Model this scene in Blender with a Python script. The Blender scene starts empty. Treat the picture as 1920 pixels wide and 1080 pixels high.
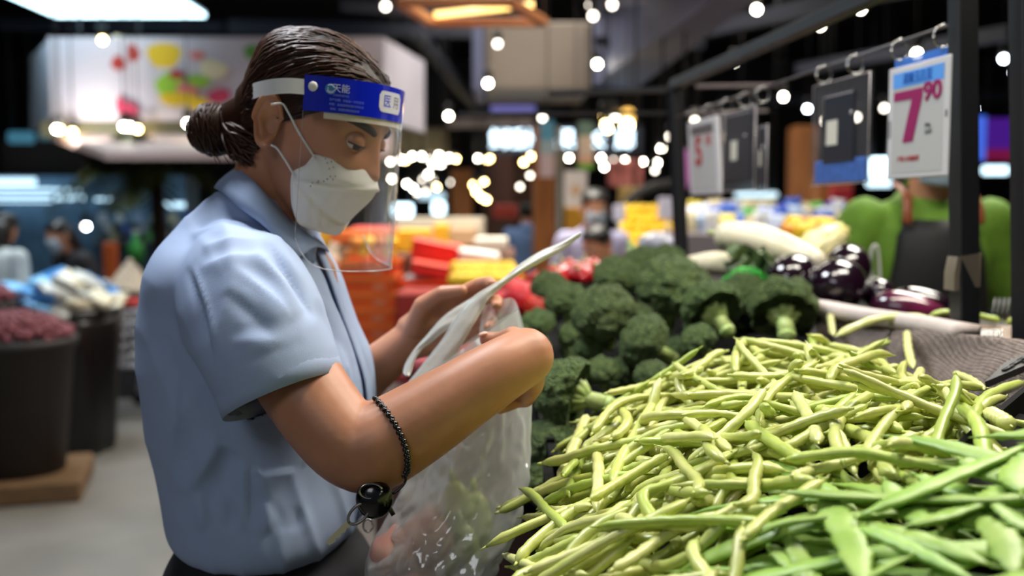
import bpy, math, random
import numpy as np
from mathutils import Vector, Matrix, noise
from mathutils.bvhtree import BVHTree

SC = bpy.context.scene
COL = SC.collection
random.seed(7)
RNG = np.random.default_rng(11)
PI = math.pi

# ------------------------------------------------------------------ camera
CAM_H = 1.32
FPX = 1866.67                       # focal length in pixels of the 1920x1080 frame (35 mm lens)
PITCH = math.atan(140.0 / FPX)
cam_data = bpy.data.cameras.new('camera')
cam_data.lens = 35.0
cam_data.sensor_width = 36.0
cam_data.clip_start = 0.05
cam_data.clip_end = 100.0
cam_data.dof.use_dof = True
cam_data.dof.focus_distance = 0.98
cam_data.dof.aperture_fstop = 3.0
cam_data.dof.aperture_blades = 0
cam = bpy.data.objects.new('camera', cam_data)
cam.location = (0, 0, CAM_H)
cam.rotation_euler = (PI / 2 - PITCH, 0, 0)
COL.objects.link(cam)
SC.camera = cam

FWD = Vector((0, math.cos(PITCH), -math.sin(PITCH)))
UPV = Vector((0, math.sin(PITCH), math.cos(PITCH)))
EYE = Vector((0, 0, CAM_H))


def P(u, v, d):
    """World point seen at pixel (u, v), d metres along the optical axis."""
    return EYE + FWD * d + Vector((1, 0, 0)) * ((u - 960.0) / FPX * d) - UPV * ((v - 540.0) / FPX * d)


def PIX(p):
    q = Vector(p) - EYE
    d = q.dot(FWD)
    return (960 + q.x / d * FPX, 540 - q.dot(UPV) / d * FPX, d)


# ------------------------------------------------------------------ world and exposure
world = bpy.data.worlds.new('world')
SC.world = world
world.use_nodes = True
world.node_tree.nodes['Background'].inputs[0].default_value = (0.75, 0.85, 1.0, 1)
world.node_tree.nodes['Background'].inputs[1].default_value = 0.07
SC.view_settings.view_transform = 'Standard'
SC.view_settings.look = 'None'
SC.view_settings.exposure = 0.0
SC.view_settings.gamma = 1.0
SC.view_settings.use_curve_mapping = False
SC.cycles.use_denoising = True
SC.cycles.max_bounces = 8
SC.cycles.transparent_max_bounces = 16
SC.cycles.caustics_reflective = False
SC.cycles.caustics_refractive = False
SC.cycles.sample_clamp_indirect = 4.0


def area_light(name, loc, target, sx, sy, watts, col, spread=170):
    d = bpy.data.lights.new(name, 'AREA')
    d.shape = 'RECTANGLE'
    d.size, d.size_y = sx, sy
    d.energy = watts
    d.color = col
    d.spread = math.radians(spread)
    o = bpy.data.objects.new(name, d)
    o.location = loc
    o.rotation_euler = (Vector(target) - Vector(loc)).to_track_quat('-Z', 'Y').to_euler()
    COL.objects.link(o)
    return o


# ceiling lamps of the market that hang outside the picture
area_light('stall_lamp_light', (0.78, 1.35, 2.75), (0.25, 1.15, 1.0), 0.30, 1.6, 46, (1.0, 0.93, 0.80))
area_light('aisle_panel_light', (-0.75, 1.75, 3.0), (-0.45, 1.3, 1.0), 0.6, 0.6, 44, (0.88, 0.94, 1.0))
area_light('ceiling_panel_light', (-3.0, 5.5, 3.5), (-2.9, 5.5, 0), 1.5, 1.5, 60, (0.85, 0.93, 1.0), 130)
area_light('fruit_panel_light', (0.1, 5.2, 3.3), (0.1, 5.2, 0), 1.6, 1.6, 105, (1.0, 0.94, 0.82), 120)
area_light('vendor_panel_light', (1.9, 3.6, 3.2), (1.5, 2.9, 0.8), 1.0, 1.0, 50, (1.0, 0.95, 0.85), 120)
area_light('hall_panel_light', (1.0, 9.0, 3.6), (1.0, 9.0, 0), 4.0, 3.0, 190, (1.0, 0.93, 0.82), 130)
area_light('canopy_lamp_light', P(150, 262, 7.6), P(150, 120, 8.0), .3, .1, 7, (1.0, 0.95, 0.88))
area_light('front_panel_light', (-1.6, -2.0, 3.4), (-0.2, 1.3, 1.0), 1.6, 1.2, 20, (0.92, 0.95, 1.0))


# ------------------------------------------------------------------ mesh helpers
class MB:
    """Collects shapes; build() links them as ONE mesh object."""

    def __init__(self):
        self.v, self.f, self.m = [], [], []
        self.mi = 0

    def add(self, verts, faces):
        o = len(self.v)
        self.v.extend([tuple(p) for p in verts])
        self.f.extend([tuple(i + o for i in f) for f in faces])
        self.m.extend([self.mi] * len(faces))
        return self

    def box(self, c, s, R=None, bev=0.0):
        x, y, z = s[0] / 2, s[1] / 2, s[2] / 2
        if bev > 0:
            b = min(bev, x * .9, y * .9, z * .9)
            pts = []
            for (a, bb, cc) in ((x - b, y - b, z), (x - b, y, z - b), (x, y - b, z - b)):
                for sx in (-1, 1):
                    for sy in (-1, 1):
                        for sz in (-1, 1):
                            pts.append(Vector((sx * a, sy * bb, sz * cc)))
            import bmesh
            bm = bmesh.new()
            for p in pts:
                bm.verts.new(p)
            bmesh.ops.convex_hull(bm, input=bm.verts)
            bm.verts.index_update()
            vs = [v.co.copy() for v in bm.verts]
            fs = [tuple(v.index for v in f.verts) for f in bm.faces]
            bm.free()
        else:
            vs = [Vector((sx * x, sy * y, sz * z)) for sx in (-1, 1) for sy in (-1, 1) for sz in (-1, 1)]
            fs = [(0, 1, 3, 2), (4, 6, 7, 5), (0, 4, 5, 1), (2, 3, 7, 6), (0, 2, 6, 4), (1, 5, 7, 3)]
        c = Vector(c)
        self.add([c + (R @ p if R else p) for p in vs], fs)
        return self

    def loft(self, rings, cap0=True, cap1=True, closed=True):
        n = len(rings[0])
        vs = [p for r in rings for p in r]
        fs = []
        for i in range(len(rings) - 1):
            for j in range(n if closed else n - 1):
                k = (j + 1) % n
                fs.append((i * n + j, i * n + k, (i + 1) * n + k, (i + 1) * n + j))
        if cap0:
            fs.append(tuple(range(n - 1, -1, -1)))
        if cap1:
            b = (len(rings) - 1) * n
            fs.append(tuple(range(b, b + n)))
        self.add(vs, fs)
        return self

    def tube(self, pts, rads, n=8, cap=True, flat=1.0, up=None):
        pts = [Vector(p) for p in pts]
        if not hasattr(rads, '__len__'):
            rads = [rads] * len(pts)
        rings = []
        u = Vector(up) if up else None
        for i, p in enumerate(pts):
            t = (pts[min(i + 1, len(pts) - 1)] - pts[max(i - 1, 0)])
            if t.length < 1e-9:
                t = Vector((0, 0, 1))
            t.normalize()
            if u is None:
                u = Vector((0, 0, 1)) if abs(t.z) < .9 else Vector((1, 0, 0))
            u = (u - t * u.dot(t))
            if u.length < 1e-6:
                u = t.orthogonal()
            u.normalize()
            w = t.cross(u)
            rings.append([p + (u * math.cos(2 * PI * j / n) * flat + w * math.sin(2 * PI * j / n)) * rads[i]
                          for j in range(n)])
        return self.loft(rings, cap, cap)

    def cone(self, a, b, ra, rb, n=16):
        return self.tube([a, b], [ra, rb], n)

    def lathe(self, prof, n=24, R=None, c=(0, 0, 0), sx=1.0, sy=1.0):
        c = Vector(c)
        rings = []
        for (r, z) in prof:
            ring = []
            for j in range(n):
                p = Vector((r * math.cos(2 * PI * j / n) * sx, r * math.sin(2 * PI * j / n) * sy, z))
                ring.append(c + (R @ p if R else p))
            rings.append(ring)
        return self.loft(rings)

    def sphere(self, c, r, n=16, m=10, R=None):
        if not hasattr(r, '__len__'):
            r = (r, r, r)
        c = Vector(c)
        vs, fs = [], []
        for i in range(1, m):
            th = PI * i / m
            for j in range(n):
                ph = 2 * PI * j / n
                p = Vector((r[0] * math.sin(th) * math.cos(ph), r[1] * math.sin(th) * math.sin(ph), r[2] * math.cos(th)))
                vs.append(c + (R @ p if R else p))
        t, b = Vector((0, 0, r[2])), Vector((0, 0, -r[2]))
        vs.append(c + (R @ t if R else t))
        vs.append(c + (R @ b if R else b))
        T, B = len(vs) - 2, len(vs) - 1
        for j in range(n):
            k = (j + 1) % n
            fs.append((T, j, k))
            fs.append((B, (m - 2) * n + k, (m - 2) * n + j))
            for i in range(m - 2):
                fs.append((i * n + j, (i + 1) * n + j, (i + 1) * n + k, i * n + k))
        self.add(vs, fs)
        return self

    def capsule(self, pts, rads, n=14):
        pts = [Vector(p) for p in pts]
        self.tube(pts, rads, n)
        for p, r in zip(pts, rads):
            self.sphere(p, r, n, 8)
        return self

    def grid(self, fn, nu, nv, closed_u=False):
        vs = [fn(i / (nu if closed_u else nu - 1), j / (nv - 1)) for j in range(nv) for i in range(nu)]
        fs = []
        for j in range(nv - 1):
            for i in range(nu if closed_u else nu - 1):
                k = (i + 1) % nu
                fs.append((j * nu + i, j * nu + k, (j + 1) * nu + k, (j + 1) * nu + i))
        self.add(vs, fs)
        return self

    def prism(self, poly, a, b):
        """Extrude poly (list of Vectors) by offset b-a."""
        off = Vector(b) - Vector(a)
        n = len(poly)
        vs = [Vector(p) for p in poly] + [Vector(p) + off for p in poly]
        fs = [tuple(range(n - 1, -1, -1)), tuple(range(n, 2 * n))]
        for i in range(n):
            k = (i + 1) % n
            fs.append((i, k, n + k, n + i))
        self.add(vs, fs)
        return self

    def mesh(self, name, mats=None, smooth=True, off=Vector((0, 0, 0))):
        me = bpy.data.meshes.new(name)
        a = np.array(self.v, dtype=float).reshape(-1, 3) - np.array(off)
        me.from_pydata(a.tolist(), [], self.f)
        if mats:
            for m in (mats if isinstance(mats, (list, tuple)) else [mats]):
                me.materials.append(m)
            if any(self.m):
                me.polygons.foreach_set('material_index', self.m)
        if smooth:
            me.polygons.foreach_set('use_smooth', [True] * len(me.polygons))
            if smooth == 'auto':
                try:
                    me.set_sharp_from_angle(angle=math.radians(40))
                except Exception:
                    pass
        me.update()
        return me

    def build(self, name, mats=None, parent=None, smooth='auto', origin=None):
        off = Vector((0, 0, 0))
        if parent is not None:
            off = wloc(parent)
        elif origin is not None:
            off = Vector(origin)
        me = self.mesh(name, mats, smooth, off)
        o = bpy.data.objects.new(name, me)
        if parent is not None:
            o.parent = parent
        elif origin is not None:
            o.location = origin
        COL.objects.link(o)
        return o


def wloc(o):
    p = Vector((0, 0, 0))
    while o is not None:
        p += o.location
        o = o.parent
    return p


def link_mesh(name, me, parent=None):
    """Link a mesh given in world coordinates under a parent."""
    o = bpy.data.objects.new(name, me)
    if parent is not None:
        me.transform(Matrix.Translation(-wloc(parent)))
        o.parent = parent
    COL.objects.link(o)
    return o


def tag(o, label=None, cat=None, group=None, kind=None):
    if label:
        o['label'] = label
    if cat:
        o['category'] = cat
    if group:
        o['group'] = group
    if kind:
        o['kind'] = kind
    return o


def thing(name, loc, label, cat, group=None):
    o = bpy.data.objects.new(name, None)
    o.location = loc
    o.empty_display_size = .05
    COL.objects.link(o)
    return tag(o, label, cat, group)


KIDS = {}


def copy_tree(o, parent=None):
    c = o.copy()
    COL.objects.link(c)
    if parent is not None:
        c.parent = parent
    for ch in o.children:
        copy_tree(ch, c)
    return c


def laplace(co, edges, it, lam=.5):
    n = len(co)
    deg = np.zeros(n)
    np.add.at(deg, edges[:, 0], 1)
    np.add.at(deg, edges[:, 1], 1)
    deg[deg == 0] = 1
    for _ in range(it):
        s = np.zeros_like(co)
        np.add.at(s, edges[:, 0], co[edges[:, 1]])
        np.add.at(s, edges[:, 1], co[edges[:, 0]])
        co = co + lam * (s / deg[:, None] - co)
    return co


def get_co(me):
    a = np.empty(len(me.vertices) * 3)
    me.vertices.foreach_get('co', a)
    return a.reshape(-1, 3)


def set_co(me, a):
    me.vertices.foreach_set('co', np.asarray(a, dtype=float).ravel())
    me.update()


def get_no(me):
    a = np.empty(len(me.vertices) * 3)
    me.vertices.foreach_get('normal', a)
    return a.reshape(-1, 3)


def get_edges(me):
    a = np.empty(len(me.edges) * 2, dtype=np.int64)
    me.edges.foreach_get('vertices', a)
    return a.reshape(-1, 2)


def fuse(mb, voxel, smooth_it=3, mats=None, name='fused', lam=.5):
    """Union of everything in mb as one continuous skin."""
    me = mb.mesh(name, None, True)
    o = bpy.data.objects.new(name, me)
    COL.objects.link(o)
    md = o.modifiers.new('r', 'REMESH')
    md.mode = 'VOXEL'
    md.voxel_size = voxel
    md.use_smooth_shade = True
    dg = bpy.context.evaluated_depsgraph_get()
    ev = o.evaluated_get(dg)
    out = bpy.data.meshes.new_from_object(ev)
    bpy.data.objects.remove(o)
    bpy.data.meshes.remove(me)
    out.name = name
    if smooth_it:
        set_co(out, laplace(get_co(out), get_edges(out), smooth_it, lam))
    out.polygons.foreach_set('use_smooth', [True] * len(out.polygons))
    out.materials.clear()
    for m in (mats if isinstance(mats, (list, tuple)) else [mats] if mats else []):
        out.materials.append(m)
    return out


def smoothcurve(pts, n):
    """Catmull-Rom through pts (Vectors), n samples."""
    pts = [Vector(p) for p in pts]
    out = []
    m = len(pts) - 1
    for i in range(n):
        t = i / (n - 1) * m
        k = min(int(t), m - 1)
        t -= k
        p1, p2 = pts[k], pts[k + 1]
        p0 = pts[k - 1] if k > 0 else p1 * 2 - p2
        p3 = pts[k + 2] if k + 2 <= m else p2 * 2 - p1
        out.append(.5 * ((2 * p1) + (p2 - p0) * t + (2 * p0 - 5 * p1 + 4 * p2 - p3) * t * t
                         + (3 * p1 - p0 - 3 * p2 + p3) * t ** 3))
    return out


def interp(tab, z):
    """Piecewise smooth interpolation of rows (z, a, b, ...)."""
    if z <= tab[0][0]:
        return tab[0][1:]
    for i in range(len(tab) - 1):
        if z <= tab[i + 1][0]:
            t = (z - tab[i][0]) / (tab[i + 1][0] - tab[i][0])
            r = []
            for k in range(1, len(tab[0])):
                p1, p2 = tab[i][k], tab[i + 1][k]
                h = tab[i + 1][0] - tab[i][0]
                m1 = (p2 - tab[i - 1][k]) / (tab[i + 1][0] - tab[i - 1][0]) if i > 0 else (p2 - p1) / h
                m2 = (tab[i + 2][k] - p1) / (tab[i + 2][0] - tab[i][0]) if i + 2 < len(tab) else (p2 - p1) / h
                r.append((2 * t ** 3 - 3 * t ** 2 + 1) * p1 + (t ** 3 - 2 * t ** 2 + t) * h * m1
                         + (-2 * t ** 3 + 3 * t ** 2) * p2 + (t ** 3 - t ** 2) * h * m2)
            return tuple(r)
    return tab[-1][1:]


# ------------------------------------------------------------------ materials
def lin(c):
    c = c / 255.0
    return c / 12.92 if c <= .04045 else ((c + .055) / 1.055) ** 2.4


def rgb(r, g, b):
    return (lin(r), lin(g), lin(b), 1.0)


MATS = {}


def M(name, c, rough=.55, metal=0.0, var=0.0, vscale=15.0, bump=0.0, bscale=120.0, emit=0.0, objvar=0.0,
      c2=None, sss=0.0, coat=0.0, stretch=None, spec=.5, kind='noise', bdist=.002):
    """Procedural principled material: noise-mottled colour, optional bump, optional glow."""
    if name in MATS:
        return MATS[name]
    m = bpy.data.materials.new(name)
    MATS[name] = m
    m.use_nodes = True
    nt = m.node_tree
    b = nt.nodes['Principled BSDF']
    b.inputs['Base Color'].default_value = rgb(*c)
    b.inputs['Roughness'].default_value = rough
    b.inputs['Metallic'].default_value = metal
    b.inputs['Specular IOR Level'].default_value = spec
    if coat:
        b.inputs['Coat Weight'].default_value = coat
        b.inputs['Coat Roughness'].default_value = .06
    if sss:
        b.inputs['Subsurface Weight'].default_value = sss
        b.inputs['Subsurface Radius'].default_value = (.012, .005, .003)
        b.inputs['Subsurface Scale'].default_value = 1.0
    vec = None
    if var or bump or c2:
        tc = nt.nodes.new('ShaderNodeTexCoord')
        mp = nt.nodes.new('ShaderNodeMapping')
        nt.links.new(tc.outputs['Object'], mp.inputs['Vector'])
        if stretch:
            mp.inputs['Scale'].default_value = stretch
        vec = mp.outputs['Vector']
    colout = None
    if var or c2:
        tx = nt.nodes.new('ShaderNodeTexNoise')
        tx.inputs['Scale'].default_value = vscale
        tx.inputs['Detail'].default_value = 5
        nt.links.new(vec, tx.inputs['Vector'])
        rp = nt.nodes.new('ShaderNodeValToRGB')
        a = rgb(*c)
        if c2:
            e = rgb(*c2)
            rp.color_ramp.elements[0].color = a
            rp.color_ramp.elements[1].color = e
        else:
            rp.color_ramp.elements[0].color = tuple(max(0, x * (1 - var)) for x in a[:3]) + (1,)
            rp.color_ramp.elements[1].color = tuple(min(1, x * (1 + var)) for x in a[:3]) + (1,)
        rp.color_ramp.elements[0].position = .35
        rp.color_ramp.elements[1].position = .65
        nt.links.new(tx.outputs['Fac'], rp.inputs['Fac'])
        colout = rp.outputs['Color']
    if objvar:
        oi = nt.nodes.new('ShaderNodeObjectInfo')
        hs = nt.nodes.new('ShaderNodeHueSaturation')
        mr = nt.nodes.new('ShaderNodeMapRange')
        mr.inputs['To Min'].default_value = 1 - objvar
        mr.inputs['To Max'].default_value = 1 + objvar * .6
        nt.links.new(oi.outputs['Random'], mr.inputs['Value'])
        nt.links.new(mr.outputs['Result'], hs.inputs['Value'])
        mh = nt.nodes.new('ShaderNodeMapRange')
        mh.inputs['To Min'].default_value = .5 - objvar * .06
        mh.inputs['To Max'].default_value = .5 + objvar * .06
        mul = nt.nodes.new('ShaderNodeMath')
        mul.operation = 'FRACT'
        m7 = nt.nodes.new('ShaderNodeMath')
        m7.operation = 'MULTIPLY'
        m7.inputs[1].default_value = 7.31
        nt.links.new(oi.outputs['Random'], m7.inputs[0])
        nt.links.new(m7.outputs[0], mul.inputs[0])
        nt.links.new(mul.outputs[0], mh.inputs['Value'])
        nt.links.new(mh.outputs['Result'], hs.inputs['Hue'])
        if colout:
            nt.links.new(colout, hs.inputs['Color'])
        else:
            hs.inputs['Color'].default_value = rgb(*c)
        colout = hs.outputs['Color']
    if colout:
        nt.links.new(colout, b.inputs['Base Color'])
    if bump:
        bp = nt.nodes.new('ShaderNodeBump')
        bp.inputs['Strength'].default_value = bump
        bp.inputs['Distance'].default_value = bdist
        if kind == 'voronoi':
            t2 = nt.nodes.new('ShaderNodeTexVoronoi')
            t2.inputs['Scale'].default_value = bscale
            nt.links.new(vec, t2.inputs['Vector'])
            bp.invert = True
            nt.links.new(t2.outputs['Distance'], bp.inputs['Height'])
        elif kind == 'weave':
            hs_ = []
            for dr in ('X', 'Z'):
                wv = nt.nodes.new('ShaderNodeTexWave')
                wv.bands_direction = dr
                wv.inputs['Scale'].default_value = bscale
                nt.links.new(vec, wv.inputs['Vector'])
                hs_.append(wv.outputs['Fac'])
            mm = nt.nodes.new('ShaderNodeMath')
            mm.operation = 'MULTIPLY'
            nt.links.new(hs_[0], mm.inputs[0])
            nt.links.new(hs_[1], mm.inputs[1])
            nt.links.new(mm.outputs[0], bp.inputs['Height'])
        else:
            t2 = nt.nodes.new('ShaderNodeTexNoise')
            t2.inputs['Scale'].default_value = bscale
            t2.inputs['Detail'].default_value = 4
            nt.links.new(vec, t2.inputs['Vector'])
            nt.links.new(t2.outputs['Fac'], bp.inputs['Height'])
        nt.links.new(bp.outputs['Normal'], b.inputs['Normal'])
    if emit:
        b.inputs['Emission Color'].default_value = rgb(*c)
        b.inputs['Emission Strength'].default_value = emit
    return m


def film(name, c, clear, rough=.12, gloss=.10, translucent=.3, bump=0.0, bscale=30, stretch=None, edge=.35):
    """Thin plastic film: part see-through, part white scatter, with a glossy skin."""
    if name in MATS:
        return MATS[name]
    m = bpy.data.materials.new(name)
    MATS[name] = m
    m.use_nodes = True
    nt = m.node_tree
    nt.nodes.remove(nt.nodes['Principled BSDF'])
    out = nt.nodes['Material Output']
    tr = nt.nodes.new('ShaderNodeBsdfTransparent')
    df = nt.nodes.new('ShaderNodeBsdfDiffuse')
    tl = nt.nodes.new('ShaderNodeBsdfTranslucent')
    gl = nt.nodes.new('ShaderNodeBsdfGlossy')
    df.inputs[0].default_value = rgb(*c)
    tl.inputs[0].default_value = rgb(*c)
    gl.inputs['Roughness'].default_value = rough
    m1 = nt.nodes.new('ShaderNodeMixShader')
    m1.inputs[0].default_value = translucent
    nt.links.new(df.outputs[0], m1.inputs[1])
    nt.links.new(tl.outputs[0], m1.inputs[2])
    m2 = nt.nodes.new('ShaderNodeMixShader')
    lw = nt.nodes.new('ShaderNodeLayerWeight')
    lw.inputs['Blend'].default_value = .25
    mr = nt.nodes.new('ShaderNodeMapRange')
    mr.inputs['To Min'].default_value = 1 - clear
    mr.inputs['To Max'].default_value = min(1, 1 - clear + edge)
    nt.links.new(lw.outputs['Facing'], mr.inputs['Value'])
    nt.links.new(mr.outputs['Result'], m2.inputs[0])
    nt.links.new(tr.outputs[0], m2.inputs[1])
    nt.links.new(m1.outputs[0], m2.inputs[2])
    m3 = nt.nodes.new('ShaderNodeMixShader')
    l2 = nt.nodes.new('ShaderNodeLayerWeight')
    l2.inputs['Blend'].default_value = .5
    pw = nt.nodes.new('ShaderNodeMath')
    pw.operation = 'POWER'
    pw.inputs[1].default_value = 4.0
    nt.links.new(l2.outputs['Facing'], pw.inputs[0])
    ad = nt.nodes.new('ShaderNodeMath')
    ad.operation = 'MULTIPLY_ADD'
    ad.use_clamp = True
    ad.inputs[1].default_value = .75
    ad.inputs[2].default_value = gloss * .5 + .02
    nt.links.new(pw.outputs[0], ad.inputs[0])
    nt.links.new(ad.outputs[0], m3.inputs[0])
    nt.links.new(m2.outputs[0], m3.inputs[1])
    nt.links.new(gl.outputs[0], m3.inputs[2])
    nt.links.new(m3.outputs[0], out.inputs['Surface'])
    if bump:
        tc = nt.nodes.new('ShaderNodeTexCoord')
        mp = nt.nodes.new('ShaderNodeMapping')
        if stretch:
            mp.inputs['Scale'].default_value = stretch
        tx = nt.nodes.new('ShaderNodeTexNoise')
        tx.inputs['Scale'].default_value = bscale
        tx.inputs['Detail'].default_value = 3
        nt.links.new(tc.outputs['Object'], mp.inputs['Vector'])
        nt.links.new(mp.outputs['Vector'], tx.inputs['Vector'])
        bp = nt.nodes.new('ShaderNodeBump')
        bp.inputs['Strength'].default_value = bump
        bp.inputs['Distance'].default_value = .01
        nt.links.new(tx.outputs['Fac'], bp.inputs['Height'])
        for s in (df, gl, tl):
            nt.links.new(bp.outputs['Normal'], s.inputs['Normal'])
    return m


def glow(name, c, strength):
    """A surface that gives off light: lamp, screen, lit sign."""
    if name in MATS:
        return MATS[name]
    m = bpy.data.materials.new(name)
    MATS[name] = m
    m.use_nodes = True
    b = m.node_tree.nodes['Principled BSDF']
    b.inputs['Base Color'].default_value = (.02, .02, .02, 1)
    b.inputs['Emission Color'].default_value = rgb(*c)
    b.inputs['Emission Strength'].default_value = strength
    return m


def text_mesh(body, size, mat, parent, name, origin, xdir, ydir, align='CENTER', depth=.0004, squash=1.0, bold=0.0):
    """Flat printed or cut lettering placed on the plane xdir, ydir."""
    cu = bpy.data.curves.new(name, 'FONT')
    cu.body = body
    cu.size = size
    cu.align_x = align
    cu.align_y = 'CENTER'
    cu.extrude = depth
    cu.resolution_u = 3
    cu.offset = bold
    o = bpy.data.objects.new(name, cu)
    COL.objects.link(o)
    dg = bpy.context.evaluated_depsgraph_get()
    me = bpy.data.meshes.new_from_object(o.evaluated_get(dg))
    bpy.data.objects.remove(o)
    x = Vector(xdir).normalized()
    y = Vector(ydir).normalized()
    z = x.cross(y)
    mt = Matrix(((x.x * squash, y.x, z.x, origin[0]), (x.y * squash, y.y, z.y, origin[1]),
                 (x.z * squash, y.z, z.z, origin[2]), (0, 0, 0, 1)))
    me.transform(mt)
    me.materials.clear()
    me.materials.append(mat)
    me.name = name
    return link_mesh(name, me, parent)
# ------------------------------------------------------------------ room shell
floor_m = M('floor_concrete', (112, 109, 104), .5, var=.12, vscale=2.5, bump=.1, bscale=60)
wall_m = M('wall_paint', (46, 46, 52), .8, var=.1, vscale=1)
ceil_m = M('ceiling_black', (20, 22, 27), .9, var=.2, vscale=.8)
black_metal = M('black_metal', (26, 26, 29), .42, metal=.0, var=.12, vscale=6)

RX0, RX1, RY0, RY1, RZ = -10.0, 9.0, -3.5, 19.0, 4.2


def struct(name, c, s, m):
    o = MB().box((0, 0, 0), s).build(name, m, None, False)
    o.location = c
    return tag(o, kind='structure')


struct('floor', ((RX0 + RX1) / 2, (RY0 + RY1) / 2, -.05), (RX1 - RX0, RY1 - RY0, .1), floor_m)
struct('ceiling', ((RX0 + RX1) / 2, (RY0 + RY1) / 2, RZ + .05), (RX1 - RX0, RY1 - RY0, .1), ceil_m)
struct('wall_back', ((RX0 + RX1) / 2, RY1 + .05, RZ / 2), (RX1 - RX0, .1, RZ), wall_m)
struct('wall_left', (RX0 - .05, (RY0 + RY1) / 2, RZ / 2), (.1, RY1 - RY0, RZ), wall_m)
struct('wall_right', (RX1 + .05, (RY0 + RY1) / 2, RZ / 2), (.1, RY1 - RY0, RZ), wall_m)
struct('baseboard_back', ((RX0 + RX1) / 2, RY1 - .01, .06), (RX1 - RX0, .02, .12), black_metal)
# ------------------------------------------------------------------ people: shared head shape
HEAD_TAB = [  # z, front, back, half width
    (-.098, .062, .036, .012), (-.092, .070, .022, .025), (-.080, .0760, .004, .037), (-.065, .0800, -.014, .046),
    (-.045, .0870, -.036, .0530), (-.025, .0920, -.056, .0580), (0, .0925, -.069, .0635), (.025, .0880, -.077, .0660),
    (.045, .0850, -.079, .0670), (.062, .0770, -.079, .0675), (.078, .0670, -.074, .0645), (.092, .0490, -.060, .0550),
    (.103, .026, -.038, .039), (.110, .002, -.013, .017)]


def gau(d2):
    return math.exp(-d2)


def head_point(z, a):
    f, b, w = interp(HEAD_TAB, z)
    cx = (f + b) / 2 - .004
    ca, sa = math.cos(a), math.sin(a)
    ex = 2 / 2.25
    rx = (f - cx) if ca >= 0 else (cx - b)
    x = cx + rx * math.copysign(abs(ca) ** ex, ca)
    y = w * math.copysign(abs(sa) ** ex, sa)
    ay = abs(y)
    if x > 0:
        nz = [(.036, 0), (.024, .004), (.008, .009), (-.004, .013), (-.011, .015), (-.018, .012), (-.024, .005), (-.029, 0)]
        h = 0
        for i in range(len(nz) - 1):
            if nz[i][0] >= z >= nz[i + 1][0]:
                t = (nz[i][0] - z) / (nz[i][0] - nz[i + 1][0])
                h = nz[i][1] * (1 - t) + nz[i + 1][1] * t
        sg = .008 + .006 * gau(((z + .012) / .010) ** 2)
        x += h * gau((y / sg) ** 2)
        x -= .011 * gau(((ay - .031) / .0150) ** 2 + ((z - .021) / .0115) ** 2)
        x += .004 * gau(((ay - .027) / .02) ** 2 + ((z - .042) / .007) ** 2)
        x += .004 * gau(((ay - .042) / .016) ** 2 + ((z + .006) / .014) ** 2)
        x += .005 * gau((y / .021) ** 2) * (gau(((z + .043) / .0050) ** 2) + gau(((z + .054) / .0055) ** 2))
        x -= .003 * gau((y / .02) ** 2) * gau(((z + .0485) / .0018) ** 2)
        x += .005 * gau((y / .017) ** 2 + ((z + .081) / .012) ** 2)
    y -= math.copysign(.003 * gau(((x - .05) / .018) ** 2 + ((z - .045) / .018) ** 2), y)
    return Vector((x, y, z))


def head_rings(nz=64, na=72, fn=head_point):
    rings = []
    for i in range(nz):
        z = -.098 + (.110 + .098) * i / (nz - 1)
        rings.append([fn(z, 2 * PI * j / na) for j in range(na)])
    return rings


def ear_mb(side, X):
    """Outer ear: helix rim, antihelix, concha and lobe; side=+1 left, -1 right. X maps head space to world."""
    mb = MB()
    nr, na = 12, 40
    front, back = [], []
    tilt = math.radians(14)
    for i in range(nr + 1):
        r = i / nr
        for j in range(na):
            a = 2 * PI * j / na
            hx = .0165 * math.cos(a) * (1.0 if math.sin(a) > 0 else .80 - .10 * abs(math.sin(a)))
            hz = .0315 * math.sin(a)
            px, pz = hx * r, hz * r
            rim = .0065 * math.exp(-((r - .88) / .13) ** 2) * (1.0 if not (math.cos(a) > .55 and -.7 < math.sin(a) < .25) else .25)
            anti = .0042 * math.exp(-((r - .52) / .12) ** 2) * max(0, -math.cos(a) * .8 + .35)
            concha = -.0090 * math.exp(-((px - .003) / .0075) ** 2 - ((pz + .004) / .010) ** 2)
            tragus = .005 * math.exp(-((px - .0125) / .004) ** 2 - ((pz + .006) / .006) ** 2)
            lobe = .003 * math.exp(-((pz + .026) / .008) ** 2)
            flare = (.0165 - px) * .34
            h = flare + rim + anti + concha + tragus + lobe
            qx = px * math.cos(tilt) - pz * math.sin(tilt)
            qz = px * math.sin(tilt) + pz * math.cos(tilt)
            front.append(Vector((qx - .013, side * (.0700 + h), qz + .003)))
            back.append(Vector((qx - .013, side * (.0700 + flare * .9 - .004 + .003 * r), qz + .003)))
    vs = [X(p) for p in front + back]
    fs = []
    o = (nr + 1) * na
    for i in range(nr):
        for j in range(na):
            k = (j + 1) % na
            q = (i * na + j, i * na + k, (i + 1) * na + k, (i + 1) * na + j)
            fs.append(q if side < 0 else q[::-1])
            q2 = tuple(x + o for x in q[::-1])
            fs.append(q2 if side < 0 else q2[::-1])
    for j in range(na):
        k = (j + 1) % na
        q = (nr * na + j, nr * na + k, o + nr * na + k, o + nr * na + j)
        fs.append(q if side < 0 else q[::-1])
    mb.add(vs, fs)
    return mb


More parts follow.
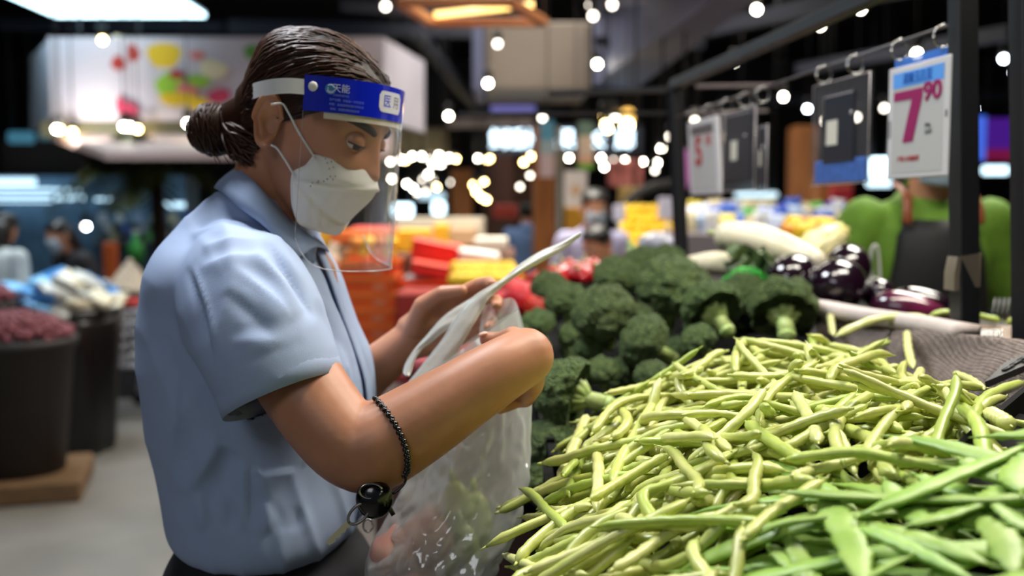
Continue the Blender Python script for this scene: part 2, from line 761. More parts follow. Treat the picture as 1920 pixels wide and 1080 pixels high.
skin_m = M('skin', (188, 130, 100), .46, var=.07, vscale=30, bump=.12, bscale=700, sss=.08, bdist=.0006)
skin_far = M('skin_background', (196, 138, 104), .5, var=.06, vscale=20)
hair_m = M('dark_brown_hair', (30, 18, 12), .5, spec=.3,  var=.45, vscale=40, c2=(20, 12, 9), bump=.4, bscale=160, stretch=(1, 1, 5), bdist=.001)
strand_m = M('brown_hair_strand', (60, 33, 18), .48, spec=.35)
shirt_m = M('pale_blue_cotton', (160, 178, 212), .75, var=.04, vscale=8, bump=.25, bscale=900, bdist=.0005)
navy_m = M('navy_trouser_cloth', (17, 18, 28), .8, bump=.3, bscale=500, var=.15, vscale=20)
mask_m = M('white_mask_fabric', (244, 240, 240), .7, bump=.15, bscale=500, sss=.0)
white_elastic = M('white_elastic', (235, 233, 230), .65)
eye_white = M('eye_white', (215, 205, 198), .25)
iris_m = M('dark_iris', (30, 17, 11), .12)
brow_m = M('eyebrow_hair', (36, 25, 21), .7)
black_bead = M('black_bead', (13, 12, 13), .22, coat=.5)
steel_m = M('steel', (190, 190, 188), .22, metal=1.0)
dark_steel = M('dark_steel', (66, 62, 60), .28, metal=1.0)
brass_steel = M('pale_brass', (228, 218, 184), .3, metal=.25)

# ------------------------------------------------------------------ the shopper in the blue shirt
WD = 1.24                                           # depth of her body line
feet = P(500, 700, 1.28)
feet.z = 0
woman = thing('person', feet, 'woman in pale blue short-sleeved shirt, white mask and clear face shield packing a plastic bag', 'person')

HYAW, HPITCH = math.radians(-15), math.radians(26)
HROT = Matrix.Rotation(HYAW, 3, 'Z') @ Matrix.Rotation(HPITCH, 3, 'Y')
HS = 1.03
HO = P(523, 240, 1.155) - HROT @ Vector((0, -.070, 0)) * HS


def HX(p):
    return HO + HROT @ (Vector(p) * HS)


# --- body: one continuous skin
body = MB()
rings = [[HX(p) for p in r] for r in head_rings()]
body.loft(rings)
neck_top = HX((-.022, 0, -.03))
neck_mid = P(502, 368, 1.25)
neck_low = P(484, 436, 1.27)
body.capsule([HX((-.012, 0, -.005)), neck_top, neck_mid, neck_low], [.050, .048, .048, .060], 24)
body.capsule([HX((.03, 0, -.072)), P(500, 400, 1.25)], [.026, .045], 16)
# hidden trunk and legs
pelvis = P(500, 1010, 1.28)
chest = P(480, 560, 1.28)
body.capsule([neck_low, chest, P(490, 800, 1.28), pelvis], [.066, .11, .10, .11], 20)
shR, shL = P(440, 515, 1.16), P(455, 490, 1.42)
body.capsule([P(462, 480, 1.27), shR], [.05, .045], 16)
body.capsule([P(462, 470, 1.27), shL], [.06, .05], 16)
# right (near) arm
armR = [shR, P(510, 620, 1.10), P(556, 706, 1.075), P(622, 800, 1.055), P(672, 842, 1.05), P(712, 834, 1.05), P(795, 786, 1.055),
        P(870, 738, 1.06), P(940, 694, 1.07), P(985, 668, 1.085)]
radR = [.046, .047, .0475, .0450, .0445, .0475, .0435, .0385, .0345, .0318]
cR = smoothcurve(armR, 40)
rR = np.interp(np.linspace(0, 9, 40), range(10), radR)
body.capsule(cR, list(rR), 24)
# left (far) arm
wristL = P(768, 636, 1.375)
armL = [shL, P(520, 610, 1.45), P(590, 745, 1.45), P(640, 736, 1.42), P(705, 690, 1.39), wristL]
radL = [.05, .046, .042, .039, .032, .0255]
cL = smoothcurve(armL, 30)
rL = np.interp(np.linspace(0, 5, 30), range(6), radL)
body.capsule(cL, list(rL), 20)


def hand(mb, W, d, n, side_up, fingers, thumb, rw=.026, s=1.0, tabs=None):
    """Palm and five fingers. W wrist, d palm direction, n palm normal (towards the palm), side_up thumb side.
    fingers: four (spread, [bend1, bend2, bend3]) from index to little; thumb: list of points (along d, up, n)."""
    d, n = Vector(d).normalized(), Vector(n).normalized()
    n = (n - d * n.dot(d)).normalized()
    u = Vector(side_up)
    u = (u - d * u.dot(d) - n * u.dot(n)).normalized()
    L = [.088, .090, .085, .078]
    off = [.030, .010, -.010, -.028]
    ph = [(.040, .024, .021), (.044, .027, .022), (.040, .026, .021), (.031, .020, .019)]
    fr = [.0092, .0094, .0090, .0080]
    nails = []
    for k in range(4):
        base = W + d * .006 + u * off[k] * .55
        kn = W + (d * L[k] + u * off[k]) * s
        mb.capsule([base, W + (d * L[k] * .5 + u * off[k] * .85 - n * .002) * s, kn], [.0165, .0150, .0115], 12)
        spread, bends = fingers[k]
        dirv = (d + u * spread).normalized()
        p = kn
        pts, rs = [p], [fr[k] * 1.12]
        ang = 0
        for q in range(3):
            ang += math.radians(bends[q])
            dv = dirv * math.cos(ang) + n * math.sin(ang)
            p = p + dv * ph[k][q] * s
            pts.append(p)
            rs.append(fr[k] * (1.02, .93, .80)[q])
        mb.capsule(pts, rs, 12)
        nails.append((p, dv, (n * math.cos(ang) - dirv * math.sin(ang)) * -1, rs[-1]))
    tp = tabs or [W + d * a + u * b + n * c for (a, b, c) in thumb]
    mb.capsule(tp, [.0165, .0140, .0115, .0092][:len(tp)], 12)
    # heel and ball of the thumb
    mb.capsule([tp[0], W + d * .05 + u * .012 + n * .004], [.0165, .012], 12)
    nails.append((tp[-1], (tp[-1] - tp[-2]).normalized(), None, .0092))
    return nails


# far (left) hand: palm towards the camera, fingers to the right behind the bag rim, thumb above
dL = (P(872, 590, 1.36) - wristL)
nailsL = hand(body, wristL, dL, (-.10, -1, -.25), (0, 0, 1),
              [(.10, [18, 30, 22]), (.02, [26, 34, 26]), (-.04, [34, 38, 30]), (-.10, [42, 44, 30])],
              [(.018, .016, .012), (.045, .040, .020), (.078, .046, .026), (.104, .040, .032)])
# near (right) hand: bends away from the camera, thumb on top pointing back to the left
wristR = P(990, 664, 1.088)
dR = Vector((-.16, .88, -.46))
nailsR = hand(body, wristR, dR, (-.86, -.45, -.15), (-.05, .3, 1),
              [(.04, [74, 74, 44]), (.0, [76, 76, 44]), (-.04, [78, 76, 44]), (-.08, [80, 76, 44])],
              None, tabs=[P(984, 652, 1.105), P(962, 634, 1.135), P(936, 640, 1.150), P(912, 636, 1.155)])
tn = nailsR[-1]
nl = MB().sphere(tn[0] + Vector((-.004, -.004, .0062)), (.0062, .0050, .0028), 14, 8, Matrix.Rotation(-.35, 3, 'Y'))
nl.build('thumb_nail', M('nail_pink', (232, 190, 172), .3), woman, True)
bm_ = fuse(body, .0026, 5, skin_m, 'body', .5)
link_mesh('body', bm_, woman)

# --- ears
for s in (-1, 1):
    ear_mb(s, HX).build('ear', skin_m, woman, True)

# --- eyes, lids, brows
for s in (-1, 1):
    ec = Vector((.0715, s * .030, .0205))
    eb = MB().sphere(HX(ec), .0118 * HS, 20, 14).build('eye', eye_white, woman, True)
    gd = Vector((.80, s * .40, -.36)).normalized()
    ib = MB()
    Rg = gd.to_track_quat('Z', 'Y').to_matrix()
    ib.lathe([(0.0001, .0124), (.0032, .0121), (.0060, .0106), (.0066, .0094)], 20, HROT @ Rg, HX(ec))
    ib.build('iris', iris_m, eb, True)
    lid = MB()
    th0 = math.radians(-6)

    def lidp(a, b, rr=.0134):
        az = (a - .5) * math.radians(215)
        el = th0 + (math.radians(85) - th0) * b
        q = Vector((math.cos(el) * math.cos(az), math.cos(el) * math.sin(az), math.sin(el))) * rr
        return HX(ec + q)

    def lowp(a, b):
        az = (a - .5) * math.radians(215)
        el = math.radians(-38) - math.radians(47) * b
        q = Vector((math.cos(el) * math.cos(az), math.cos(el) * math.sin(az), math.sin(el))) * .0130
        return HX(ec + q)

    lid.grid(lidp, 16, 8)
    lid.grid(lowp, 16, 5)
    lid.build('eyelid', skin_m, woman, True)
    la = MB()
    la.tube([lidp(t, -.02, .0142) for t in np.linspace(.08, .92, 12)], .0010, 6)
    la.build('eyelash', brow_m, woman, True)
    br = MB()
    pts = []
    for t in np.linspace(0, 1, 12):
        y = .013 + .043 * t
        z = .0355 + .006 * math.sin(t * 2.3)
        a = math.asin(min(1, y / .075))
        pz = head_point(z, a * 1.0)
        # find the face surface at this y
        lo, hi = 0.0, PI / 2
        for _ in range(24):
            mid = (lo + hi) / 2
            if head_point(z, mid).y < y:
                lo = mid
            else:
                hi = mid
        q = head_point(z, lo)
        pts.append(HX((q.x + .0005, s * q.y, z)))
    br.tube(pts, [.0028, .0040, .0046, .0048, .0048, .0046, .0042, .0038, .0032, .0026, .0020, .001], 8, flat=.42, up=HROT @ Vector((1, 0, 0)))
    br.build('eyebrow', brow_m, woman, True)

# --- hair: combed back into a low bun
bun_c = P(402, 243, 1.235)


def hairline(x):
    return float(np.interp(x, [-.10, -.06, -.03, -.012, .012, .03, .05, .075, .095], [-.085, -.080, -.055, .0, .016, .034, .056, .070, .072]))


NZH, NAH = 60, 80


def hair_pt(z, a):
    p = head_point(max(z, -.09), a) if z < .110 else Vector((-.008, 0, z))
    c = Vector((-.002, 0, .02))
    n = (p - c).normalized()
    m = p.z - hairline(p.x)
    th = .0100 * max(0, min(1, m / .03)) ** .6 if m > 0 else -.004
    th += .0010 * math.sin(a * 22 + z * 90) * (1 if m > .02 else 0)
    if abs(p.x + .010) < .03 and abs(z) < .045:
        th = min(th, .0035)
    return p + n * th


hr = MB()
rings = [[HX(hair_pt(-.085 + (.1095 + .085) * i / (NZH - 1), 2 * PI * j / NAH)) for j in range(NAH)] for i in range(NZH)]
rings.append([HX(Vector((-.008, 0, .110)) + Vector((math.cos(2 * PI * j / NAH), math.sin(2 * PI * j / NAH), 0)) * .004 + Vector((0, 0, .0100))) for j in range(NAH)])
hr.loft(rings, False, True)
hair = hr.build('hair', hair_m, woman, True)
hair_bvh = BVHTree.FromPolygons(hr.v, hr.f)
hc = HX((-.002, 0, .03))
bd = (bun_c - hc).normalized()
st = MB()
rr_ = random.Random(5)
for k in range(620):
    # start along the hairline or on the crown
    t = rr_.random()
    side = rr_.choice((-1, -1, -1, 1))
    if k < 380:
        x = -.03 + .122 * t
        z = hairline(x) + .006 + rr_.random() * .02
        yy = .074 * math.sqrt(max(0, 1 - (x / .1) ** 2)) * side
        s0 = Vector((x, yy, z))
    else:
        s0 = Vector((rr_.uniform(-.07, .085), rr_.uniform(-.07, .07), rr_.uniform(.06, .11)))
        if s0.y > .03:
            s0.y *= -1
    d0 = (HX(s0) - hc).normalized()
    pts = []
    off = rr_.uniform(.0005, .0028)
    wob = rr_.uniform(-.05, .05)
    dax = d0.cross(bd)
    for q in range(16):
        w = q / 15
        dd = d0.lerp(bd, w ** 1.1)
        dd = (dd + dax * wob * math.sin(w * PI)).normalized()
        hit = hair_bvh.ray_cast(hc + dd * .3, -dd)
        r = (hit[0] - hc).length if hit[0] else .1
        pts.append(hc + dd * (r + off * (1 - .3 * w)))
    st.tube(pts, [.0004] + [.0011] * 13 + [.0009, .0006], 3, False)
st.build('hair_strands', strand_m, woman, True)
# bun: a coiled knot
bn = MB()
ax = (bun_c - hc).normalized()
e1 = ax.cross(Vector((0, 1, 0))).normalized()
e2 = ax.cross(e1)
bn.sphere(bun_c, (.027, .030, .029), 24, 16)
nape = [HX((-.058, 0, -.008)), HX((-.060, 0, -.030)), HX((-.050, 0, -.058))]
bn.capsule([HX((-.050, 0, .01)), HX((-.066, 0, -.012)), bun_c], [.052, .038, .024], 20)
for k in range(150):
    a = HX((rr_.uniform(-.050, -.022), rr_.choice((-1, -1, 1)) * rr_.uniform(.040, .056), rr_.uniform(-.062, -.018)))
    b = bun_c + Vector((.012, rr_.uniform(-.016, .016), rr_.uniform(-.016, .012)))
    mid = a.lerp(b, .5) + Vector((0, (-.012 if a.y < bun_c.y else .012), rr_.uniform(-.004, .004)))
    bn.tube(smoothcurve([a, mid, b], 9), [.0008] + [.0019] * 7 + [.0012], 4, False)
for k in range(150):
    ph0 = rr_.uniform(0, 2 * PI)
    lat = rr_.uniform(-.9, 1.1)
    rad = .0315 + rr_.uniform(-.001, .0022)
    sp = rr_.uniform(1.2, 2.6)
    dr = rr_.uniform(-.6, .6)
    pts = []
    for q in range(14):
        w = q / 13
        la = lat + dr * w
        a = ph0 + sp * w
        pts.append(bun_c + (e1 * math.cos(a) * math.cos(la) + e2 * math.sin(a) * math.cos(la) + ax * math.sin(la)) * rad)
    bn.tube(pts, [.0004] + [.0013] * 12 + [.0004], 3, False)
for k in range(26):   # loose wisps below the bun and at the nape
    p0 = bun_c + Vector((rr_.uniform(-.005, .03), rr_.uniform(-.03, .02), -.020))
    d = Vector((rr_.uniform(.1, .8), rr_.uniform(-.5, .3), -1)).normalized()
    L = rr_.uniform(.015, .034)
    bn.tube([p0, p0 + d * L * .5, p0 + d * L + Vector((.004, 0, 0))], [.0008, .0006, .0002], 3, False)
bn.build('hair_bun', strand_m, woman, True)

# --- shirt: trunk and sleeves as one cloth
TOR = [  # v, back u, front u, half width in metres, depth of the centre line
    (352, 432, 528, .058, 1.27), (372, 402, 562, .078, 1.27), (398, 372, 578, .094, 1.275), (425, 347, 590, .120, 1.28),
    (470, 319, 606, .168, 1.275), (520, 304, 628, .186, 1.275), (560, 296, 642, .183, 1.28), (600, 290, 658, .180, 1.28),
    (650, 289, 678, .178, 1.28), (700, 292, 692, .174, 1.28), (760, 298, 697, .166, 1.28), (820, 306, 697, .160, 1.28),
    (870, 315, 694, .158, 1.28), (920, 326, 690, .160, 1.28), (955, 334, 684, .162, 1.28), (982, 344, 672, .160, 1.28), (1000, 366, 650, .150, 1.28)]
sh = MB()
rings = []
NA = 64
for v in np.linspace(352, 1000, 60):
    b, f, hw, d = interp(TOR, v)
    pb, pf = P(b, v, d), P(f, v, d)
    c = (pb + pf) / 2
    rx = (pf - pb).length / 2
    ring = []
    for j in range(NA):
        a = 2 * PI * j / NA
        ca, sa = math.cos(a), math.sin(a)
        e = 2 / 2.35
        ring.append(Vector((c.x + rx * math.copysign(abs(ca) ** e, ca), c.y + hw * math.copysign(abs(sa) ** e, sa), c.z)))
    rings.append(ring)
sh.loft(rings)
slv = [P(440, 505, 1.170), P(452, 540, 1.135), P(474, 590, 1.105), P(503, 660, 1.082), P(534, 742, 1.072)]
slr = [.058, .074, .078, .073, .0665]
sc_ = smoothcurve(slv, 16)
sr_ = np.interp(np.linspace(0, 4, 16), range(5), slr)
sh.tube(sc_, list(sr_), 32)
sh.sphere(sc_[0], .060, 24, 14)
slvL = [P(455, 460, 1.41), P(500, 560, 1.45), P(560, 680, 1.46), P(590, 730, 1.455)]
sh.tube(smoothcurve(slvL, 10), [.066, .073, .077, .078, .078, .077, .075, .073, .071, .068], 24)
sme = fuse(sh, .0042, 8, shirt_m, 'shirt', .5)
co = get_co(sme)
no = get_no(sme)
# folds: ridges drawn as (u0, v0, u1, v1, width px, height m) on the near side of the cloth
FOLDS = [
    (380, 462, 530, 448, 12, .004), (372, 500, 520, 478, 14, .004), (360, 440, 470, 425, 9, .003),
    (500, 455, 596, 600, 9, -.006), (478, 470, 572, 585, 12, .005), (440, 500, 548, 600, 14, .004), (420, 545, 520, 640, 14, -.003),
    (352, 500, 398, 690, 7, -.005), (430, 640, 560, 648, 15, .003), (450, 690, 580, 640, 12, -.003),
    (425, 800, 350, 930, 16, .006), (455, 800, 405, 960, 14, -.003), (330, 690, 322, 880, 16, .005), (310, 620, 345, 800, 16, -.004),
    (458, 845, 462, 990, 5, .004), (575, 800, 470, 930, 20, .003),
    (375, 925, 385, 995, 10, .005), (430, 935, 436, 1000, 9, -.004), (500, 940, 500, 1000, 10, .005), (560, 950, 552, 998, 10, -.002),
    (610, 530, 668, 720, 8, .004), (596, 560, 640, 690, 8, -.004), (628, 640, 650, 740, 8, .004)]
vd = co - np.array(EYE)
facing = (no * vd).sum(1) < 0
F_, U_ = np.array(FWD), np.array(UPV)
dep = vd @ F_
uu = 960 + vd[:, 0] / dep * FPX
vv = 540 - (vd @ U_) / dep * FPX
disp = np.zeros(len(co))
for (u0, v0, u1, v1, w, h) in FOLDS:
    d = np.array([u1 - u0, v1 - v0], float)
    L = np.linalg.norm(d)
    d /= L
    ru, rv = uu - u0, vv - v0
    t = (ru * d[0] + rv * d[1]) / L
    bow = np.sin(np.clip(t, 0, 1) * PI) * w * .5
    q = (-ru * d[1] + rv * d[0]) + bow
    env = np.clip(np.sin(np.clip(t, 0, 1) * PI), 0, 1) ** .7
    wv = w * (.8 + .6 * np.clip(t, 0, 1))
    disp += 1.15 * h * env * np.exp(-np.where(q < 0, np.abs(q) / (wv * .55), (q / (wv * 1.5)) ** 2)) - .5 * h * env * np.exp(-((q + wv * 1.4) / wv) ** 2)
disp[~facing] *= 0
# slow waviness, and crisp drawn-out creases that run down and back from the armpit
wav = np.array([noise.noise(Vector((p[0] * 9, p[1] * 9, p[2] * 5))) for p in co]) * .0035
for (ax_a, ax_b, fa, fb, amp, seed) in ((Vector((.55, .2, 1)), Vector((1, .6, -.5)), 3.2, 15.0, .0026, 3.1), (Vector((-.25, .2, 1)), Vector((1, .4, .3)), 4.2, 24.0, .0022, 9.7)):
    A_x, B_x = np.array(ax_a.normalized()), np.array(ax_b.normalized())
    qa, qb = co @ A_x * fa, co @ B_x * fb
    nn = np.array([noise.noise(Vector((a, b, seed))) for a, b in zip(qa, qb)])
    wav += amp * (np.clip(1 - 2.6 * np.abs(nn), 0, 1) ** 1.3 - .35)
tc_ = np.array(sc_[-1])
td_ = np.array((sc_[-1] - sc_[-2]).normalized())
near_cuff = np.clip(-((co - tc_) @ td_) / .045 - .55, 0, 1)
near_cuff[np.linalg.norm(co - tc_, axis=1) > .11] = 1
co = co + no * ((disp + wav) * near_cuff)[:, None]
set_co(sme, co)
# open the sleeve ends and the neck
ends = [(sc_[-1], (sc_[-1] - sc_[-2]).normalized(), .08), (Vector(smoothcurve(slvL, 10)[-1]), (smoothcurve(slvL, 10)[-1] - smoothcurve(slvL, 10)[-2]).normalized(), .08)]
import bmesh
bmx = bmesh.new()
bmx.from_mesh(sme)
kill = []
for f in bmx.faces:
    c = f.calc_center_median()
    for (e, t, r) in ends:
        if (c - e).length < r and abs((c - e).dot(t)) < .012 and f.normal.dot(t) > .72:
            kill.append(f)
            break
bmesh.ops.delete(bmx, geom=kill, context='FACES')
bmx.to_mesh(sme)
bmx.free()
shirt = link_mesh('shirt', sme, woman)
so = shirt.modifiers.new('thickness', 'SOLIDIFY')
so.thickness = .0016
so.offset = -1
# cuff hem and its stitching
ca_, cb_ = sc_[-1] - (sc_[-1] - sc_[-2]).normalized() * .030, sc_[-1] + (sc_[-1] - sc_[-2]).normalized() * .0015
cuff = MB()
axd = (cb_ - ca_).normalized()
e1 = axd.orthogonal().normalized()
e2 = axd.cross(e1)
rg = []
for (t, r) in ((0, .0655), (.02, .0676), (.5, .0677), (1, .0678), (1.0, .0662), (.5, .0655)):
    c = ca_.lerp(cb_, t)
    rg.append([c + (e1 * math.cos(2 * PI * j / 48) + e2 * math.sin(2 * PI * j / 48)) * (r + .0012 * math.sin(j * .26) + .0008 * math.sin(j * .52 + 1)) for j in range(48)])
cuff.loft(rg, False, False)
cuff.build('sleeve_cuff', shirt_m, shirt, True)
# collar: a fold-over band around the neck
COLL = [  # inner edge u,v,d ; outer edge u,v,d  (from the far back round the near side to the front, then the far wing)
    ((470, 322, 1.33), (440, 352, 1.345)), ((452, 318, 1.30), (418, 348, 1.315)), ((444, 316, 1.255), (413, 351, 1.25)),
    ((452, 322, 1.21), (424, 362, 1.195)), ((475, 340, 1.185), (452, 390, 1.165)), ((503, 370, 1.180), (488, 418, 1.158)),
    ((530, 400, 1.182), (520, 450, 1.160)), ((556, 424, 1.188), (550, 481, 1.168)), ((584, 446, 1.200), (583, 463, 1.190)),
    ((594, 456, 1.225), (600, 465, 1.228)), ((588, 445, 1.26), (606, 472, 1.27)), ((572, 430, 1.30), (598, 462, 1.325)), ((552, 415, 1.335), (575, 440, 1.36))]
inn = smoothcurve([P(*a) for a, b in COLL], 60)
outc = smoothcurve([P(*b) for a, b in COLL], 60)
nk = P(478, 372, 1.255)
cl = MB()
rgs = []
for a, b in zip(inn, outc):
    o_ = ((a + b) / 2 - nk)
    o_.z = 0
    o_.normalize()
    low = a + Vector((0, 0, -.030)) - o_ * .004
    sect = [low, a.lerp(low, .4) + o_ * .001, a - o_ * .001, a + o_ * .0015 + Vector((0, 0, .0015)), a.lerp(b, .3) + o_ * .007, a.lerp(b, .65) + o_ * .009, b + o_ * .008,
            b + o_ * .0055 - Vector((0, 0, .001)), a.lerp(b, .6) + o_ * .0065, a.lerp(b, .25) + o_ * .004, a - Vector((0, 0, .004)) + o_ * .0005]
    rgs.append(sect)
cl.loft(rgs, True, True, True)
collar = cl.build('collar', shirt_m, shirt, True)
# placket down the front edge
pk = MB()
fr_ = [P(600, 470, 1.245), P(622, 520, 1.25), P(646, 590, 1.25), P(672, 660, 1.25), P(690, 720, 1.25), P(694, 800, 1.25), P(692, 900, 1.25), P(676, 965, 1.25)]
pk.tube(smoothcurve(fr_, 30), .016, 10, flat=.18, up=(1, 0, .2))
pk.build('placket', shirt_m, shirt, True)
# --- trousers and shoes
tr = MB()
hip = [(1008, 345, 662, .150), (1040, 325, 690, .158), (1080, 310, 705, .165), (1160, 300, 705, .172), (1240, 308, 690, .170)]
rings = []
for (v, b, f, hw) in [(978, 352, 655, .146)] + hip:
    pb, pf = P(b, v, 1.28), P(f, v, 1.28)
    c, rx = (pb + pf) / 2, (pf - pb).length / 2
    rings.append([Vector((c.x + rx * math.cos(2 * PI * j / 40), c.y + hw * math.sin(2 * PI * j / 40), c.z)) for j in range(40)])
tr.loft(rings)
hipc = P(500, 1200, 1.28)
for s in (-1, 1):
    tr.capsule([Vector((hipc.x, hipc.y + s * .085, hipc.z)), Vector((hipc.x + .02, hipc.y + s * .09, .46)), Vector((hipc.x - .01, hipc.y + s * .10, .09))], [.102, .078, .066], 20)
tme = fuse(tr, .008, 4, navy_m, 'trousers')
link_mesh('trousers', tme, woman)
shoe_m = M('black_shoe', (22, 21, 22), .4)
for s in (-1, 1):
    b = MB()
    cx, cy = hipc.x - .02, hipc.y + s * .10
    rg = []
    for (x, hw, h) in ((-.07, .018, .05), (-.06, .032, .075), (0, .036, .085), (.06, .040, .06), (.12, .042, .042), (.165, .032, .034), (.185, .014, .022)):
        rg.append([Vector((cx + x, cy + hw * math.cos(a), max(0, h * .5 + h * .5 * math.sin(a)))) for a in np.linspace(0, 2 * PI, 16, endpoint=False)])
    b.loft(rg)
    b.build('shoe', shoe_m, woman, True)
# belt loop hardware seen under the hem
MB().tube([P(690 + 9 * math.cos(a), 985 + 12 * math.sin(a), 1.14) for a in np.linspace(0, 2 * PI, 16)], .0014, 6).build('belt_ring', steel_m, woman, True)

# --- mask
def ray_sag(u, v, yoff):
    """Point on the ray of pixel (u, v) that lies yoff to the side of her face's mid plane."""
    nrm = HROT @ Vector((0, 1, 0))
    dr = P(u, v, 1) - EYE
    t = ((HO - EYE).dot(nrm) + yoff * HS) / dr.dot(nrm)
    w = EYE + dr * t
    q = HROT.transposed() @ (w - HO)
    return q / HS


MROW = [((697, 291), (604, 293), .052), ((700, 311), (588, 290), .058), ((704, 352), (572, 310), .062), ((693, 372), (549, 321), .066), ((677, 388), (545, 345), .065),
        ((655, 408), (547, 383), .060), ((640, 425), (560, 418), .050), ((626, 440), (600, 433), .026)]
NU = 41
rows = []
for (c, s, ys) in MROW:
    cc = ray_sag(c[0], c[1], 0)
    ss = ray_sag(s[0], s[1], -ys)
    row = []
    for i in range(NU):
        t = -1 + 2 * i / (NU - 1)
        w = abs(t)
        ang = w * PI / 2
        e = math.cos(ang) ** .8 * .55 + (1 - w) * .45
        y = -(math.sin(ang) * .6 + w * .4) * ys * (1 if t > 0 else -1)
        row.append(Vector((ss.x + (cc.x - ss.x) * e, y, ss.z + (cc.z - ss.z) * (1 - w))))
    rows.append(row)
mk = MB()
fine = []
for k in range(45):
    t = k / 44 * (len(rows) - 1)
    i = min(int(t), len(rows) - 2)
    f = t - i
    r0, r1 = rows[i], rows[i + 1]
    rm, rp = rows[max(i - 1, 0)], rows[min(i + 2, len(rows) - 1)]
    row = []
    for j in range(NU):
        a = .5 * ((2 * r0[j]) + (r1[j] - rm[j]) * f + (2 * rm[j] - 5 * r0[j] + 4 * r1[j] - rp[j]) * f * f + (3 * r0[j] - rm[j] - 3 * r1[j] + rp[j]) * f ** 3)
        p = a.lerp(r0[j].lerp(r1[j], f), .55)
        # stitched creases of the upper and lower panels
        w = abs(-1 + 2 * j / (NU - 1))
        cr = 0
        cr += .0030 * math.exp(-((t - (2.0 + 1.6 * w)) / .12) ** 2)
        cr -= .0030 * math.exp(-((t - (5.6 - 2.0 * w ** 1.5)) / .14) ** 2)
        cr += .0007 * math.sin(w * 34) * math.exp(-((w - .62) / .2) ** 2) * (1 if 2 < t < 6 else .3)
        if w < .75:
            cr += .0016 * (math.exp(-((t - .35) / .06) ** 2) + math.exp(-((t - .8) / .06) ** 2))
        n = Vector((.8, -(-1 + 2 * j / (NU - 1)) * .8, 0)).normalized()
        row.append(HX(p + n * (cr + .003)))
    fine.append(row)
mk.loft(fine, False, False, False)
mask = mk.build('face_mask', mask_m, woman, True)
sm = mask.modifiers.new('thickness', 'SOLIDIFY')
sm.thickness = .0014
ed = MB()
ed.tube([fine[k][NU - 1] for k in range(0, 45)], .0011, 6)
ed.tube([fine[0][j] for j in range(NU)], .0011, 6)
ed.build('mask_edge', mask_m, mask, True)
# perforated side lobe
lob = MB()
for k in range(14):
    t = k / 13
    row = fine[int(6 + t * 16)]
    j = NU - 2 - int(2.5 * (1 + math.sin(t * PI) * 1.2)) - (k % 2)
    lob.sphere(row[j] + HROT @ Vector((.0003, -.0006, 0)), .0010, 6, 4)
lob.build('mask_perforation', M('mask_hole_grey', (170, 166, 172), .8), mask, True)
lp = MB()
dsm = lambda u, v, y: HX(ray_sag(u, v, -y))
lp.tube(smoothcurve([dsm(587, 291, .070), dsm(560, 248, .073), dsm(539, 208, .076), dsm(528, 194, .082), dsm(508, 196, .090)], 14), .0013, 6)
lp.tube(smoothcurve([dsm(549, 324, .073), dsm(533, 298, .075), dsm(519, 278, .078), dsm(508, 272, .084)], 12), .0013, 6)
lp.build('ear_loop', white_elastic, mask, True)

# --- face shield: clear curved sheet, blue head band, foam, white strap
SROT = Matrix.Rotation(HYAW, 3, 'Z') @ Matrix.Rotation(math.radians(5), 3, 'Y')
SA, SB = .074, .097
S0 = P(570, 175, 1.132) - SROT @ Vector((0, -SB, 0))


def SX(p):
    return S0 + SROT @ Vector(p)


clear_sheet = film('clear_shield_sheet', (235, 238, 245), .985, rough=.04, gloss=.08, translucent=.5)
blue_band = M('blue_band_print', (10, 32, 190), .25, coat=.6)
print_white = M('print_white', (200, 208, 235), .4)
print_pale = M('print_faint', (110, 130, 215), .4)
foam_m = M('white_foam', (222, 212, 204), .9, bump=.2, bscale=300)


def cyl(phi, z, off=0.0):
    # the sheet is bowed round the face: straight sides, round front
    x = (SA + off) * math.cos(phi)
    y = (SB + off) * math.sin(phi)
    if abs(phi) > PI / 2:
        x = -(abs(phi) - PI / 2) * SB
        y = math.copysign(SB + off, phi)
    return SX((x, y, z))


PH0, PH1 = -PI / 2, PI / 2
shield = thing('face_shield', S0, 'clear plastic face shield with printed blue band worn by the woman in blue shirt', 'face shield')
shs = MB()
shs.grid(lambda a, b: cyl(PH0 + (PH1 - PH0) * a, .021 - b * (.221 - .035 * abs(2 * a - 1) ** 8)), 49, 20)
sheet = shs.build('clear_sheet', clear_sheet, shield, True)
rim = MB()
rim.tube([cyl(PH0 + (PH1 - PH0) * a, .021 - (.221 - .035 * abs(2 * a - 1) ** 8)) for a in np.linspace(0, 1, 60)], .0007, 6)
rim.tube([cyl(PH0, .021 - b * .186) for b in np.linspace(0, 1, 12)], .0003, 6)
rim.build('sheet_edge', film('sheet_edge_film', (240, 242, 250), .55, rough=.08, gloss=.25), shield, True)
bb = MB()
bb.grid(lambda a, b: cyl(PH0 + (PH1 - PH0) * a, .021 - b * .040, .0006), 49, 3)
band = bb.build('blue_band', blue_band, shield, True)
fo = MB()
rg = []
for a in np.linspace(-1.25, 1.25, 40):
    rg.append([cyl(a, -.004, -.001), cyl(a, -.026, -.001), cyl(a, -.026, -.012), cyl(a, -.004, -.012)])
fo.loft(rg)
fo.build('foam_strip', foam_m, shield, 'auto')


def band_text(body, size, phi, z, m, name='lettering'):
    p = cyl(phi, z, .0010)
    px = (cyl(phi + .02, z) - cyl(phi - .02, z)).normalized()
    text_mesh(body, size, m, band, name, p, px, SROT @ Vector((0, 0, 1)), depth=.0001)


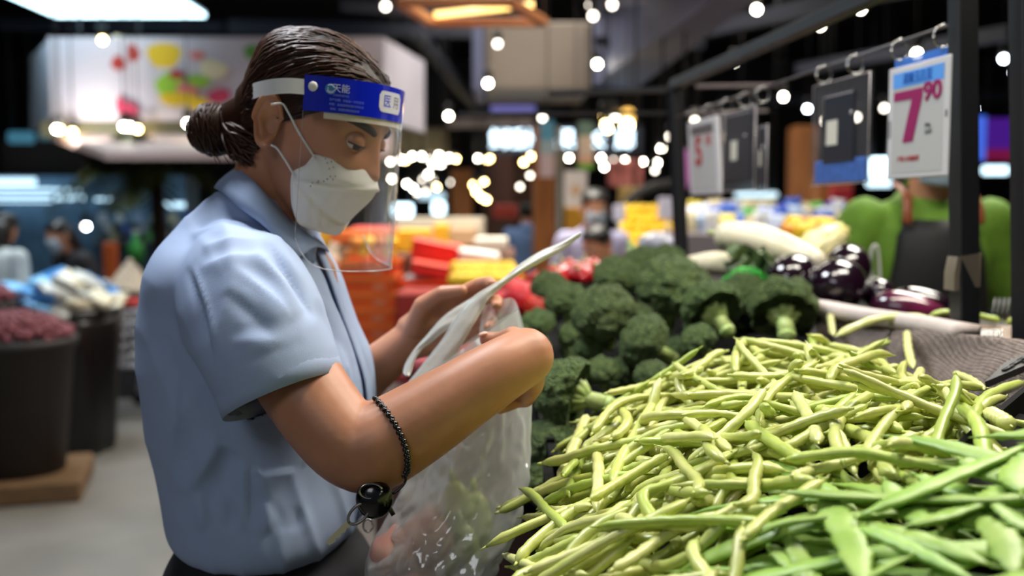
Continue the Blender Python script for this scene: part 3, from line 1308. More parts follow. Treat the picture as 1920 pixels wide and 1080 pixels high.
band_text('天能', .0105, -1.02, .0085, print_white)
band_text('TIANNENG', .0038, -1.02, .0010, print_pale)
for i, (tx, ph) in enumerate((('生产日期：合格品一次性使用', -.93), ('材质：高清透明防雾材料制成', -.93), ('规格：双面防雾隔离面罩', -.95))):
    band_text(tx, .0032, ph, -.0045 - .0052 * i, print_pale)
gl_ = MB()
pc = cyl(-1.17, .0075, .0009)
px = (cyl(-1.15, 0) - cyl(-1.19, 0)).normalized()
pz = SROT @ Vector((0, 0, 1))
gl_.add([pc + px * .0062 * math.cos(a) + pz * .0062 * math.sin(a) for a in np.linspace(0, 2 * PI, 24, endpoint=False)], [tuple(range(24))])
gl_.build('round_emblem', M('emblem_teal', (70, 140, 200), .4), band, False)
ar = MB()
for (r0, t0, t1) in ((.0045, .3, 2.4), (.003, 2.6, 5.2), (.0045, 3.6, 5.6)):
    ar.tube([pc + (px * math.cos(t) + pz * math.sin(t)) * r0 for t in np.linspace(t0, t1, 10)], .0006, 5)
ar.build('emblem_swirl', print_white, band, True)
bdg = MB()
rgb_ = []
for a in np.linspace(-.42, .10, 16):
    e = min(1, min(a + .42, .10 - a) / .05)
    h = .0125 * (.55 + .45 * math.sqrt(max(0, e)))
    rgb_.append([cyl(a, .002 + h, .0010), cyl(a, .002 - h, .0010)])
bdg.loft(rgb_, False, False, False)
bdg.build('white_badge', M('badge_white', (205, 205, 220), .4), band, True)
band_text('医', .016, -.26, .002, M('badge_blue', (40, 60, 200), .4))
band_text('用', .016, -.04, .002, M('badge_grey', (110, 105, 120), .4))
rv = MB()
rv.sphere(cyl(-1.43, .0085, .001), (.0058, .003, .0058), 18, 10, SROT)
rv.build('white_rivet', M('rivet_white', (235, 230, 225), .4), shield, True)
stp = MB()
spine = [(570, 162, 1.129), (540, 160, 1.128), (510, 162, 1.132), (485, 167, 1.15), (468, 173, 1.18), (462, 178, 1.225)]
top = smoothcurve([P(u, v - 14, d) for u, v, d in spine], 24)
bot = smoothcurve([P(u, v + 15, d) for u, v, d in spine], 24)
far = [P(470, 172, 1.29), P(500, 165, 1.325), P(545, 168, 1.33)]
rg = []
for a, b in zip(top, bot):
    o_ = (a - hc)
    o_.z = 0
    o_.normalize()
    rg.append([a, b, b - o_ * .0018, a - o_ * .0018])
stp.loft(rg)
stp.build('head_strap', white_elastic, shield, 'auto')

# --- bracelet with keys on the near forearm
brc = thing('bracelet', P(745, 840, 1.05), 'black beaded spring bracelet with keys on the near forearm of woman in blue', 'bracelet')
bc = smoothcurve([P(704, 747, 1.036), P(722, 768, 1.018), P(742, 798, 1.008), P(757, 830, 1.004), P(764, 860, 1.006), P(763, 884, 1.016), P(752, 896, 1.032)], 36)
back = smoothcurve([P(752, 896, 1.032), P(735, 880, 1.075), P(715, 830, 1.100), P(702, 770, 1.085), P(704, 747, 1.036)], 20)[1:-1]
cord = MB().tube(bc + back + [bc[0]], .0012, 6)
cord.build('cord', black_bead, brc, True)
b0 = MB().sphere((0, 0, 0), .0030, 10, 7).mesh('bead', black_bead)
for i, p in enumerate(bc + back):
    o = bpy.data.objects.new('bead', b0)
    o.parent = brc
    o.location = p - wloc(brc) + Vector((.0008 if i % 2 else -.0008, 0, 0))
    COL.objects.link(o)
keys = thing('key_ring', P(740, 910, 1.02), 'steel key ring with a black fob and silver keys hanging from the beaded bracelet', 'keys')
rgc = P(736, 909, 1.028)
ringp = [rgc + Vector((math.cos(a) * .0135 + math.sin(a) * .004, math.sin(a) * .003, math.sin(a) * .0105 + math.cos(a) * .004)) for a in np.linspace(0, 2 * PI, 30)]
MB().tube(ringp, .0013, 8).build('split_ring', dark_steel, keys, True)
fobc = P(702, 936, 1.020)
fob = MB().sphere(fobc, (.0195, .013, .0205), 24, 14).build('black_fob', black_bead, keys, True)
MB().tube([fobc + Vector((math.cos(a) * .011 - .002, -.0115 + .002 * math.cos(a), math.sin(a) * .0075 + .012)) for a in np.linspace(0, 2 * PI, 24)], .0012, 8).build('fob_ring', steel_m, fob, True)
k1 = MB()
a, b = P(686, 950, 1.012), P(623, 1012, 1.008)
dv = (b - a).normalized()
sv = dv.cross(Vector((0, -1, 0))).normalized()
lp_ = [a + dv * (.010 + .013 * math.cos(t)) + sv * .0075 * math.sin(t) for t in np.linspace(0, 2 * PI, 24)]
k1.tube(lp_, .0016, 8)
k1.build('key_bow', M('worn_steel', (150, 144, 138), .3, metal=.4), keys, True)
k2 = MB()
p0 = a + dv * .022
ps = [p0 + sv * .0032, p0 + dv * .028 + sv * .0032]
poly = [p0 - sv * .0035]
for i in range(6):
    t = i / 6
    poly += [p0 + dv * (.022 * t + .004) - sv * (.0035 - .0014 * (i % 2)), p0 + dv * (.022 * t + .006) - sv * (.0035 - .0014 * ((i + 1) % 2))]
poly += [p0 + dv * .031 - sv * .002, p0 + dv * .031 + sv * .002, p0 + dv * .028 + sv * .0034, p0 + sv * .0034]
k2.prism(poly, (0, 0, 0), (0, .0022, 0))
k2.build('key_blade', brass_steel, keys, False)
k3 = MB()
a, b = P(722, 938, 1.02), P(738, 966, 1.018)
k3.tube([a, a.lerp(b, .5), b], [.0035, .0045, .0042], 8, flat=.35)
k3.build('key_tag', dark_steel, keys, True)
# ------------------------------------------------------------------ the vegetable stall
FREL = lambda u, v, d: P(u, v, d)
mesh_m = M('grey_mesh_liner', (132, 118, 112), .85, var=.25, vscale=120, bump=1.0, bscale=110, kind='weave', bdist=.003)
crate_m = M('black_crate_plastic', (14, 14, 15), .38, var=.1, vscale=20)
dull_black = M('dull_black_liner', (15, 15, 15), .85, spec=.15)
white_pad = M('white_ledge', (205, 190, 185), .6, var=.05, vscale=30)
dark_board = M('dark_stall_board', (34, 32, 31), .7, var=.1, vscale=5)

# heap surface through points seen at (u, v) and depth d
HP = [(960, 1000, 1.08), (1000, 930, 1.15), (1085, 800, 1.27), (950, 1085, 1.02), (1100, 1079, .85), (1300, 1079, .74), (1600, 1079, .68), (1919, 1079, .64),
      (1150, 900, 1.0), (1300, 900, .9), (1600, 900, .82), (1900, 890, .79),
      (1200, 760, 1.2), (1400, 760, 1.08), (1600, 755, 1.02), (1850, 765, 1.0), (1130, 830, 1.15),
      (1250, 690, 1.38), (1400, 668, 1.42), (1600, 668, 1.36), (1750, 712, 1.22), (1330, 655, 1.55), (1530, 628, 1.60),
      (1500, 1400, .52), (1150, 1400, .62), (1900, 1400, .5)]
hp = np.array([tuple(P(*q)) for q in HP])


def tps(r2):
    return np.where(r2 > 1e-12, r2 * np.log(np.maximum(r2, 1e-12)) * .5, 0)


n_ = len(hp)
K = tps(((hp[:, None, :2] - hp[None, :, :2]) ** 2).sum(-1)) + np.eye(n_) * .004
Pm = np.c_[np.ones(n_), hp[:, :2]]
A_ = np.block([[K, Pm], [Pm.T, np.zeros((3, 3))]])
sol = np.linalg.solve(A_, np.r_[hp[:, 2], np.zeros(3)])


def heap_z(x, y):
    x, y = np.asarray(x, float), np.asarray(y, float)
    q = np.stack([x, y], -1)
    k = tps(((q[..., None, :] - hp[:, :2]) ** 2).sum(-1))
    return k @ sol[:n_] + sol[n_] + sol[n_ + 1] * x + sol[n_ + 2] * y


GX0, GX1, GY0, GY1, GS = -.06, .66, .40, 1.72, .003
gx = np.arange(GX0, GX1, GS)
gy = np.arange(GY0, GY1, GS)
XX, YY = np.meshgrid(gx, gy)
TGT = heap_z(XX, YY)
HM = TGT - .042                                   # where the pile starts


def hsample(px, py):
    ix = np.clip(((px - GX0) / GS).astype(int), 0, len(gx) - 1)
    iy = np.clip(((py - GY0) / GS).astype(int), 0, len(gy) - 1)
    return HM[iy, ix]


def stamp(pts, rad):
    """Raise the height map to the top of a bean lying along pts."""
    for p, r in zip(pts, rad):
        k = int(r / GS) + 1
        ix, iy = int((p[0] - GX0) / GS), int((p[1] - GY0) / GS)
        x0, x1, y0, y1 = max(ix - k, 0), min(ix + k + 1, len(gx)), max(iy - k, 0), min(iy + k + 1, len(gy))
        if x0 >= x1 or y0 >= y1:
            continue
        d2 = (gx[None, x0:x1] - p[0]) ** 2 + (gy[y0:y1, None] - p[1]) ** 2
        top = np.where(d2 < r * r, p[2] + np.sqrt(np.maximum(r * r - d2, 0)) * .9, -9)
        HM[y0:y1, x0:x1] = np.maximum(HM[y0:y1, x0:x1], top)


bean_m = M('pale_green_bean_skin', (206, 209, 126), .36, var=.12, vscale=38, objvar=.16, c2=(184, 196, 98), coat=.12, bump=.15, bscale=150, sss=0)
bean_m2 = M('cream_green_bean_skin', (224, 224, 152), .38, var=.10, vscale=38, objvar=.12, c2=(206, 210, 122), coat=.12, bump=.15, bscale=150)
bean_m3 = M('deep_green_bean_skin', (168, 190, 84), .36, var=.10, vscale=38, objvar=.16, c2=(184, 200, 96), coat=.12, bump=.15, bscale=150)
flat_m = M('flat_bean_skin', (158, 190, 92), .44, var=.10, vscale=25, objvar=.14, c2=(130, 168, 62), coat=.04, bump=.2, bscale=90)
tip_m = M('bean_tip', (120, 110, 60), .7)
BM = [bean_m, bean_m, bean_m2, bean_m3]


def bean_line(L, curve, scurve, n=17):
    """Centre line of a bean in its own plane, about the origin."""
    pts = []
    x = y = 0.0
    h0 = 0
    for i in range(n):
        t = i / (n - 1)
        ang = curve * (t - .5) + scurve * math.sin(t * 2 * PI)
        pts.append((x, y))
        x += math.cos(ang) * L / (n - 1)
        y += math.sin(ang) * L / (n - 1)
    c = np.array(pts).mean(0)
    return np.array([(p[0] - c[0], p[1] - c[1], 0.0) for p in pts])


def bean_mesh(line, R, seed, flat=False, mats=None, name='string_bean'):
    rg = random.Random(seed)
    n = len(line)
    rad = []
    ph = rg.uniform(0, 6)
    lumps = rg.uniform(5, 7.5)
    for i in range(n):
        t = i / (n - 1)
        e = min(1, (t / .07)) ** .5 * min(1, ((1 - t) / .10)) ** .55
        if flat:
            e = min(1, (t / .24)) ** .65 * min(1, ((1 - t) / .26)) ** .7
        rad.append(max(.0012, R * e * (1 + .11 * math.sin(t * lumps * 2 * PI + ph))))
    mb = MB()
    rings = []
    ns = 10 if not flat else 12
    for i in range(n):
        a = line[max(i - 1, 0)]
        b = line[min(i + 1, n - 1)]
        t = Vector(b - a).normalized()
        up = Vector((0, 0, 1))
        w = up.cross(t).normalized()
        tw = rg.uniform(-.02, .02) + .25 * math.sin(i / n * 3 + ph)
        u2 = (up * math.cos(tw) + w * math.sin(tw))
        w2 = (w * math.cos(tw) - up * math.sin(tw))
        ring = []
        for j in range(ns):
            an = 2 * PI * j / ns
            rw = rad[i] * (1.0 if not flat else 1.0)
            rh = rad[i] * (.86 if not flat else .0)
            if flat:
                rh = min(.0030, rad[i] * .5) * (1 + .25 * math.sin(i / n * lumps * 2 * PI + ph) * (1 if abs(math.cos(an)) < .7 else .2))
            ring.append(Vector(line[i]) + w2 * math.cos(an) * rw + u2 * math.sin(an) * rh)
        rings.append(ring)
    # stalk end and pointed tip
    mb.loft(rings)
    d0 = Vector(line[0] - line[1]).normalized()
    d1 = Vector(line[-1] - line[-2]).normalized()
    p1 = Vector(line[-1])
    mb.tube([p1 - d1 * .001, p1 + d1 * .004 + Vector((0, .001, 0)), p1 + d1 * .008 + Vector((0, .003, .0005))], [.0013, .0008, .0002], 5)
    mb.tube([Vector(line[0]) + d0 * -.001, Vector(line[0]) + d0 * .004], [.0018, .0012], 5)
    return mb, rad


VAR = []
for k in range(18):
    L = RNG.uniform(.105, .165)
    ln = bean_line(L, RNG.uniform(-1.5, 1.5), RNG.uniform(-.42, .42))
    ln[:, 2] = np.sin(np.linspace(0, PI, len(ln))) * RNG.uniform(-.003, .006)
    R = RNG.uniform(.0047, .0064)
    mb, rad = bean_mesh(ln, R, k)
    VAR.append((ln, R, mb, mb.mesh('string_bean', BM[k % 4])))
FVAR = []
for k in range(10):
    L = RNG.uniform(.13, .19)
    ln = bean_line(L, RNG.uniform(-.45, .45), RNG.uniform(-.12, .12))
    ln[:, 2] = np.sin(np.linspace(0, PI, len(ln)) * RNG.uniform(.8, 1.6)) * RNG.uniform(-.006, .010)
    R = RNG.uniform(.0082, .0112)
    mb, rad = bean_mesh(ln, R, 50 + k, True)
    FVAR.append((ln, R, mb, mb.mesh('flat_bean', flat_m)))


def settle(ln, R, x, y, yaw, roll=0.0, flat=False, extra_tilt=0.0):
    """Lay a bean on the pile: yaw, then tilt to the slope under it, then raise until it just touches."""
    c, s = math.cos(yaw), math.sin(yaw)
    px, py = x + ln[:, 0] * c - ln[:, 1] * s, y + ln[:, 0] * s + ln[:, 1] * c
    h = hsample(px, py)
    t = ln[:, 0]
    sl = np.clip(np.polyfit(t, h, 1)[0], -.55, .55) * .9 + extra_tilt
    r = R if not flat else .003
    z0 = np.quantile(h - sl * t - ln[:, 2], .94 if flat else .82) + r * .75
    pz = z0 + sl * t + ln[:, 2]
    M4 = Matrix.Translation((x, y, z0)) @ Matrix.Rotation(yaw, 4, 'Z') @ Matrix.Rotation(-math.atan(sl), 4, 'Y') @ Matrix.Rotation(roll, 4, 'X')
    return M4, np.stack([px, py, pz], -1)


def in_heap(x, y):
    u, v, d = PIX((x, y, heap_z(x, y)))
    if d < .5 or y < .44:
        return False
    left = np.interp(v, [640, 690, 800, 930, 1000, 1090, 1500], [1350, 1260, 1120, 1050, 1022, 1010, 980])
    top = np.interp(u, [900, 1085, 1250, 1400, 1560, 1700, 1780, 1950], [920, 815, 716, 682, 662, 715, 762, 790])
    if u > 1760 and 735 < v < 900 and v > 872 - (u - 1765) * .86 and v < 905 - (u - 1765) * .10:
        return False
    return u > left and v > top and x < .60


placed = []
NB = 1500
for k in range(NB):
    # choose the emptiest of a few random spots
    best = None
    for _ in range(9):
        x, y = RNG.uniform(.0, .60), RNG.uniform(.46, 1.62)
        if not in_heap(x, y):
            continue
        ix, iy = int((x - GX0) / GS), int((y - GY0) / GS)
        gap = TGT[iy, ix] - HM[max(iy - 5, 0):iy + 6, max(ix - 5, 0):ix + 6].mean()
        if best is None or gap > best[0]:
            best = (gap, x, y)
    if best is None:
        continue
    gap, x, y = best
    if gap < .009:
        continue
    u, v, d = PIX((x, y, heap_z(x, y)))
    # flat green beans lie towards the near right corner, in a part of their own
    flatzone = u > 1380 and v > 900 + max(0, (1500 - u)) * .9
    fv = flatzone and RNG.random() < .92
    yaw = RNG.uniform(0, 2 * PI) if RNG.random() < .78 else RNG.normal(.55, .6)
    if fv:
        yaw = RNG.normal(2.55, .42)
    V = FVAR[RNG.integers(len(FVAR))] if fv else VAR[RNG.integers(len(VAR))]
    ln, R, mb, me = V
    M4, pts = settle(ln, R, x, y, yaw, RNG.uniform(-.6, .6) if not fv else RNG.normal(0, .22), fv, RNG.normal(0, .05 if fv else .13))
    stamp(pts, np.full(len(pts), R if not fv else R * .75))
    placed.append([M4, pts, me, mb, fv, u, v, d])

# hero beans: traced where they stand out in the pile: pixel path, lift over the heap, radius, flat?
HERO = [
    ([(1521, 628), (1527, 660), (1538, 718)], .005, .0058, False, 3), ([(1400, 792), (1450, 830), (1512, 868)], .016, .0064, False, 3),
    ([(1240, 995), (1205, 930), (1260, 905), (1382, 848)], .010, .0055, False, 3), ([(1160, 1000), (1220, 925), (1300, 890), (1375, 850)], .012, .0050, False, 0),
    ([(1668, 722), (1600, 760), (1566, 810), (1582, 872)], .016, .0058, False, 0), ([(1470, 862), (1600, 848), (1720, 868), (1820, 872)], .014, .0055, False, 3),
    ([(1100, 780), (1080, 830), (1048, 905)], .010, .0068, False, 2), ([(1118, 830), (1122, 880), (1120, 960)], .010, .0062, False, 2),
    ([(1395, 1010), (1450, 960), (1545, 900)], .010, .0054, False, 0), ([(945, 1040), (1010, 1066), (1100, 1078)], .004, .0052, False, 2),
    ([(1240, 985), (1310, 985), (1390, 945)], .008, .0056, False, 2), ([(1010, 1030), (1070, 990), (1150, 972), (1195, 985)], .010, .0068, False, 2),
    ([(1608, 868), (1690, 760), (1772, 722), (1850, 728)], .010, .0056, False, 0), ([(1800, 760), (1835, 800), (1850, 878)], .018, .0068, False, 3),
    ([(1820, 790), (1850, 745), (1918, 716)], .014, .0062, False, 3), ([(1855, 775), (1895, 798)], .012, .0085, False, 2),
    ([(1700, 622), (1703, 655), (1712, 690)], .012, .0058, False, 2), ([(1728, 690), (1712, 735), (1698, 768)], .010, .0058, False, 2),
    ([(1568, 630), (1640, 600), (1720, 596), (1795, 618)], .012, .0078, False, 2), ([(1556, 588), (1562, 628)], .008, .0060, False, 2),
    ([(1600, 662), (1640, 650), (1668, 640)], .010, .0046, False, 3), ([(1450, 640), (1400, 680), (1390, 740)], .006, .0060, False, 0),
    ([(1490, 735), (1520, 790), (1535, 830)], .008, .0060, False, 2), ([(1265, 770), (1330, 815), (1370, 845)], .009, .0060, False, 2),
    ([(1235, 740), (1170, 850), (1148, 905)], .008, .0060, False, 0), ([(1790, 700), (1820, 712), (1845, 730)], .010, .0050, False, 2),
    ([(1536, 912), (1570, 970), (1600, 1030), (1622, 1100)], .008, .0112, True, 0), ([(1705, 985), (1780, 965), (1850, 935), (1890, 905)], .010, .0105, True, 0),
    ([(1390, 1020), (1450, 985), (1560, 970), (1690, 965)], .010, .0062, True, 0), ([(1600, 985), (1700, 1025), (1830, 1090)], .012, .0062, True, 0),
    ([(1610, 980), (1720, 1010), (1860, 1060)], .010, .0085, True, 0), ([(1440, 1020), (1490, 1060), (1540, 1100)], .010, .0100, True, 0),
    ([(1660, 900), (1700, 950), (1735, 985)], .012, .0100, True, 0), ([(1715, 890), (1780, 915), (1830, 930)], .012, .0085, True, 0),
    ([(1800, 862), (1850, 880), (1895, 905)], .010, .0112, True, 0), ([(1915, 850), (1905, 885), (1915, 925)], .012, .0125, True, 0),
    ([(1840, 970), (1880, 1010), (1905, 1080)], .012, .0110, True, 0), ([(1870, 940), (1905, 975), (1940, 1000)], .012, .0110, True, 0),
    ([(1520, 1100), (1500, 1050), (1480, 1000)], .008, .0080, True, 0), ([(1760, 1090), (1790, 1060), (1850, 1040)], .014, .0110, True, 0)]


def on_heap(u, v, lift):
    """Where the view ray through (u, v) meets the heap, raised by lift."""
    dr = P(u, v, 1) - EYE
    lo, hi = .3, 2.4
    ts = np.linspace(lo, hi, 420)
    pts = np.array(EYE)[None] + ts[:, None] * np.array(dr)[None]
    below = pts[:, 2] < heap_z(pts[:, 0], pts[:, 1]) + lift
    i = int(np.argmax(below)) if below.any() else len(ts) - 1
    return Vector(pts[i])


hero_n = 0
HEROES = []
for (path, lift, R, fl, mk_) in HERO:
    w = [on_heap(u, v, lift) for (u, v) in path]
    # keep a smooth depth along the bean
    ds = [PIX(p)[2] for p in w]
    c = smoothcurve([P(u, v, d) for (u, v), d in zip(path, np.linspace(ds[0], ds[-1], len(ds)) * .5 + np.array(ds) * .5)], 19)
    org = c[0].lerp(c[-1], .5)
    ln = np.array([tuple(p - org) for p in c])
    mb, rad = bean_mesh(ln, R, 100 + hero_n, fl)
    # bring it towards the eye until it lies on top of the pile
    sc_h = 1.0
    for _ in range(40):
        q = np.array(EYE)[None] + (np.array([tuple(p) for p in c]) - np.array(EYE)[None]) * sc_h
        inside = (q[:, 0] > GX0) & (q[:, 0] < GX1) & (q[:, 1] > GY0) & (q[:, 1] < GY1)
        bad = ((q[:, 2] < hsample(q[:, 0], q[:, 1]) - (.001 if not fl else .002)) & inside).mean()
        if bad < .22:
            break
        sc_h -= .003
    org = EYE + (org - EYE) * sc_h
    ln = ln * sc_h
    mb, rad = bean_mesh(ln, R, 100 + hero_n, fl)
    if sc_h < .93:
        org = EYE + (org - EYE) / sc_h * .93
    HEROES.append((mb.mesh('flat_bean' if fl else 'string_bean', flat_m if fl else BM[mk_]), org, fl, path))
    hero_n += 1

# the 300 of each kind that show largest are things of their own; the rest is one mass of stuff
rest = {False: MB(), True: MB()}
for kind, nm in ((False, 'string_bean'), (True, 'flat_bean')):
    L_ = [q for q in placed if q[4] == kind]
    # later beans lie on top
    vis = []
    for i, q in enumerate(L_):
        u, v, d = q[5:8]
        infr = 920 < u < 1960 and v < 1120
        over = (q[1][:, 2] - hsample(q[1][:, 0], q[1][:, 1])).mean()
        vis.append((0 if infr else 1, -over > .006, d, i))
    lim = 300 - sum(1 for h in HEROES if h[2] == kind)
    keep = set(x[3] for x in sorted(vis)[:lim])
    grp = 'string beans in the heap' if not kind else 'flat beans in the near corner'
    for i, q in enumerate(L_):
        if i in keep:
            o = bpy.data.objects.new(nm, q[2])
            o.matrix_world = q[0]
            COL.objects.link(o)
            tag(o, {'pale_green_bean_skin': 'pale green round string bean lying among others in the heap', 'cream_green_bean_skin': 'cream coloured round string bean lying among others in the heap', 'deep_green_bean_skin': 'fresh green round string bean lying among others in the heap', 'flat_bean_skin': 'broad flat green bean pod lying among others in the near corner of the stall'}[q[2].materials[0].name], 'bean', grp)
        else:
            mb = q[3]
            a = np.c_[np.array(mb.v), np.ones(len(mb.v))] @ np.array(q[0]).T
            rest[kind].add(a[:, :3].tolist(), mb.f)
HL = {0: 'upright green bean sticking out of the top of the heap', 1: 'thick pointed green bean poking out of the middle of the heap',
      4: 'hooked pale bean curling down on top of the heap', 5: 'long straight green bean at the border of the flat beans',
      6: 'pale bean standing against the lower broccoli at the edge of the heap', 9: 'long thin bean at the bottom corner of the heap beside the bag',
      13: 'bean hanging down over the black crate edge', 15: 'short cut-off pale bean end lying on the black crate',
      16: 'wilted bean standing upright against the grey mesh liner', 18: 'long pale bean lying along the white ledge by the post',
      19: 'small pale bean leaning upright on the white ledge', 26: 'wide blistered flat bean pointing down at the bottom edge',
      27: 'wide dark green flat bean lying across the others in the near corner', 35: 'flat bean cut by the picture edge above the black crate'}
for i, (me, org, fl, path) in enumerate(HEROES):
    o = bpy.data.objects.new(me.name.split('.')[0], me)
    o.location = org
    COL.objects.link(o)
    if i in HL:
        tag(o, HL[i], 'bean', 'flat beans in the near corner' if fl else 'string beans in the heap')
    else:
        tag(o, 'pale green round string bean lying among others in the heap' if not fl else 'broad flat green bean pod lying among others in the near corner of the stall', 'bean',
            'flat beans in the near corner' if fl else 'string beans in the heap')
for kind, nm, m in ((False, 'string_bean_heap', bean_m), (True, 'flat_bean_heap', flat_m)):
    if rest[kind].v:
        o = rest[kind].build(nm, m, None, True)
        tag(o, 'lower layers of pale green string beans filling the heap' if not kind else 'lower layers of flat green bean pods in the near corner', 'beans', kind='stuff')

# tray surface under the heap
tb = MB()
hmx = TGT - .045
st_ = 12
vs, fs = [], []
ny_, nx_ = len(gy[::st_]), len(gx[::st_])
for j, yy in enumerate(gy[::st_]):
    for i, xx in enumerate(gx[::st_]):
        vs.append((xx, yy, float(hmx[j * st_, i * st_])))
for j in range(ny_ - 1):
    for i in range(nx_ - 1):
        a = j * nx_ + i
        x, y = vs[a][0], vs[a][1]
        u, v, d = PIX((x, y, vs[a][2] + .045))
        if in_heap(x + .015, y + .015):
            fs.append((a, a + 1, a + nx_ + 1, a + nx_))
stall = thing('vegetable_stall', (.45, 1.4, 0), 'dark vegetable stall with sloping trays and a grey mesh lined divider', 'stall')
tb.add(vs, fs)
lin_ = tb.build('tray_liner', dull_black, stall, True)
so = lin_.modifiers.new('thickness', 'SOLIDIFY')
so.thickness = .006
so.offset = -1
# body of the stall
body_ = MB()
body_.box((.36, 1.55, .40), (.60, 2.5, .80))
body_.build('stall_body', dark_board, stall, False)
MB().box((.83, 1.80, .55), (.38, 1.15, 1.10)).build('rear_body', dark_board, stall, False)
# side skirt of the trays on the shopper's side: black slatted crate wall
sk = MB()
for k in range(22):
    y = .52 + k * .085
    x = float(np.interp(y, [.5, .8, 1.02, 1.15, 1.3, 2.6], [.13, .075, .030, .045, .06, .02]))
    zt = float(heap_z(x + .02, min(y, 1.6))) - .035 if y < 1.6 else 1.02
    sk.box((x - .005, y, (zt + .76) / 2), (.012, .07, zt - .76))
sk.build('crate_wall', dull_black, stall, False)
# mesh-lined divider behind the beans
DV = [(1530, 580, 700, 1.80), (1600, 598, 720, 1.68), (1700, 612, 730, 1.50), (1800, 627, 745, 1.36), (1920, 640, 780, 1.22), (2080, 660, 830, 1.08)]
top_ = smoothcurve([P(u, v, d) for u, v, w, d in DV], 40)
bot_ = smoothcurve([P(u - 14, w, d - .05) for u, v, w, d in DV], 40)
ml = MB()
rows_ = []
for k in range(40):
    a, b = top_[k], bot_[k]
    rr = []
    for q in range(14):
        t = q / 13
        p = a.lerp(b, t)
        p += Vector((-.9, -.4, 0)) * (.006 * math.sin(k * .9 + t * 3) * t + .004 * math.sin(k * .37 + t * 7))
        rr.append(p)
    back_ = [p + Vector((.010, .008, 0)) for p in rr[::-1]]
    rows_.append(rr + back_)
ml.loft(rows_)
ml.build('mesh_liner', mesh_m, stall, True)
lg = MB()
lt = smoothcurve([P(1527, 574, 1.80), P(1600, 588, 1.68), P(1700, 603, 1.52), P(1803, 622, 1.37)], 20)
rows_ = []
for k, p in enumerate(lt):
    w = .0125
    rows_.append([p + Vector((0, 0, w)), p + Vector((-.010, -.006, w * .6)), p + Vector((-.012, -.006, -w)), p + Vector((.03, .02, -w)), p + Vector((.035, .02, w * .6))])
lg.loft(rows_)
lg.build('white_ledge', white_pad, stall, True)

# black plastic crate corner breaking through the beans on the right
crt = thing('black_crate', P(1840, 800, .95), 'black slotted plastic crate corner between the string beans and the flat beans', 'crate')
ct = MB()
a, b = on_heap(1765, 866, .010), on_heap(1912, 742, .016)
dn = Vector((0, 0, -.07))
nn = (b - a).cross(Vector((0, 0, 1))).normalized()
ct.prism([a, b + (b - a) * .35, b + (b - a) * .35 + dn, a + dn], (0, 0, 0), nn * -.006)
ct.build('crate_side', dull_black, crt, False)
fl_ = MB()
fa = a + dn * .25
fl_.prism([fa, b + dn * .25, b + dn * .4 + Vector((.12, -.02, -.01)), fa + Vector((.14, -.05, -.02))], (0, 0, 0), Vector((0, 0, -.01)))
fl_.build('crate_floor', dull_black, crt, False)
for k in range(5):
    c = a.lerp(b, .2 + .17 * k) + dn * .45 - nn * .004
    MB().box(c, (.004, .010, .02)).build('crate_rib', crate_m, crt, False)
cr2 = thing('slotted_tray', P(1890, 700, 1.12), 'dark grey slotted tray lid lying against the mesh liner above the beans', 'tray')
slot_grey = M('dark_grey_plastic', (42, 42, 45), .5)
t0, t1 = P(1846, 716, 1.12), P(1952, 672, 1.16)
ax_ = (t1 - t0)
up_ = P(1880, 688, 1.16) - P(1866, 716, 1.12)
MB().prism([t0, t0 + ax_, t0 + ax_ + up_, t0 + up_ * 1.0 + ax_ * .25], (0, 0, 0), (0.004, .004, -.008)).build('tray_plate', slot_grey, cr2, False)
for k in range(4):
    s0 = t0 + ax_ * (.30 + .12 * k) + up_ * (.25 + .16 * (k % 3)) + Vector((-.001, -.001, .001))
    MB().tube([s0, s0 + ax_ * .16 + up_ * .08], .0028, 6, flat=.4).build('slot', crate_m, cr2, True)

# ------------------------------------------------------------------ broccoli
broc_m = M('broccoli_bud_green', (142, 168, 92), .75, var=.30, vscale=5, bump=1.0, bscale=20, kind='voronoi', bdist=.09, c2=(98, 128, 62), objvar=.14)
broc_lm = M('broccoli_pale_bud', (96, 122, 48), .7, var=.25, vscale=40, bump=1.0, bscale=320, kind='voronoi', bdist=.0035, c2=(60, 88, 36))
stalk_m = M('broccoli_stalk', (196, 212, 140), .5, var=.12, vscale=5, c2=(160, 188, 100), bump=.1, bscale=80)


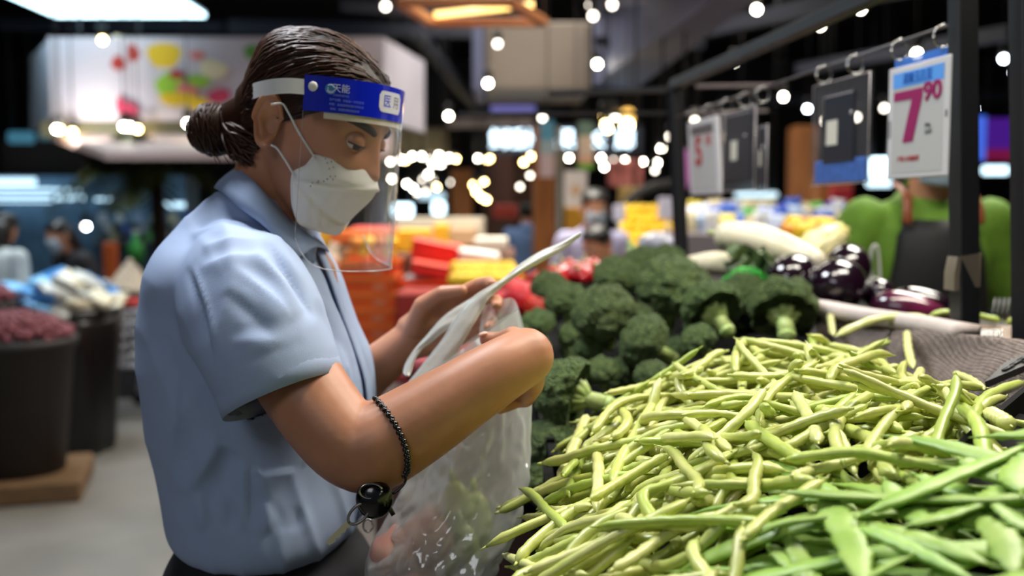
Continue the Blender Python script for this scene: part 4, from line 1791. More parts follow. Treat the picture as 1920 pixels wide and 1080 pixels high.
def broccoli_parts(seed):
    rg = np.random.default_rng(seed)
    # florets: balls on a dome of radius 1 (unit crown), each with buds of its own
    big = []
    for k in range(34):
        z = 1 - (k + .5) / 34 * 1.22
        a = k * 2.39996 + rg.uniform(-.25, .25)
        s = math.sqrt(max(0, 1 - z * z))
        r = rg.uniform(.38, .46)
        c = np.array([s * math.cos(a), s * math.sin(a), z * .84]) * (.66 + rg.uniform(-.04, .04))
        big.append((c, r))
    small = []
    for c, r in big:
        for q in range(11):
            d = rg.normal(size=3)
            d /= np.linalg.norm(d)
            if d @ c < -.1:
                d = -d
            small.append((c + d * r * .84, r * rg.uniform(.24, .34)))
    allb = big + small
    C = np.array([b[0] for b in allb])
    Rr = np.array([b[1] for b in allb])
    # sample directions
    dirs, nu, nv = [], 120, 60
    for j in range(nv):
        th = PI * .60 * (j / (nv - 1))
        for i in range(nu):
            ph = 2 * PI * i / nu
            dirs.append((math.sin(th) * math.cos(ph), math.sin(th) * math.sin(ph), math.cos(th)))
    D = np.array(dirs)
    b = D @ C.T
    disc = Rr ** 2 - (C ** 2).sum(1) + b ** 2
    t = np.where(disc > 0, b + np.sqrt(np.maximum(disc, 0)), .25)
    r = t.max(1)
    # granular buds
    gr = np.array([noise.noise(Vector(d) * 17) for d in D]) * .016 + np.array([noise.noise(Vector(d) * 36) for d in D]) * .012
    pts = D * (r + gr)[:, None]
    mb = MB()
    vs = pts.tolist()
    fs = []
    for j in range(nv - 1):
        for i in range(nu):
            k = (i + 1) % nu
            fs.append((j * nu + i, (j + 1) * nu + i, (j + 1) * nu + k, j * nu + k))
    fs.append(tuple((nv - 1) * nu + i for i in range(nu)))
    mb.add(vs, fs)
    stk = MB()
    stk.capsule([(0, 0, -.20), (.02, 0, -.6), (.03, .02, -1.15)], [.30, .25, .27], 16)
    stk.tube([(.03, .02, -1.15), (.032, .02, -1.30)], [.27, .25], 16)
    for k, (c, rr) in enumerate(big):
        if c[2] < .30:
            e = Vector(c) * .86
            stk.capsule([Vector((.02, 0, -.72 + .2 * rg.uniform(0, 1))), Vector((e.x * .55, e.y * .55, -.36 + e.z * .3)), e], [.16, .125, .13], 10)
    return mb, stk


BRO = []
for k in range(4):
    mb, stk = broccoli_parts(k)
    BRO.append((mb.mesh('crown', broc_m), stk.mesh('stalk', stalk_m)))


def broccoli(u, v, px, d, axis, label, var, pale=False):
    """Crown of px pixels across centred on (u, v); axis points from stalk to crown."""
    R = px / FPX * d / 2 / 1.06
    c = P(u, v, d)
    q = Vector(axis).normalized().to_track_quat('Z', 'Y')
    q = q @ Matrix.Rotation(var * 1.7, 3, 'Z').to_quaternion()
    t = thing('broccoli', c, label, 'broccoli', 'broccoli heads beside the beans')
    t.rotation_euler = q.to_euler()
    t.scale = (R, R, R)
    for nm, me in zip(('crown', 'stalk'), BRO[var % 4]):
        o = bpy.data.objects.new(nm, me)
        o.parent = t
        COL.objects.link(o)


BL = [
    (1068, 738, 138, 1.42, (-.90, .36, .22), 'large broccoli lying on its side next to the bag with stalk towards the beans', 0),
    (1134, 592, 124, 1.74, (-.15, -.5, .8), 'round dark broccoli crown facing up in the middle of the pile', 1),
    (1262, 545, 142, 1.86, (.1, -.45, .9), 'largest broccoli crown on top of the pile', 2),
    (1212, 642, 108, 1.64, (-.80, -.15, .5), 'broccoli crown below the largest one with its stalk pointing to the beans', 3),
    (1335, 580, 116, 1.72, (-.30, .78, .55), 'broccoli showing its pale branching underside beside the largest crown', 0),
    (1468, 580, 128, 1.76, (.12, .78, .62), 'broccoli with pale upright stalk by the dark box at the ledge', 1),
    (1312, 640, 70, 1.62, (-.5, -.2, .7), 'small broccoli floret lying in front of the upturned heads', 2),
    (1158, 522, 92, 2.06, (0, -.3, 1), 'broccoli crown at the back edge near the red peppers', 3),
    (1062, 566, 82, 1.92, (-.2, -.2, 1), 'broccoli crown half hidden at the back beside the wrist', 1),
    (1036, 836, 112, 1.40, (-.5, -.4, .6), 'shaded broccoli crown low down behind the bag', 2),
    (1222, 706, 66, 1.50, (-.4, -.4, .7), 'small dark broccoli crown just above the beans', 0),
    (1008, 612, 74, 1.86, (-.4, -.1, .9), 'broccoli crown peeking out behind the wrist', 3),
    (1078, 630, 64, 1.88, (-.3, -.1, .9), 'small green broccoli in the gap between larger crowns', 2),
    (1025, 905, 96, 1.38, (-.4, -.5, .6), 'lowest broccoli crown in shadow at the edge of the beans', 1),
    (1250, 492, 74, 2.20, (.2, -.2, 1), 'broccoli at the far end of the pile below the stall post', 0),
    (1128, 700, 70, 1.62, (-.2, -.2, .9), 'broccoli floret in the dark gap above the side lying head', 3),
    (1010, 700, 70, 1.66, (-.4, -.2, .9), 'broccoli crown in shadow under the wrist', 0),
    (1105, 655, 60, 1.74, (-.2, -.1, .9), 'dark little crown wedged under the round broccoli', 1),
    (1196, 600, 70, 2.02, (0, -.3, .9), 'broccoli crown tucked between the round one and the largest one', 2),
    (1395, 555, 96, 1.95, (0, -.2, 1), 'broccoli crown behind the two upturned heads', 3),
    (1165, 705, 74, 1.68, (-.3, -.4, .8), 'dark broccoli crown below the round one', 1),
    (1085, 655, 70, 1.88, (-.2, -.4, .8), 'broccoli crown in the dark gap right of the wrist', 0),
    (1140, 800, 84, 1.42, (-.3, -.4, .7), 'broccoli in shadow just left of the beans', 3),
    (1268, 662, 66, 1.76, (-.2, -.4, .8), 'shaded broccoli crown below the largest crown', 2),
    (1030, 540, 70, 2.10, (0, -.2, 1), 'far small broccoli crown next to the red net bags', 0),
    (1210, 500, 84, 2.15, (0, -.2, 1), 'broccoli crown at the back left of the largest crown', 1)]
for q in BL:
    broccoli(*q)
# black liner box under the broccoli
bx = MB()
lt = [P(960, 900, 1.42), P(1150, 880, 1.42), P(1260, 770, 1.58), P(1400, 690, 1.75), P(1530, 640, 1.84)]
bk_ = [P(960, 640, 2.10), P(1060, 600, 2.20), P(1150, 585, 2.25), P(1280, 570, 2.28), P(1450, 565, 2.05)]
bx.loft([[a, b, b + Vector((0, 0, -.05)), a + Vector((0, 0, -.05))] for a, b in zip(smoothcurve(lt, 12), smoothcurve(bk_, 12))])
bx.build('broccoli_tray', dull_black, stall, False)
dk = thing('dark_box', P(1520, 600, 1.78), 'black box corner standing between the broccoli and the white ledge', 'box')
MB().prism([P(1490, 575, 1.82), P(1525, 572, 1.80), P(1548, 628, 1.76), P(1498, 632, 1.76)], (0, 0, 0), (.02, .05, 0)).build('box_side', crate_m, dk, False)

# ------------------------------------------------------------------ aubergines and other vegetables behind the ledge
egg_m = M('dark_aubergine_skin', (26, 9, 22), .16, var=.3, vscale=6, coat=.8, objvar=.1)
egg_p = M('purple_aubergine_skin', (110, 28, 66), .2, var=.25, vscale=8, coat=.7, c2=(54, 14, 36))
calyx_m = M('aubergine_calyx', (70, 48, 50), .5)
bed = MB()
bed.loft([[P(1270, 560, 1.95), P(1290, 520, 2.55), P(1290, 540, 2.55), P(1270, 580, 1.95)], [P(1560, 630, 1.90), P(1590, 560, 2.5), P(1590, 580, 2.5), P(1560, 650, 1.90)],
          [P(1800, 650, 1.55), P(1800, 600, 2.2), P(1800, 620, 2.2), P(1800, 670, 1.55)]])
bed.build('rear_tray', dull_black, stall, False)


def aubergine(u, v, w, h, d, ax, label, m=egg_m):
    c = P(u, v, d)
    t = thing('aubergine', c, label, 'aubergine', 'aubergines behind the white ledge')
    t.rotation_euler = Vector(ax).normalized().to_track_quat('Z', 'Y').to_euler()
    rx = w / FPX * d / 2
    L = h / FPX * d
    prof = [(.0001, -L * .52), (rx * .5, -L * .48), (rx * .88, -L * .33), (rx, -L * .12), (rx * .95, L * .1), (rx * .78, L * .3), (rx * .52, L * .46), (rx * .28, L * .53), (.0001, L * .54)]
    cv = smoothcurve([Vector((a, b, 0)) for a, b in prof], 30)
    o = bpy.data.objects.new('fruit', MB().lathe([(max(p.x, .0001), p.y) for p in cv], 28).mesh('fruit', m))
    o.parent = t
    COL.objects.link(o)
    cx = MB()
    for k in range(5):
        a = 2 * PI * k / 5
        d_ = Vector((math.cos(a), math.sin(a), 0))
        s_ = Vector((-math.sin(a), math.cos(a), 0))
        p0, p1 = Vector((0, 0, L * .56)), d_ * rx * .72 + Vector((0, 0, L * .36))
        cx.add([p0 + s_ * rx * .2, p0 - s_ * rx * .2, p0.lerp(p1, .6) - s_ * rx * .3 + d_ * rx * .1, p1 + d_ * .003, p0.lerp(p1, .6) + s_ * rx * .3 + d_ * rx * .1], [(0, 1, 2, 3, 4)])
    cx.tube([(0, 0, L * .53), (0, 0, L * .66), (rx * .1, 0, L * .76)], [rx * .2, rx * .15, rx * .17], 10)
    o = bpy.data.objects.new('calyx', cx.mesh('calyx', calyx_m))
    o.parent = t
    COL.objects.link(o)


aubergine(1488, 520, 92, 120, 1.98, (.7, .7, .25), 'dark aubergine next to the netted greens')
aubergine(1572, 536, 108, 150, 1.92, (.5, .85, .1), 'large glossy black aubergine in the middle of the row')
aubergine(1588, 498, 88, 130, 2.04, (.3, .9, .2), 'dark aubergine resting on top behind the large black one')
aubergine(1650, 553, 62, 110, 1.95, (.4, .8, -.1), 'slim purple aubergine just past the large black one')
aubergine(1702, 582, 70, 130, 1.84, (.75, -.3, -.12), 'reddish purple aubergine lying along the ledge', egg_p)
aubergine(1735, 572, 62, 120, 1.92, (.75, -.25, -.15), 'black aubergine behind the reddish purple one near the post')

radish_m = M('white_radish_skin', (236, 226, 200), .4, var=.06, vscale=12, c2=(226, 214, 176))
cab_m = M('yellow_cabbage_leaf', (226, 212, 130), .5, var=.12, vscale=18, c2=(238, 230, 186), bump=.3, bscale=50)


def radish(pts, rads, label, m=radish_m):
    c = smoothcurve([P(*p) for p in pts], 24)
    r = np.interp(np.linspace(0, len(rads) - 1, 24), range(len(rads)), rads)
    t = thing('white_radish', c[12], label, 'radish', 'white radishes behind the broccoli')
    MB().capsule(c, list(r), 20).build('root', m, t, True)
    MB().tube([c[-1], c[-1] + (c[-1] - c[-4]).normalized() * .03], [r[-1] * .4, .001], 8).build('root_tip', m, t, True)
    s = MB()
    for k in range(5):
        a = 2 * PI * k / 5
        d_ = (c[0] - c[3]).normalized()
        s.tube([c[0] + d_ * r[0] * .6, c[0] + d_ * r[0] * 1.2 + Vector((.008 * math.cos(a), .008 * math.sin(a), .004))], [.006, .003], 6)
    s.build('leaf_stub', M('radish_leaf_stub', (190, 205, 130), .6), t, True)


radish([(1368, 443, 2.12), (1420, 452, 2.10), (1470, 468, 2.06), (1528, 488, 2.0)], [.034, .037, .034, .022], 'thick white radish lying on top at the left of the row')
radish([(1300, 495, 2.25), (1340, 494, 2.22), (1400, 500, 2.15)], [.020, .027, .024], 'white radish end showing beside the far broccoli')
cb = thing('napa_cabbage', P(1535, 462, 2.15), 'pale yellow oblong cabbage beside the white radish', 'cabbage')
ca, cbb = P(1492, 490, 2.12), P(1575, 434, 2.2)
ra = (cbb - ca)
bd_ = MB().tube([ca, ca + ra * .15, ca + ra * .5, ca + ra * .85, cbb], [.012, .032, .036, .030, .010], 20)
bd_.build('heart', cab_m, cb, True)
for k in range(6):
    a = k * 1.05
    e1 = ra.orthogonal().normalized()
    e2 = ra.normalized().cross(e1)
    w_ = e1 * math.cos(a) + e2 * math.sin(a)
    x_ = ra.normalized().cross(w_)
    lf = MB()
    lf.grid(lambda s, t: ca + ra * (t * 1.03) + w_ * (.004 + .036 * math.sin(min(1, t * 1.1 + .1) * PI * .86) ** .7) * (1 - .25 * abs(2 * s - 1)) + x_ * (2 * s - 1) * .024 * math.sin(.3 + t * 2.5)
            + w_ * .003 * math.sin(t * 14 + s * 5 + k), 8, 12)
    lf.build('leaf', cab_m, cb, True)
# dark leafy greens in a bright green net
grn_m = M('dark_leaf_green', (44, 66, 36), .5, var=.3, vscale=18, bump=.6, bscale=40, c2=(92, 112, 60))
net_m = M('bright_green_net', (30, 150, 30), .5, var=.2, vscale=40)
gt = thing('leafy_greens', P(1405, 520, 2.0), 'dark leafy greens wrapped in a bright green net beside the aubergines', 'greens')
rg2 = random.Random(3)
for k in range(12):
    c = P(1410 + rg2.uniform(-40, 42), 500 + rg2.uniform(-22, 18), 2.0 + rg2.uniform(-.05, .08))
    a = rg2.uniform(0, 6)
    ux = Vector((math.cos(a), math.sin(a), rg2.uniform(-.3, .3))) * .035
    vx = Vector((-math.sin(a) * .5, .2, rg2.uniform(.5, 1))).normalized() * .05
    lf = MB().grid(lambda s, t: c + ux * (2 * s - 1) * math.sin(.2 + t * 2.6) + vx * (t - .5) + Vector((0, -1, 0)) * .010 * math.sin(s * 9 + t * 5 + k) , 9, 9)
    o = lf.build('leaf', grn_m, gt, True)
nt_ = MB()
nc = P(1400, 536, 1.97)
for i in range(14):
    a = 2 * PI * i / 14
    nt_.tube([nc + Vector((math.cos(a + q * .25) * .055 * math.sin(.5 + q * .35), math.sin(a + q * .25) * .04 * math.sin(.5 + q * .35), -.03 + q * .0095)) for q in range(8)], .0022, 5)
    nt_.tube([nc + Vector((math.cos(a - q * .25) * .055 * math.sin(.5 + q * .35), math.sin(a - q * .25) * .04 * math.sin(.5 + q * .35), -.03 + q * .0095)) for q in range(8)], .0022, 5)
nt_.build('net', net_m, gt, True)
MB().sphere(nc + Vector((0, .01, -.005)), (.048, .034, .034), 20, 12).build('heart', grn_m, gt, True)

# ------------------------------------------------------------------ stall frame: posts, rail, rod
fr_o = thing('stall_frame', P(1806, 630, 1.47), 'black metal stall frame of square posts with a thin price rod', 'frame')
rail_m = M('grey_rail_metal', (92, 88, 92), .45, metal=.3)


def bar(a, b, w, name, m=black_metal, parent=fr_o, w2=None):
    a, b = Vector(a), Vector(b)
    q = (b - a).normalized().to_track_quat('Z', 'Y').to_matrix()
    return MB().box((a + b) / 2, (w, w2 or w, (b - a).length), q, bev=.002).build(name, m, parent, False)


zt = CAM_H + .348
pL, pR = P(1277, 470, 2.70), P(1808, 640, 1.47)
LT = P(1264, 150, 2.70)
LT.z = zt
RT = P(1802, 0, 1.47)
RT.z = zt + .03
pL2 = P(1281, 560, 2.70)
bar(pL2, LT, .030, 'post')
bar(P(1809, 700, 1.47), RT, .0315, 'post')
bar(P(1930, 700, 1.42), P(1922, -120, 1.42), .034, 'post')
bar(LT, RT, .026, 'top_rail', M('dark_rail_metal', (40, 40, 44), .45))
ROD = [P(1290, 215, 2.62), P(1440, 165, 2.38), P(1785, 45, 1.475)]
rodc = [P(1262, 222, 2.70), P(1787, 45, 1.47)]
rodv = rodc[1] - rodc[0]


def rodp(u):
    lo, hi = -.1, 1.1
    for _ in range(40):
        m = (lo + hi) / 2
        if PIX(rodc[0] + rodv * m)[0] < u:
            lo = m
        else:
            hi = m
    return rodc[0] + rodv * lo


MB().tube([rodc[0], rodc[1]], .0028, 8).build('price_rod', rail_m, fr_o, True)
bar(P(1030, 176, 2.72), P(1262, 168, 2.70), .014, 'cross_rail')
bar(P(1305, 162, 2.9), P(1455, 160, 2.9), .010, 'cross_rail', M('pale_rail', (120, 108, 108), .4))
bar(P(860, 214, 2.8), P(1262, 212, 2.74), .010, 'cross_rail')
bar(P(1285, 212, 2.9), P(1440, 208, 2.9), .008, 'cross_rail', MATS['pale_rail'])
# tape wrapped round the near post
tp_ = MB()
tc_ = P(1807, 511, 1.47)
tape_m = film('parcel_tape', (168, 150, 132), .45, rough=.3, gloss=.2)
rg = []
for z in (-.026, 0, .024):
    rg.append([tc_ + Vector((sx * .0172 - (.004 if (sx < 0 and z < .01) else 0), sy * .0172, z + (.006 if sx > 0 else 0))) for sx, sy in ((-1, -1), (1, -1), (1, 1), (-1, 1))])
tp_.loft(rg, False, False)
tag(tp_.build('tape', tape_m, None, 'auto'), 'brown parcel tape wrapped round the near black post', 'tape')

# ------------------------------------------------------------------ price cards
card_white = M('card_white', (208, 204, 206), .4)
card_grey = M('card_screen_grey', (188, 186, 184), .45)
card_blue = M('card_header_blue', (92, 158, 236), .4)
card_dark = M('card_back_navy', (20, 23, 38), .4)
print_mag = M('print_magenta', (150, 28, 92), .5)
print_red = M('print_red', (176, 60, 60), .5)
print_dark = M('print_dark_grey', (90, 90, 92), .5)
print_blue = M('print_deep_blue', (30, 90, 180), .5)
sleeve_m = film('clear_card_sleeve', (225, 225, 235), .975, rough=.08, gloss=.03, edge=.03)
rdir = rodv.normalized()
SX_ = Vector((rdir.x, rdir.y, 0)).normalized()


def ring(parent, p):
    r = .0165
    c = p - Vector((0, 0, r * .82))
    MB().tube([c + (SX_.cross(Vector((0, 0, 1))) * math.cos(a) + Vector((0, 0, 1)) * math.sin(a) + SX_ * .15 * math.cos(a)) * r for a in np.linspace(0, 2 * PI, 28)], .0013, 6).build('hanging_ring', steel_m, parent, True)
    MB().sphere(p + Vector((0, 0, .003)), .0028, 10, 8).build('ring_joint', steel_m, parent, True)
    MB().sphere(c - Vector((0, 0, r)), .0030, 10, 8).build('ring_joint', steel_m, parent, True)


def card(u0, u1, vt, vb, label, front=True, dz=.0, lean=0.0, nm='price_card', gap=.03, uv_mid=None):
    """A card hanging from the rod between pixel columns u0 and u1; front shows the price side."""
    a, b = rodp(u0), rodp(u1)
    x = (b - a)
    W = Vector((x.x, x.y, 0)).length
    xd = Vector((x.x, x.y, 0)).normalized()
    yd = (Vector((0, 0, 1)) + xd * lean).normalized()
    mid = (a + b) / 2
    um, _, dm = PIX(mid)
    top = P(um, vt, dm)
    bot = P(um, vb, dm)
    Hh = (top - bot).length
    c = (top + bot) / 2 + xd * dz
    nrm = xd.cross(Vector((0, 0, 1)))          # towards the shopper's side
    if nrm.dot(EYE - c) < 0:
        nrm = -nrm
    t = thing(nm, c, label, 'price tag', 'price tags on the rod')
    return t, c, xd, yd, nrm, W, Hh


def slab(c, xd, yd, nrm, w, h, th, bev=.001):
    mb = MB()
    R = Matrix((xd, yd, nrm)).transposed()
    mb.box(c, (w, h, th), R, bev)
    return mb


# note: text runs left to right as seen from the camera: far end is on the left
t, c, xd, yd, nrm, W, Hh = card(1668, 1785, 118, 333, 'white framed price tag reading 7 90 with a blue header next to the near post')
xd_ = xd if (PIX(c + xd * .01)[0] > PIX(c)[0]) else -xd
Hc = Hh
slab(c, xd, yd, nrm, W, Hc, .008, .002).build('card_frame', card_white, t, False)
fc = c + nrm * .0042
slab(fc, xd, yd, nrm, W * .82, Hc * .90, .0008).build('screen', card_grey, t, False)
hd = slab(fc + yd * Hc * .375 + nrm * .0006, xd, yd, nrm, W * .82, Hc * .135, .0006).build('blue_header', card_blue, t, False)
text_mesh('清脆玉白豆', Hc * .105, print_blue, t, 'header_lettering', fc + yd * Hc * .372 + nrm * .0013, xd_, yd, squash=.86)
MB().prism([fc + nrm * .0008 + xd_ * W * p + yd * Hc * q for p, q in ((-.38, .275), (.09, .275), (.09, .20), (-.05, -.18), (-.22, -.18), (-.08, .195), (-.38, .195))], (0, 0, 0), nrm * .0006).build('price_digit', print_mag, t, False)
text_mesh('90', Hc * .215, print_mag, t, 'price_digit', fc + xd_ * W * .245 + yd * Hc * .225 + nrm * .0008, xd_, yd, squash=1.25, depth=.0010, bold=.0012)
text_mesh('500g', Hc * .045, print_dark, t, 'small_lettering', fc + xd_ * W * .18 + yd * Hc * -.055 + nrm * .0008, xd_, yd)
text_mesh('元/斤', Hc * .05, print_dark, t, 'small_lettering', fc + xd_ * W * .20 + yd * Hc * -.115 + nrm * .0008, xd_, yd)
text_mesh('产地 本地新鲜', Hc * .055, print_red, t, 'small_lettering', fc - xd_ * W * .12 + yd * Hc * -.33 + nrm * .0008, xd_, yd)
slab(c - xd_ * W * .455 + nrm * .0043 + yd * Hc * -.05, xd, yd, nrm, W * .03, Hc * .16, .0006).build('side_mark', print_dark, t, False)
slab(c + xd_ * W * .455 + nrm * .0043 + yd * Hc * .02, xd, yd, nrm, W * .03, Hc * .06, .0006).build('side_mark', print_dark, t, False)
for u in (1688, 1768):
    ring(t, rodp(u))
slab(c + yd * Hc * .53 - nrm * .003, xd, yd, nrm, W * .92, Hc * .10, .0012).build('blue_sleeve_tab', film('blue_sleeve', (90, 150, 240), .35, gloss=.2), t, False)


def back_card(u0, u1, vt, vb, label, blue=True, inner=(.55, .66)):
    t, c, xd, yd, nrm, W, Hh = card(u0, u1, vt, vb, label, False, nm='price_tag_back')
    slab(c, xd, yd, nrm, W, Hh, .006, .001).build('clear_sleeve', sleeve_m, t, False)
    e = MB()
    q = [c + xd * W * .5 * a + yd * Hh * .5 * b + nrm * .003 for a, b in ((-1, -1), (1, -1), (1, 1), (-1, 1))]
    e.tube(q + [q[0]], .0011, 6)
    e.build('sleeve_edge', M('sleeve_edge_grey', (168, 160, 166), .3), t, True)
    k = c + yd * Hh * .05 + nrm * .004
    slab(k, xd, yd, nrm, W * inner[0], Hh * inner[1], .004, .001).build('tag_back', card_dark, t, False)
    fr = MB()
    q = [k + xd_ * W * inner[0] * .46 * a + yd * Hh * inner[1] * .46 * b + nrm * .0025 for a, b in ((-1, .4), (-1, 1), (1, 1))]
    fr.tube(q, .0010, 6)
    fr.build('tag_edge', M('tag_edge_pale', (190, 180, 182), .4), t, True)
    slab(k - xd_ * W * .10 - yd * Hh * .05 + nrm * .0025, xd, yd, nrm, W * .20, Hh * .24, .0008).build('white_sticker', M('sticker_cream', (214, 208, 192), .6), t, False)
    MB().sphere(k + xd_ * W * .24 + yd * Hh * .11 + nrm * .002, .0040, 10, 8).build('snap_button', M('snap_grey', (170, 165, 170), .4), t, True)
    if blue:
        slab(c - yd * Hh * .37, xd, yd, nrm, W * .90, Hh * .22, .0044).build('blue_refraction', M('refraction_blue', (62, 108, 190), .4, var=.2, vscale=60), t, False)  # blue cloth refracted through the sleeve, put in as a coloured slab
    return t


t = back_card(1526, 1632, 150, 345, 'clear sleeve with navy tag back and painted blue refraction beside the 7 90 card')
for u in (1545, 1604):
    ring(t, rodp(u))
t = back_card(1358, 1418, 205, 358, 'navy back of a price tag in a clear sleeve hanging between two others', False, (.86, .84))
for u in (1362, 1397):
    ring(t, rodp(u))
t, c, xd, yd, nrm, W, Hh = card(1293, 1352, 222, 366, 'tilted white price tag with a red 5 at the far end of the rod', lean=-.16)
Hc = Hh
slab(c, xd, yd, nrm, W * .95, Hc, .008, .002).build('card_frame', card_white, t, False)
fc = c + nrm * .0045
slab(fc, xd, yd, nrm, W * .76, Hc * .88, .0008).build('screen', card_grey, t, False)
slab(fc + yd * Hc * .36 + nrm * .0006, xd, yd, nrm, W * .70, Hc * .12, .0006).build('dark_header', M('header_dark', (92, 84, 86), .5), t, False)
text_mesh('5', Hc * .52, print_red, t, 'price_digit', fc - xd_ * W * .12 + yd * Hc * .06 + nrm * .0010, xd_, yd, depth=.0014, bold=.003)
text_mesh('80', Hc * .20, print_red, t, 'price_digit', fc + xd_ * W * .20 + yd * Hc * .20 + nrm * .0010, xd_, yd, depth=.0006, squash=.8)
for u in (1302, 1330):
    ring(t, rodp(u))
t = back_card(1424, 1440, 235, 358, 'narrow navy tag edge hanging right behind the middle sleeve', False, (.9, .9))
ring(t, rodp(1430))
# ------------------------------------------------------------------ the plastic bag in her hands
bag_m = film('milky_bag_film', (244, 246, 244), .56, rough=.10, gloss=.16, translucent=.45, bump=.7, bscale=16, stretch=(1, 1, .35))
rim_m = film('folded_bag_film', (240, 238, 230), .10, rough=.25, gloss=.10, translucent=.45, bump=.3, bscale=30)
bag = thing('plastic_bag', P(840, 1000, 1.17), 'clear milky plastic bag held open in her hands with vegetables inside', 'bag')
RG = [  # left (u, v), right (u, v), depth, half thickness
    ((768, 716), (972, 580), 1.235, .030), ((770, 770), (986, 660), 1.225, .040), ((770, 830), (995, 750), 1.21, .050), ((762, 890), (996, 830), 1.195, .056),
    ((742, 940), (990, 890), 1.18, .060), ((718, 985), (978, 955), 1.17, .064), ((694, 1028), (958, 1010), 1.16, .066), ((686, 1070), (930, 1062), 1.155, .066),
    ((694, 1120), (902, 1120), 1.15, .060), ((720, 1175), (872, 1175), 1.15, .046), ((760, 1205), (830, 1205), 1.15, .015)]
NB_ = 130
bg = MB()
tab = []
for k, ((lu, lv), (ru, rv_), d, th) in enumerate(RG):
    tab.append((k, lu, lv, ru, rv_, d, th))
rings = []
nk_ = 110
for q in range(nk_):
    k = q / (nk_ - 1) * (len(RG) - 1)
    lu, lv, ru, rv_, d, th = interp(tab, k)
    L_, R_ = P(lu, lv, d), P(ru, rv_, d)
    c, hx = (L_ + R_) / 2, (R_ - L_) / 2
    dp = Vector((0, 1, 0))
    ring = []
    for j in range(NB_):
        a = 2 * PI * j / NB_
        t = k / (len(RG) - 1)
        p = c + hx * math.copysign(abs(math.cos(a)) ** .9, math.cos(a)) + dp * th * math.sin(a)
        # hanging folds that fan out from the hands, and crumples lower down
        f = .0050 * math.sin(a * 5 + t * 7 + 2.0 * math.sin(t * 5)) * min(1, k / 2.0) + .0045 * noise.noise(Vector((math.cos(a) * 2.2, math.sin(a) * 2.2 + t * 4, t * 5)))
        f += .0120 * (abs(noise.noise(Vector((math.cos(a) * 3.0 + t * 3, math.sin(a) * 3.0, t * 9 + 4)))) - .2) * min(1, k / 2.5)
        f += .0060 * (abs(noise.noise(Vector((math.cos(a) * 6 - t * 5, math.sin(a) * 6, t * 17)))) - .2) * min(1, k / 3)
        n = (hx.normalized() * math.cos(a) + dp * math.sin(a)).normalized()
        ring.append(p + n * f * (.25 if abs(math.cos(a)) > .93 else 1))
    rings.append(ring)
bg.loft(rings, False, True)
bg.build('bag_body', bag_m, bag, True)
# folded rim: a twisted white band running up from the opening to a loose corner, and the far lip beyond the slit
def lip(nm, EA, EB, n, puff, m):
    ea, eb = smoothcurve([P(*q) for q in EA], n), smoothcurve([P(*q) for q in EB], n)
    rs = []
    for i in range(n):
        t = i / (n - 1)
        row = []
        for j in range(11):
            w = j / 10
            p = ea[i].lerp(eb[i], w)
            p += Vector((.2, -1, .3)).normalized() * (puff * math.sin(w * PI) * math.sin(.3 + t * 2.6) + .0022 * math.sin(w * 7 + t * 11) * math.sin(w * PI))
            row.append(p)
        rs.append(row)
    mb = MB().loft(rs, False, False, False)
    o = mb.build(nm, m, bag, True)
    so = o.modifiers.new('thickness', 'SOLIDIFY')
    so.thickness = .0008
    ed_ = MB()
    ed_.tube([r[0] for r in rs], [.0003] + [.0009] * (n - 2) + [.0004], 6)
    ed_.tube([r[10] for r in rs], [.0003] + [.0010] * (n - 2) + [.0004], 6)
    ed_.build('lip_edge', M('white_film_edge', (238, 236, 228), .35), o, True)


lip('folded_rim', [(1087, 437, 1.25), (1052, 456, 1.25), (1012, 473, 1.25), (972, 499, 1.25), (948, 520, 1.25), (920, 537, 1.25), (892, 554, 1.25), (868, 578, 1.245), (849, 606, 1.24), (829, 638, 1.235), (808, 665, 1.23), (788, 690, 1.225), (764, 720, 1.22), (752, 738, 1.215)],
    [(1089, 440, 1.25), (1057, 466, 1.245), (1021, 487, 1.24), (986, 506, 1.235), (960, 522, 1.23), (930, 546, 1.225), (915, 560, 1.22), (902, 582, 1.22), (888, 606, 1.215), (872, 634, 1.215), (856, 660, 1.215), (842, 684, 1.215), (820, 716, 1.21), (796, 742, 1.21)], 70, .012, rim_m)
lip('far_lip', [(884, 560, 1.26), (850, 581, 1.265), (824, 602, 1.27), (798, 633, 1.275), (778, 655, 1.275), (762, 680, 1.27), (757, 697, 1.26), (763, 705, 1.25)],
    [(852, 604, 1.25), (840, 615, 1.255), (824, 627, 1.26), (808, 641, 1.265), (790, 655, 1.265), (776, 677, 1.26), (770, 697, 1.255), (766, 706, 1.248)], 40, .006, rim_m)
# back lip from the fingers to the near wrist
bk = MB()
b1 = smoothcurve([P(905, 575, 1.30), P(935, 562, 1.31), P(962, 560, 1.31), P(976, 590, 1.29), P(988, 640, 1.26)], 24)
b2 = smoothcurve([P(890, 690, 1.29), P(930, 680, 1.29), P(955, 670, 1.28), P(975, 670, 1.26), P(990, 680, 1.24)], 24)
bk.loft([[a.lerp(b, t / 8) + Vector((0, .006 * math.sin(t + i * .6), 0)) for t in range(9)] for i, (a, b) in enumerate(zip(b1, b2))], False, False, False)
bk.build('back_lip', bag_m, bag, True)

# what is in the bag
onion_m = M('pink_onion_skin', (222, 150, 138), .4, var=.15, vscale=20, c2=(206, 170, 150))
pep_m = M('pale_green_pepper', (190, 204, 112), .35, var=.1, vscale=25, c2=(168, 190, 92))


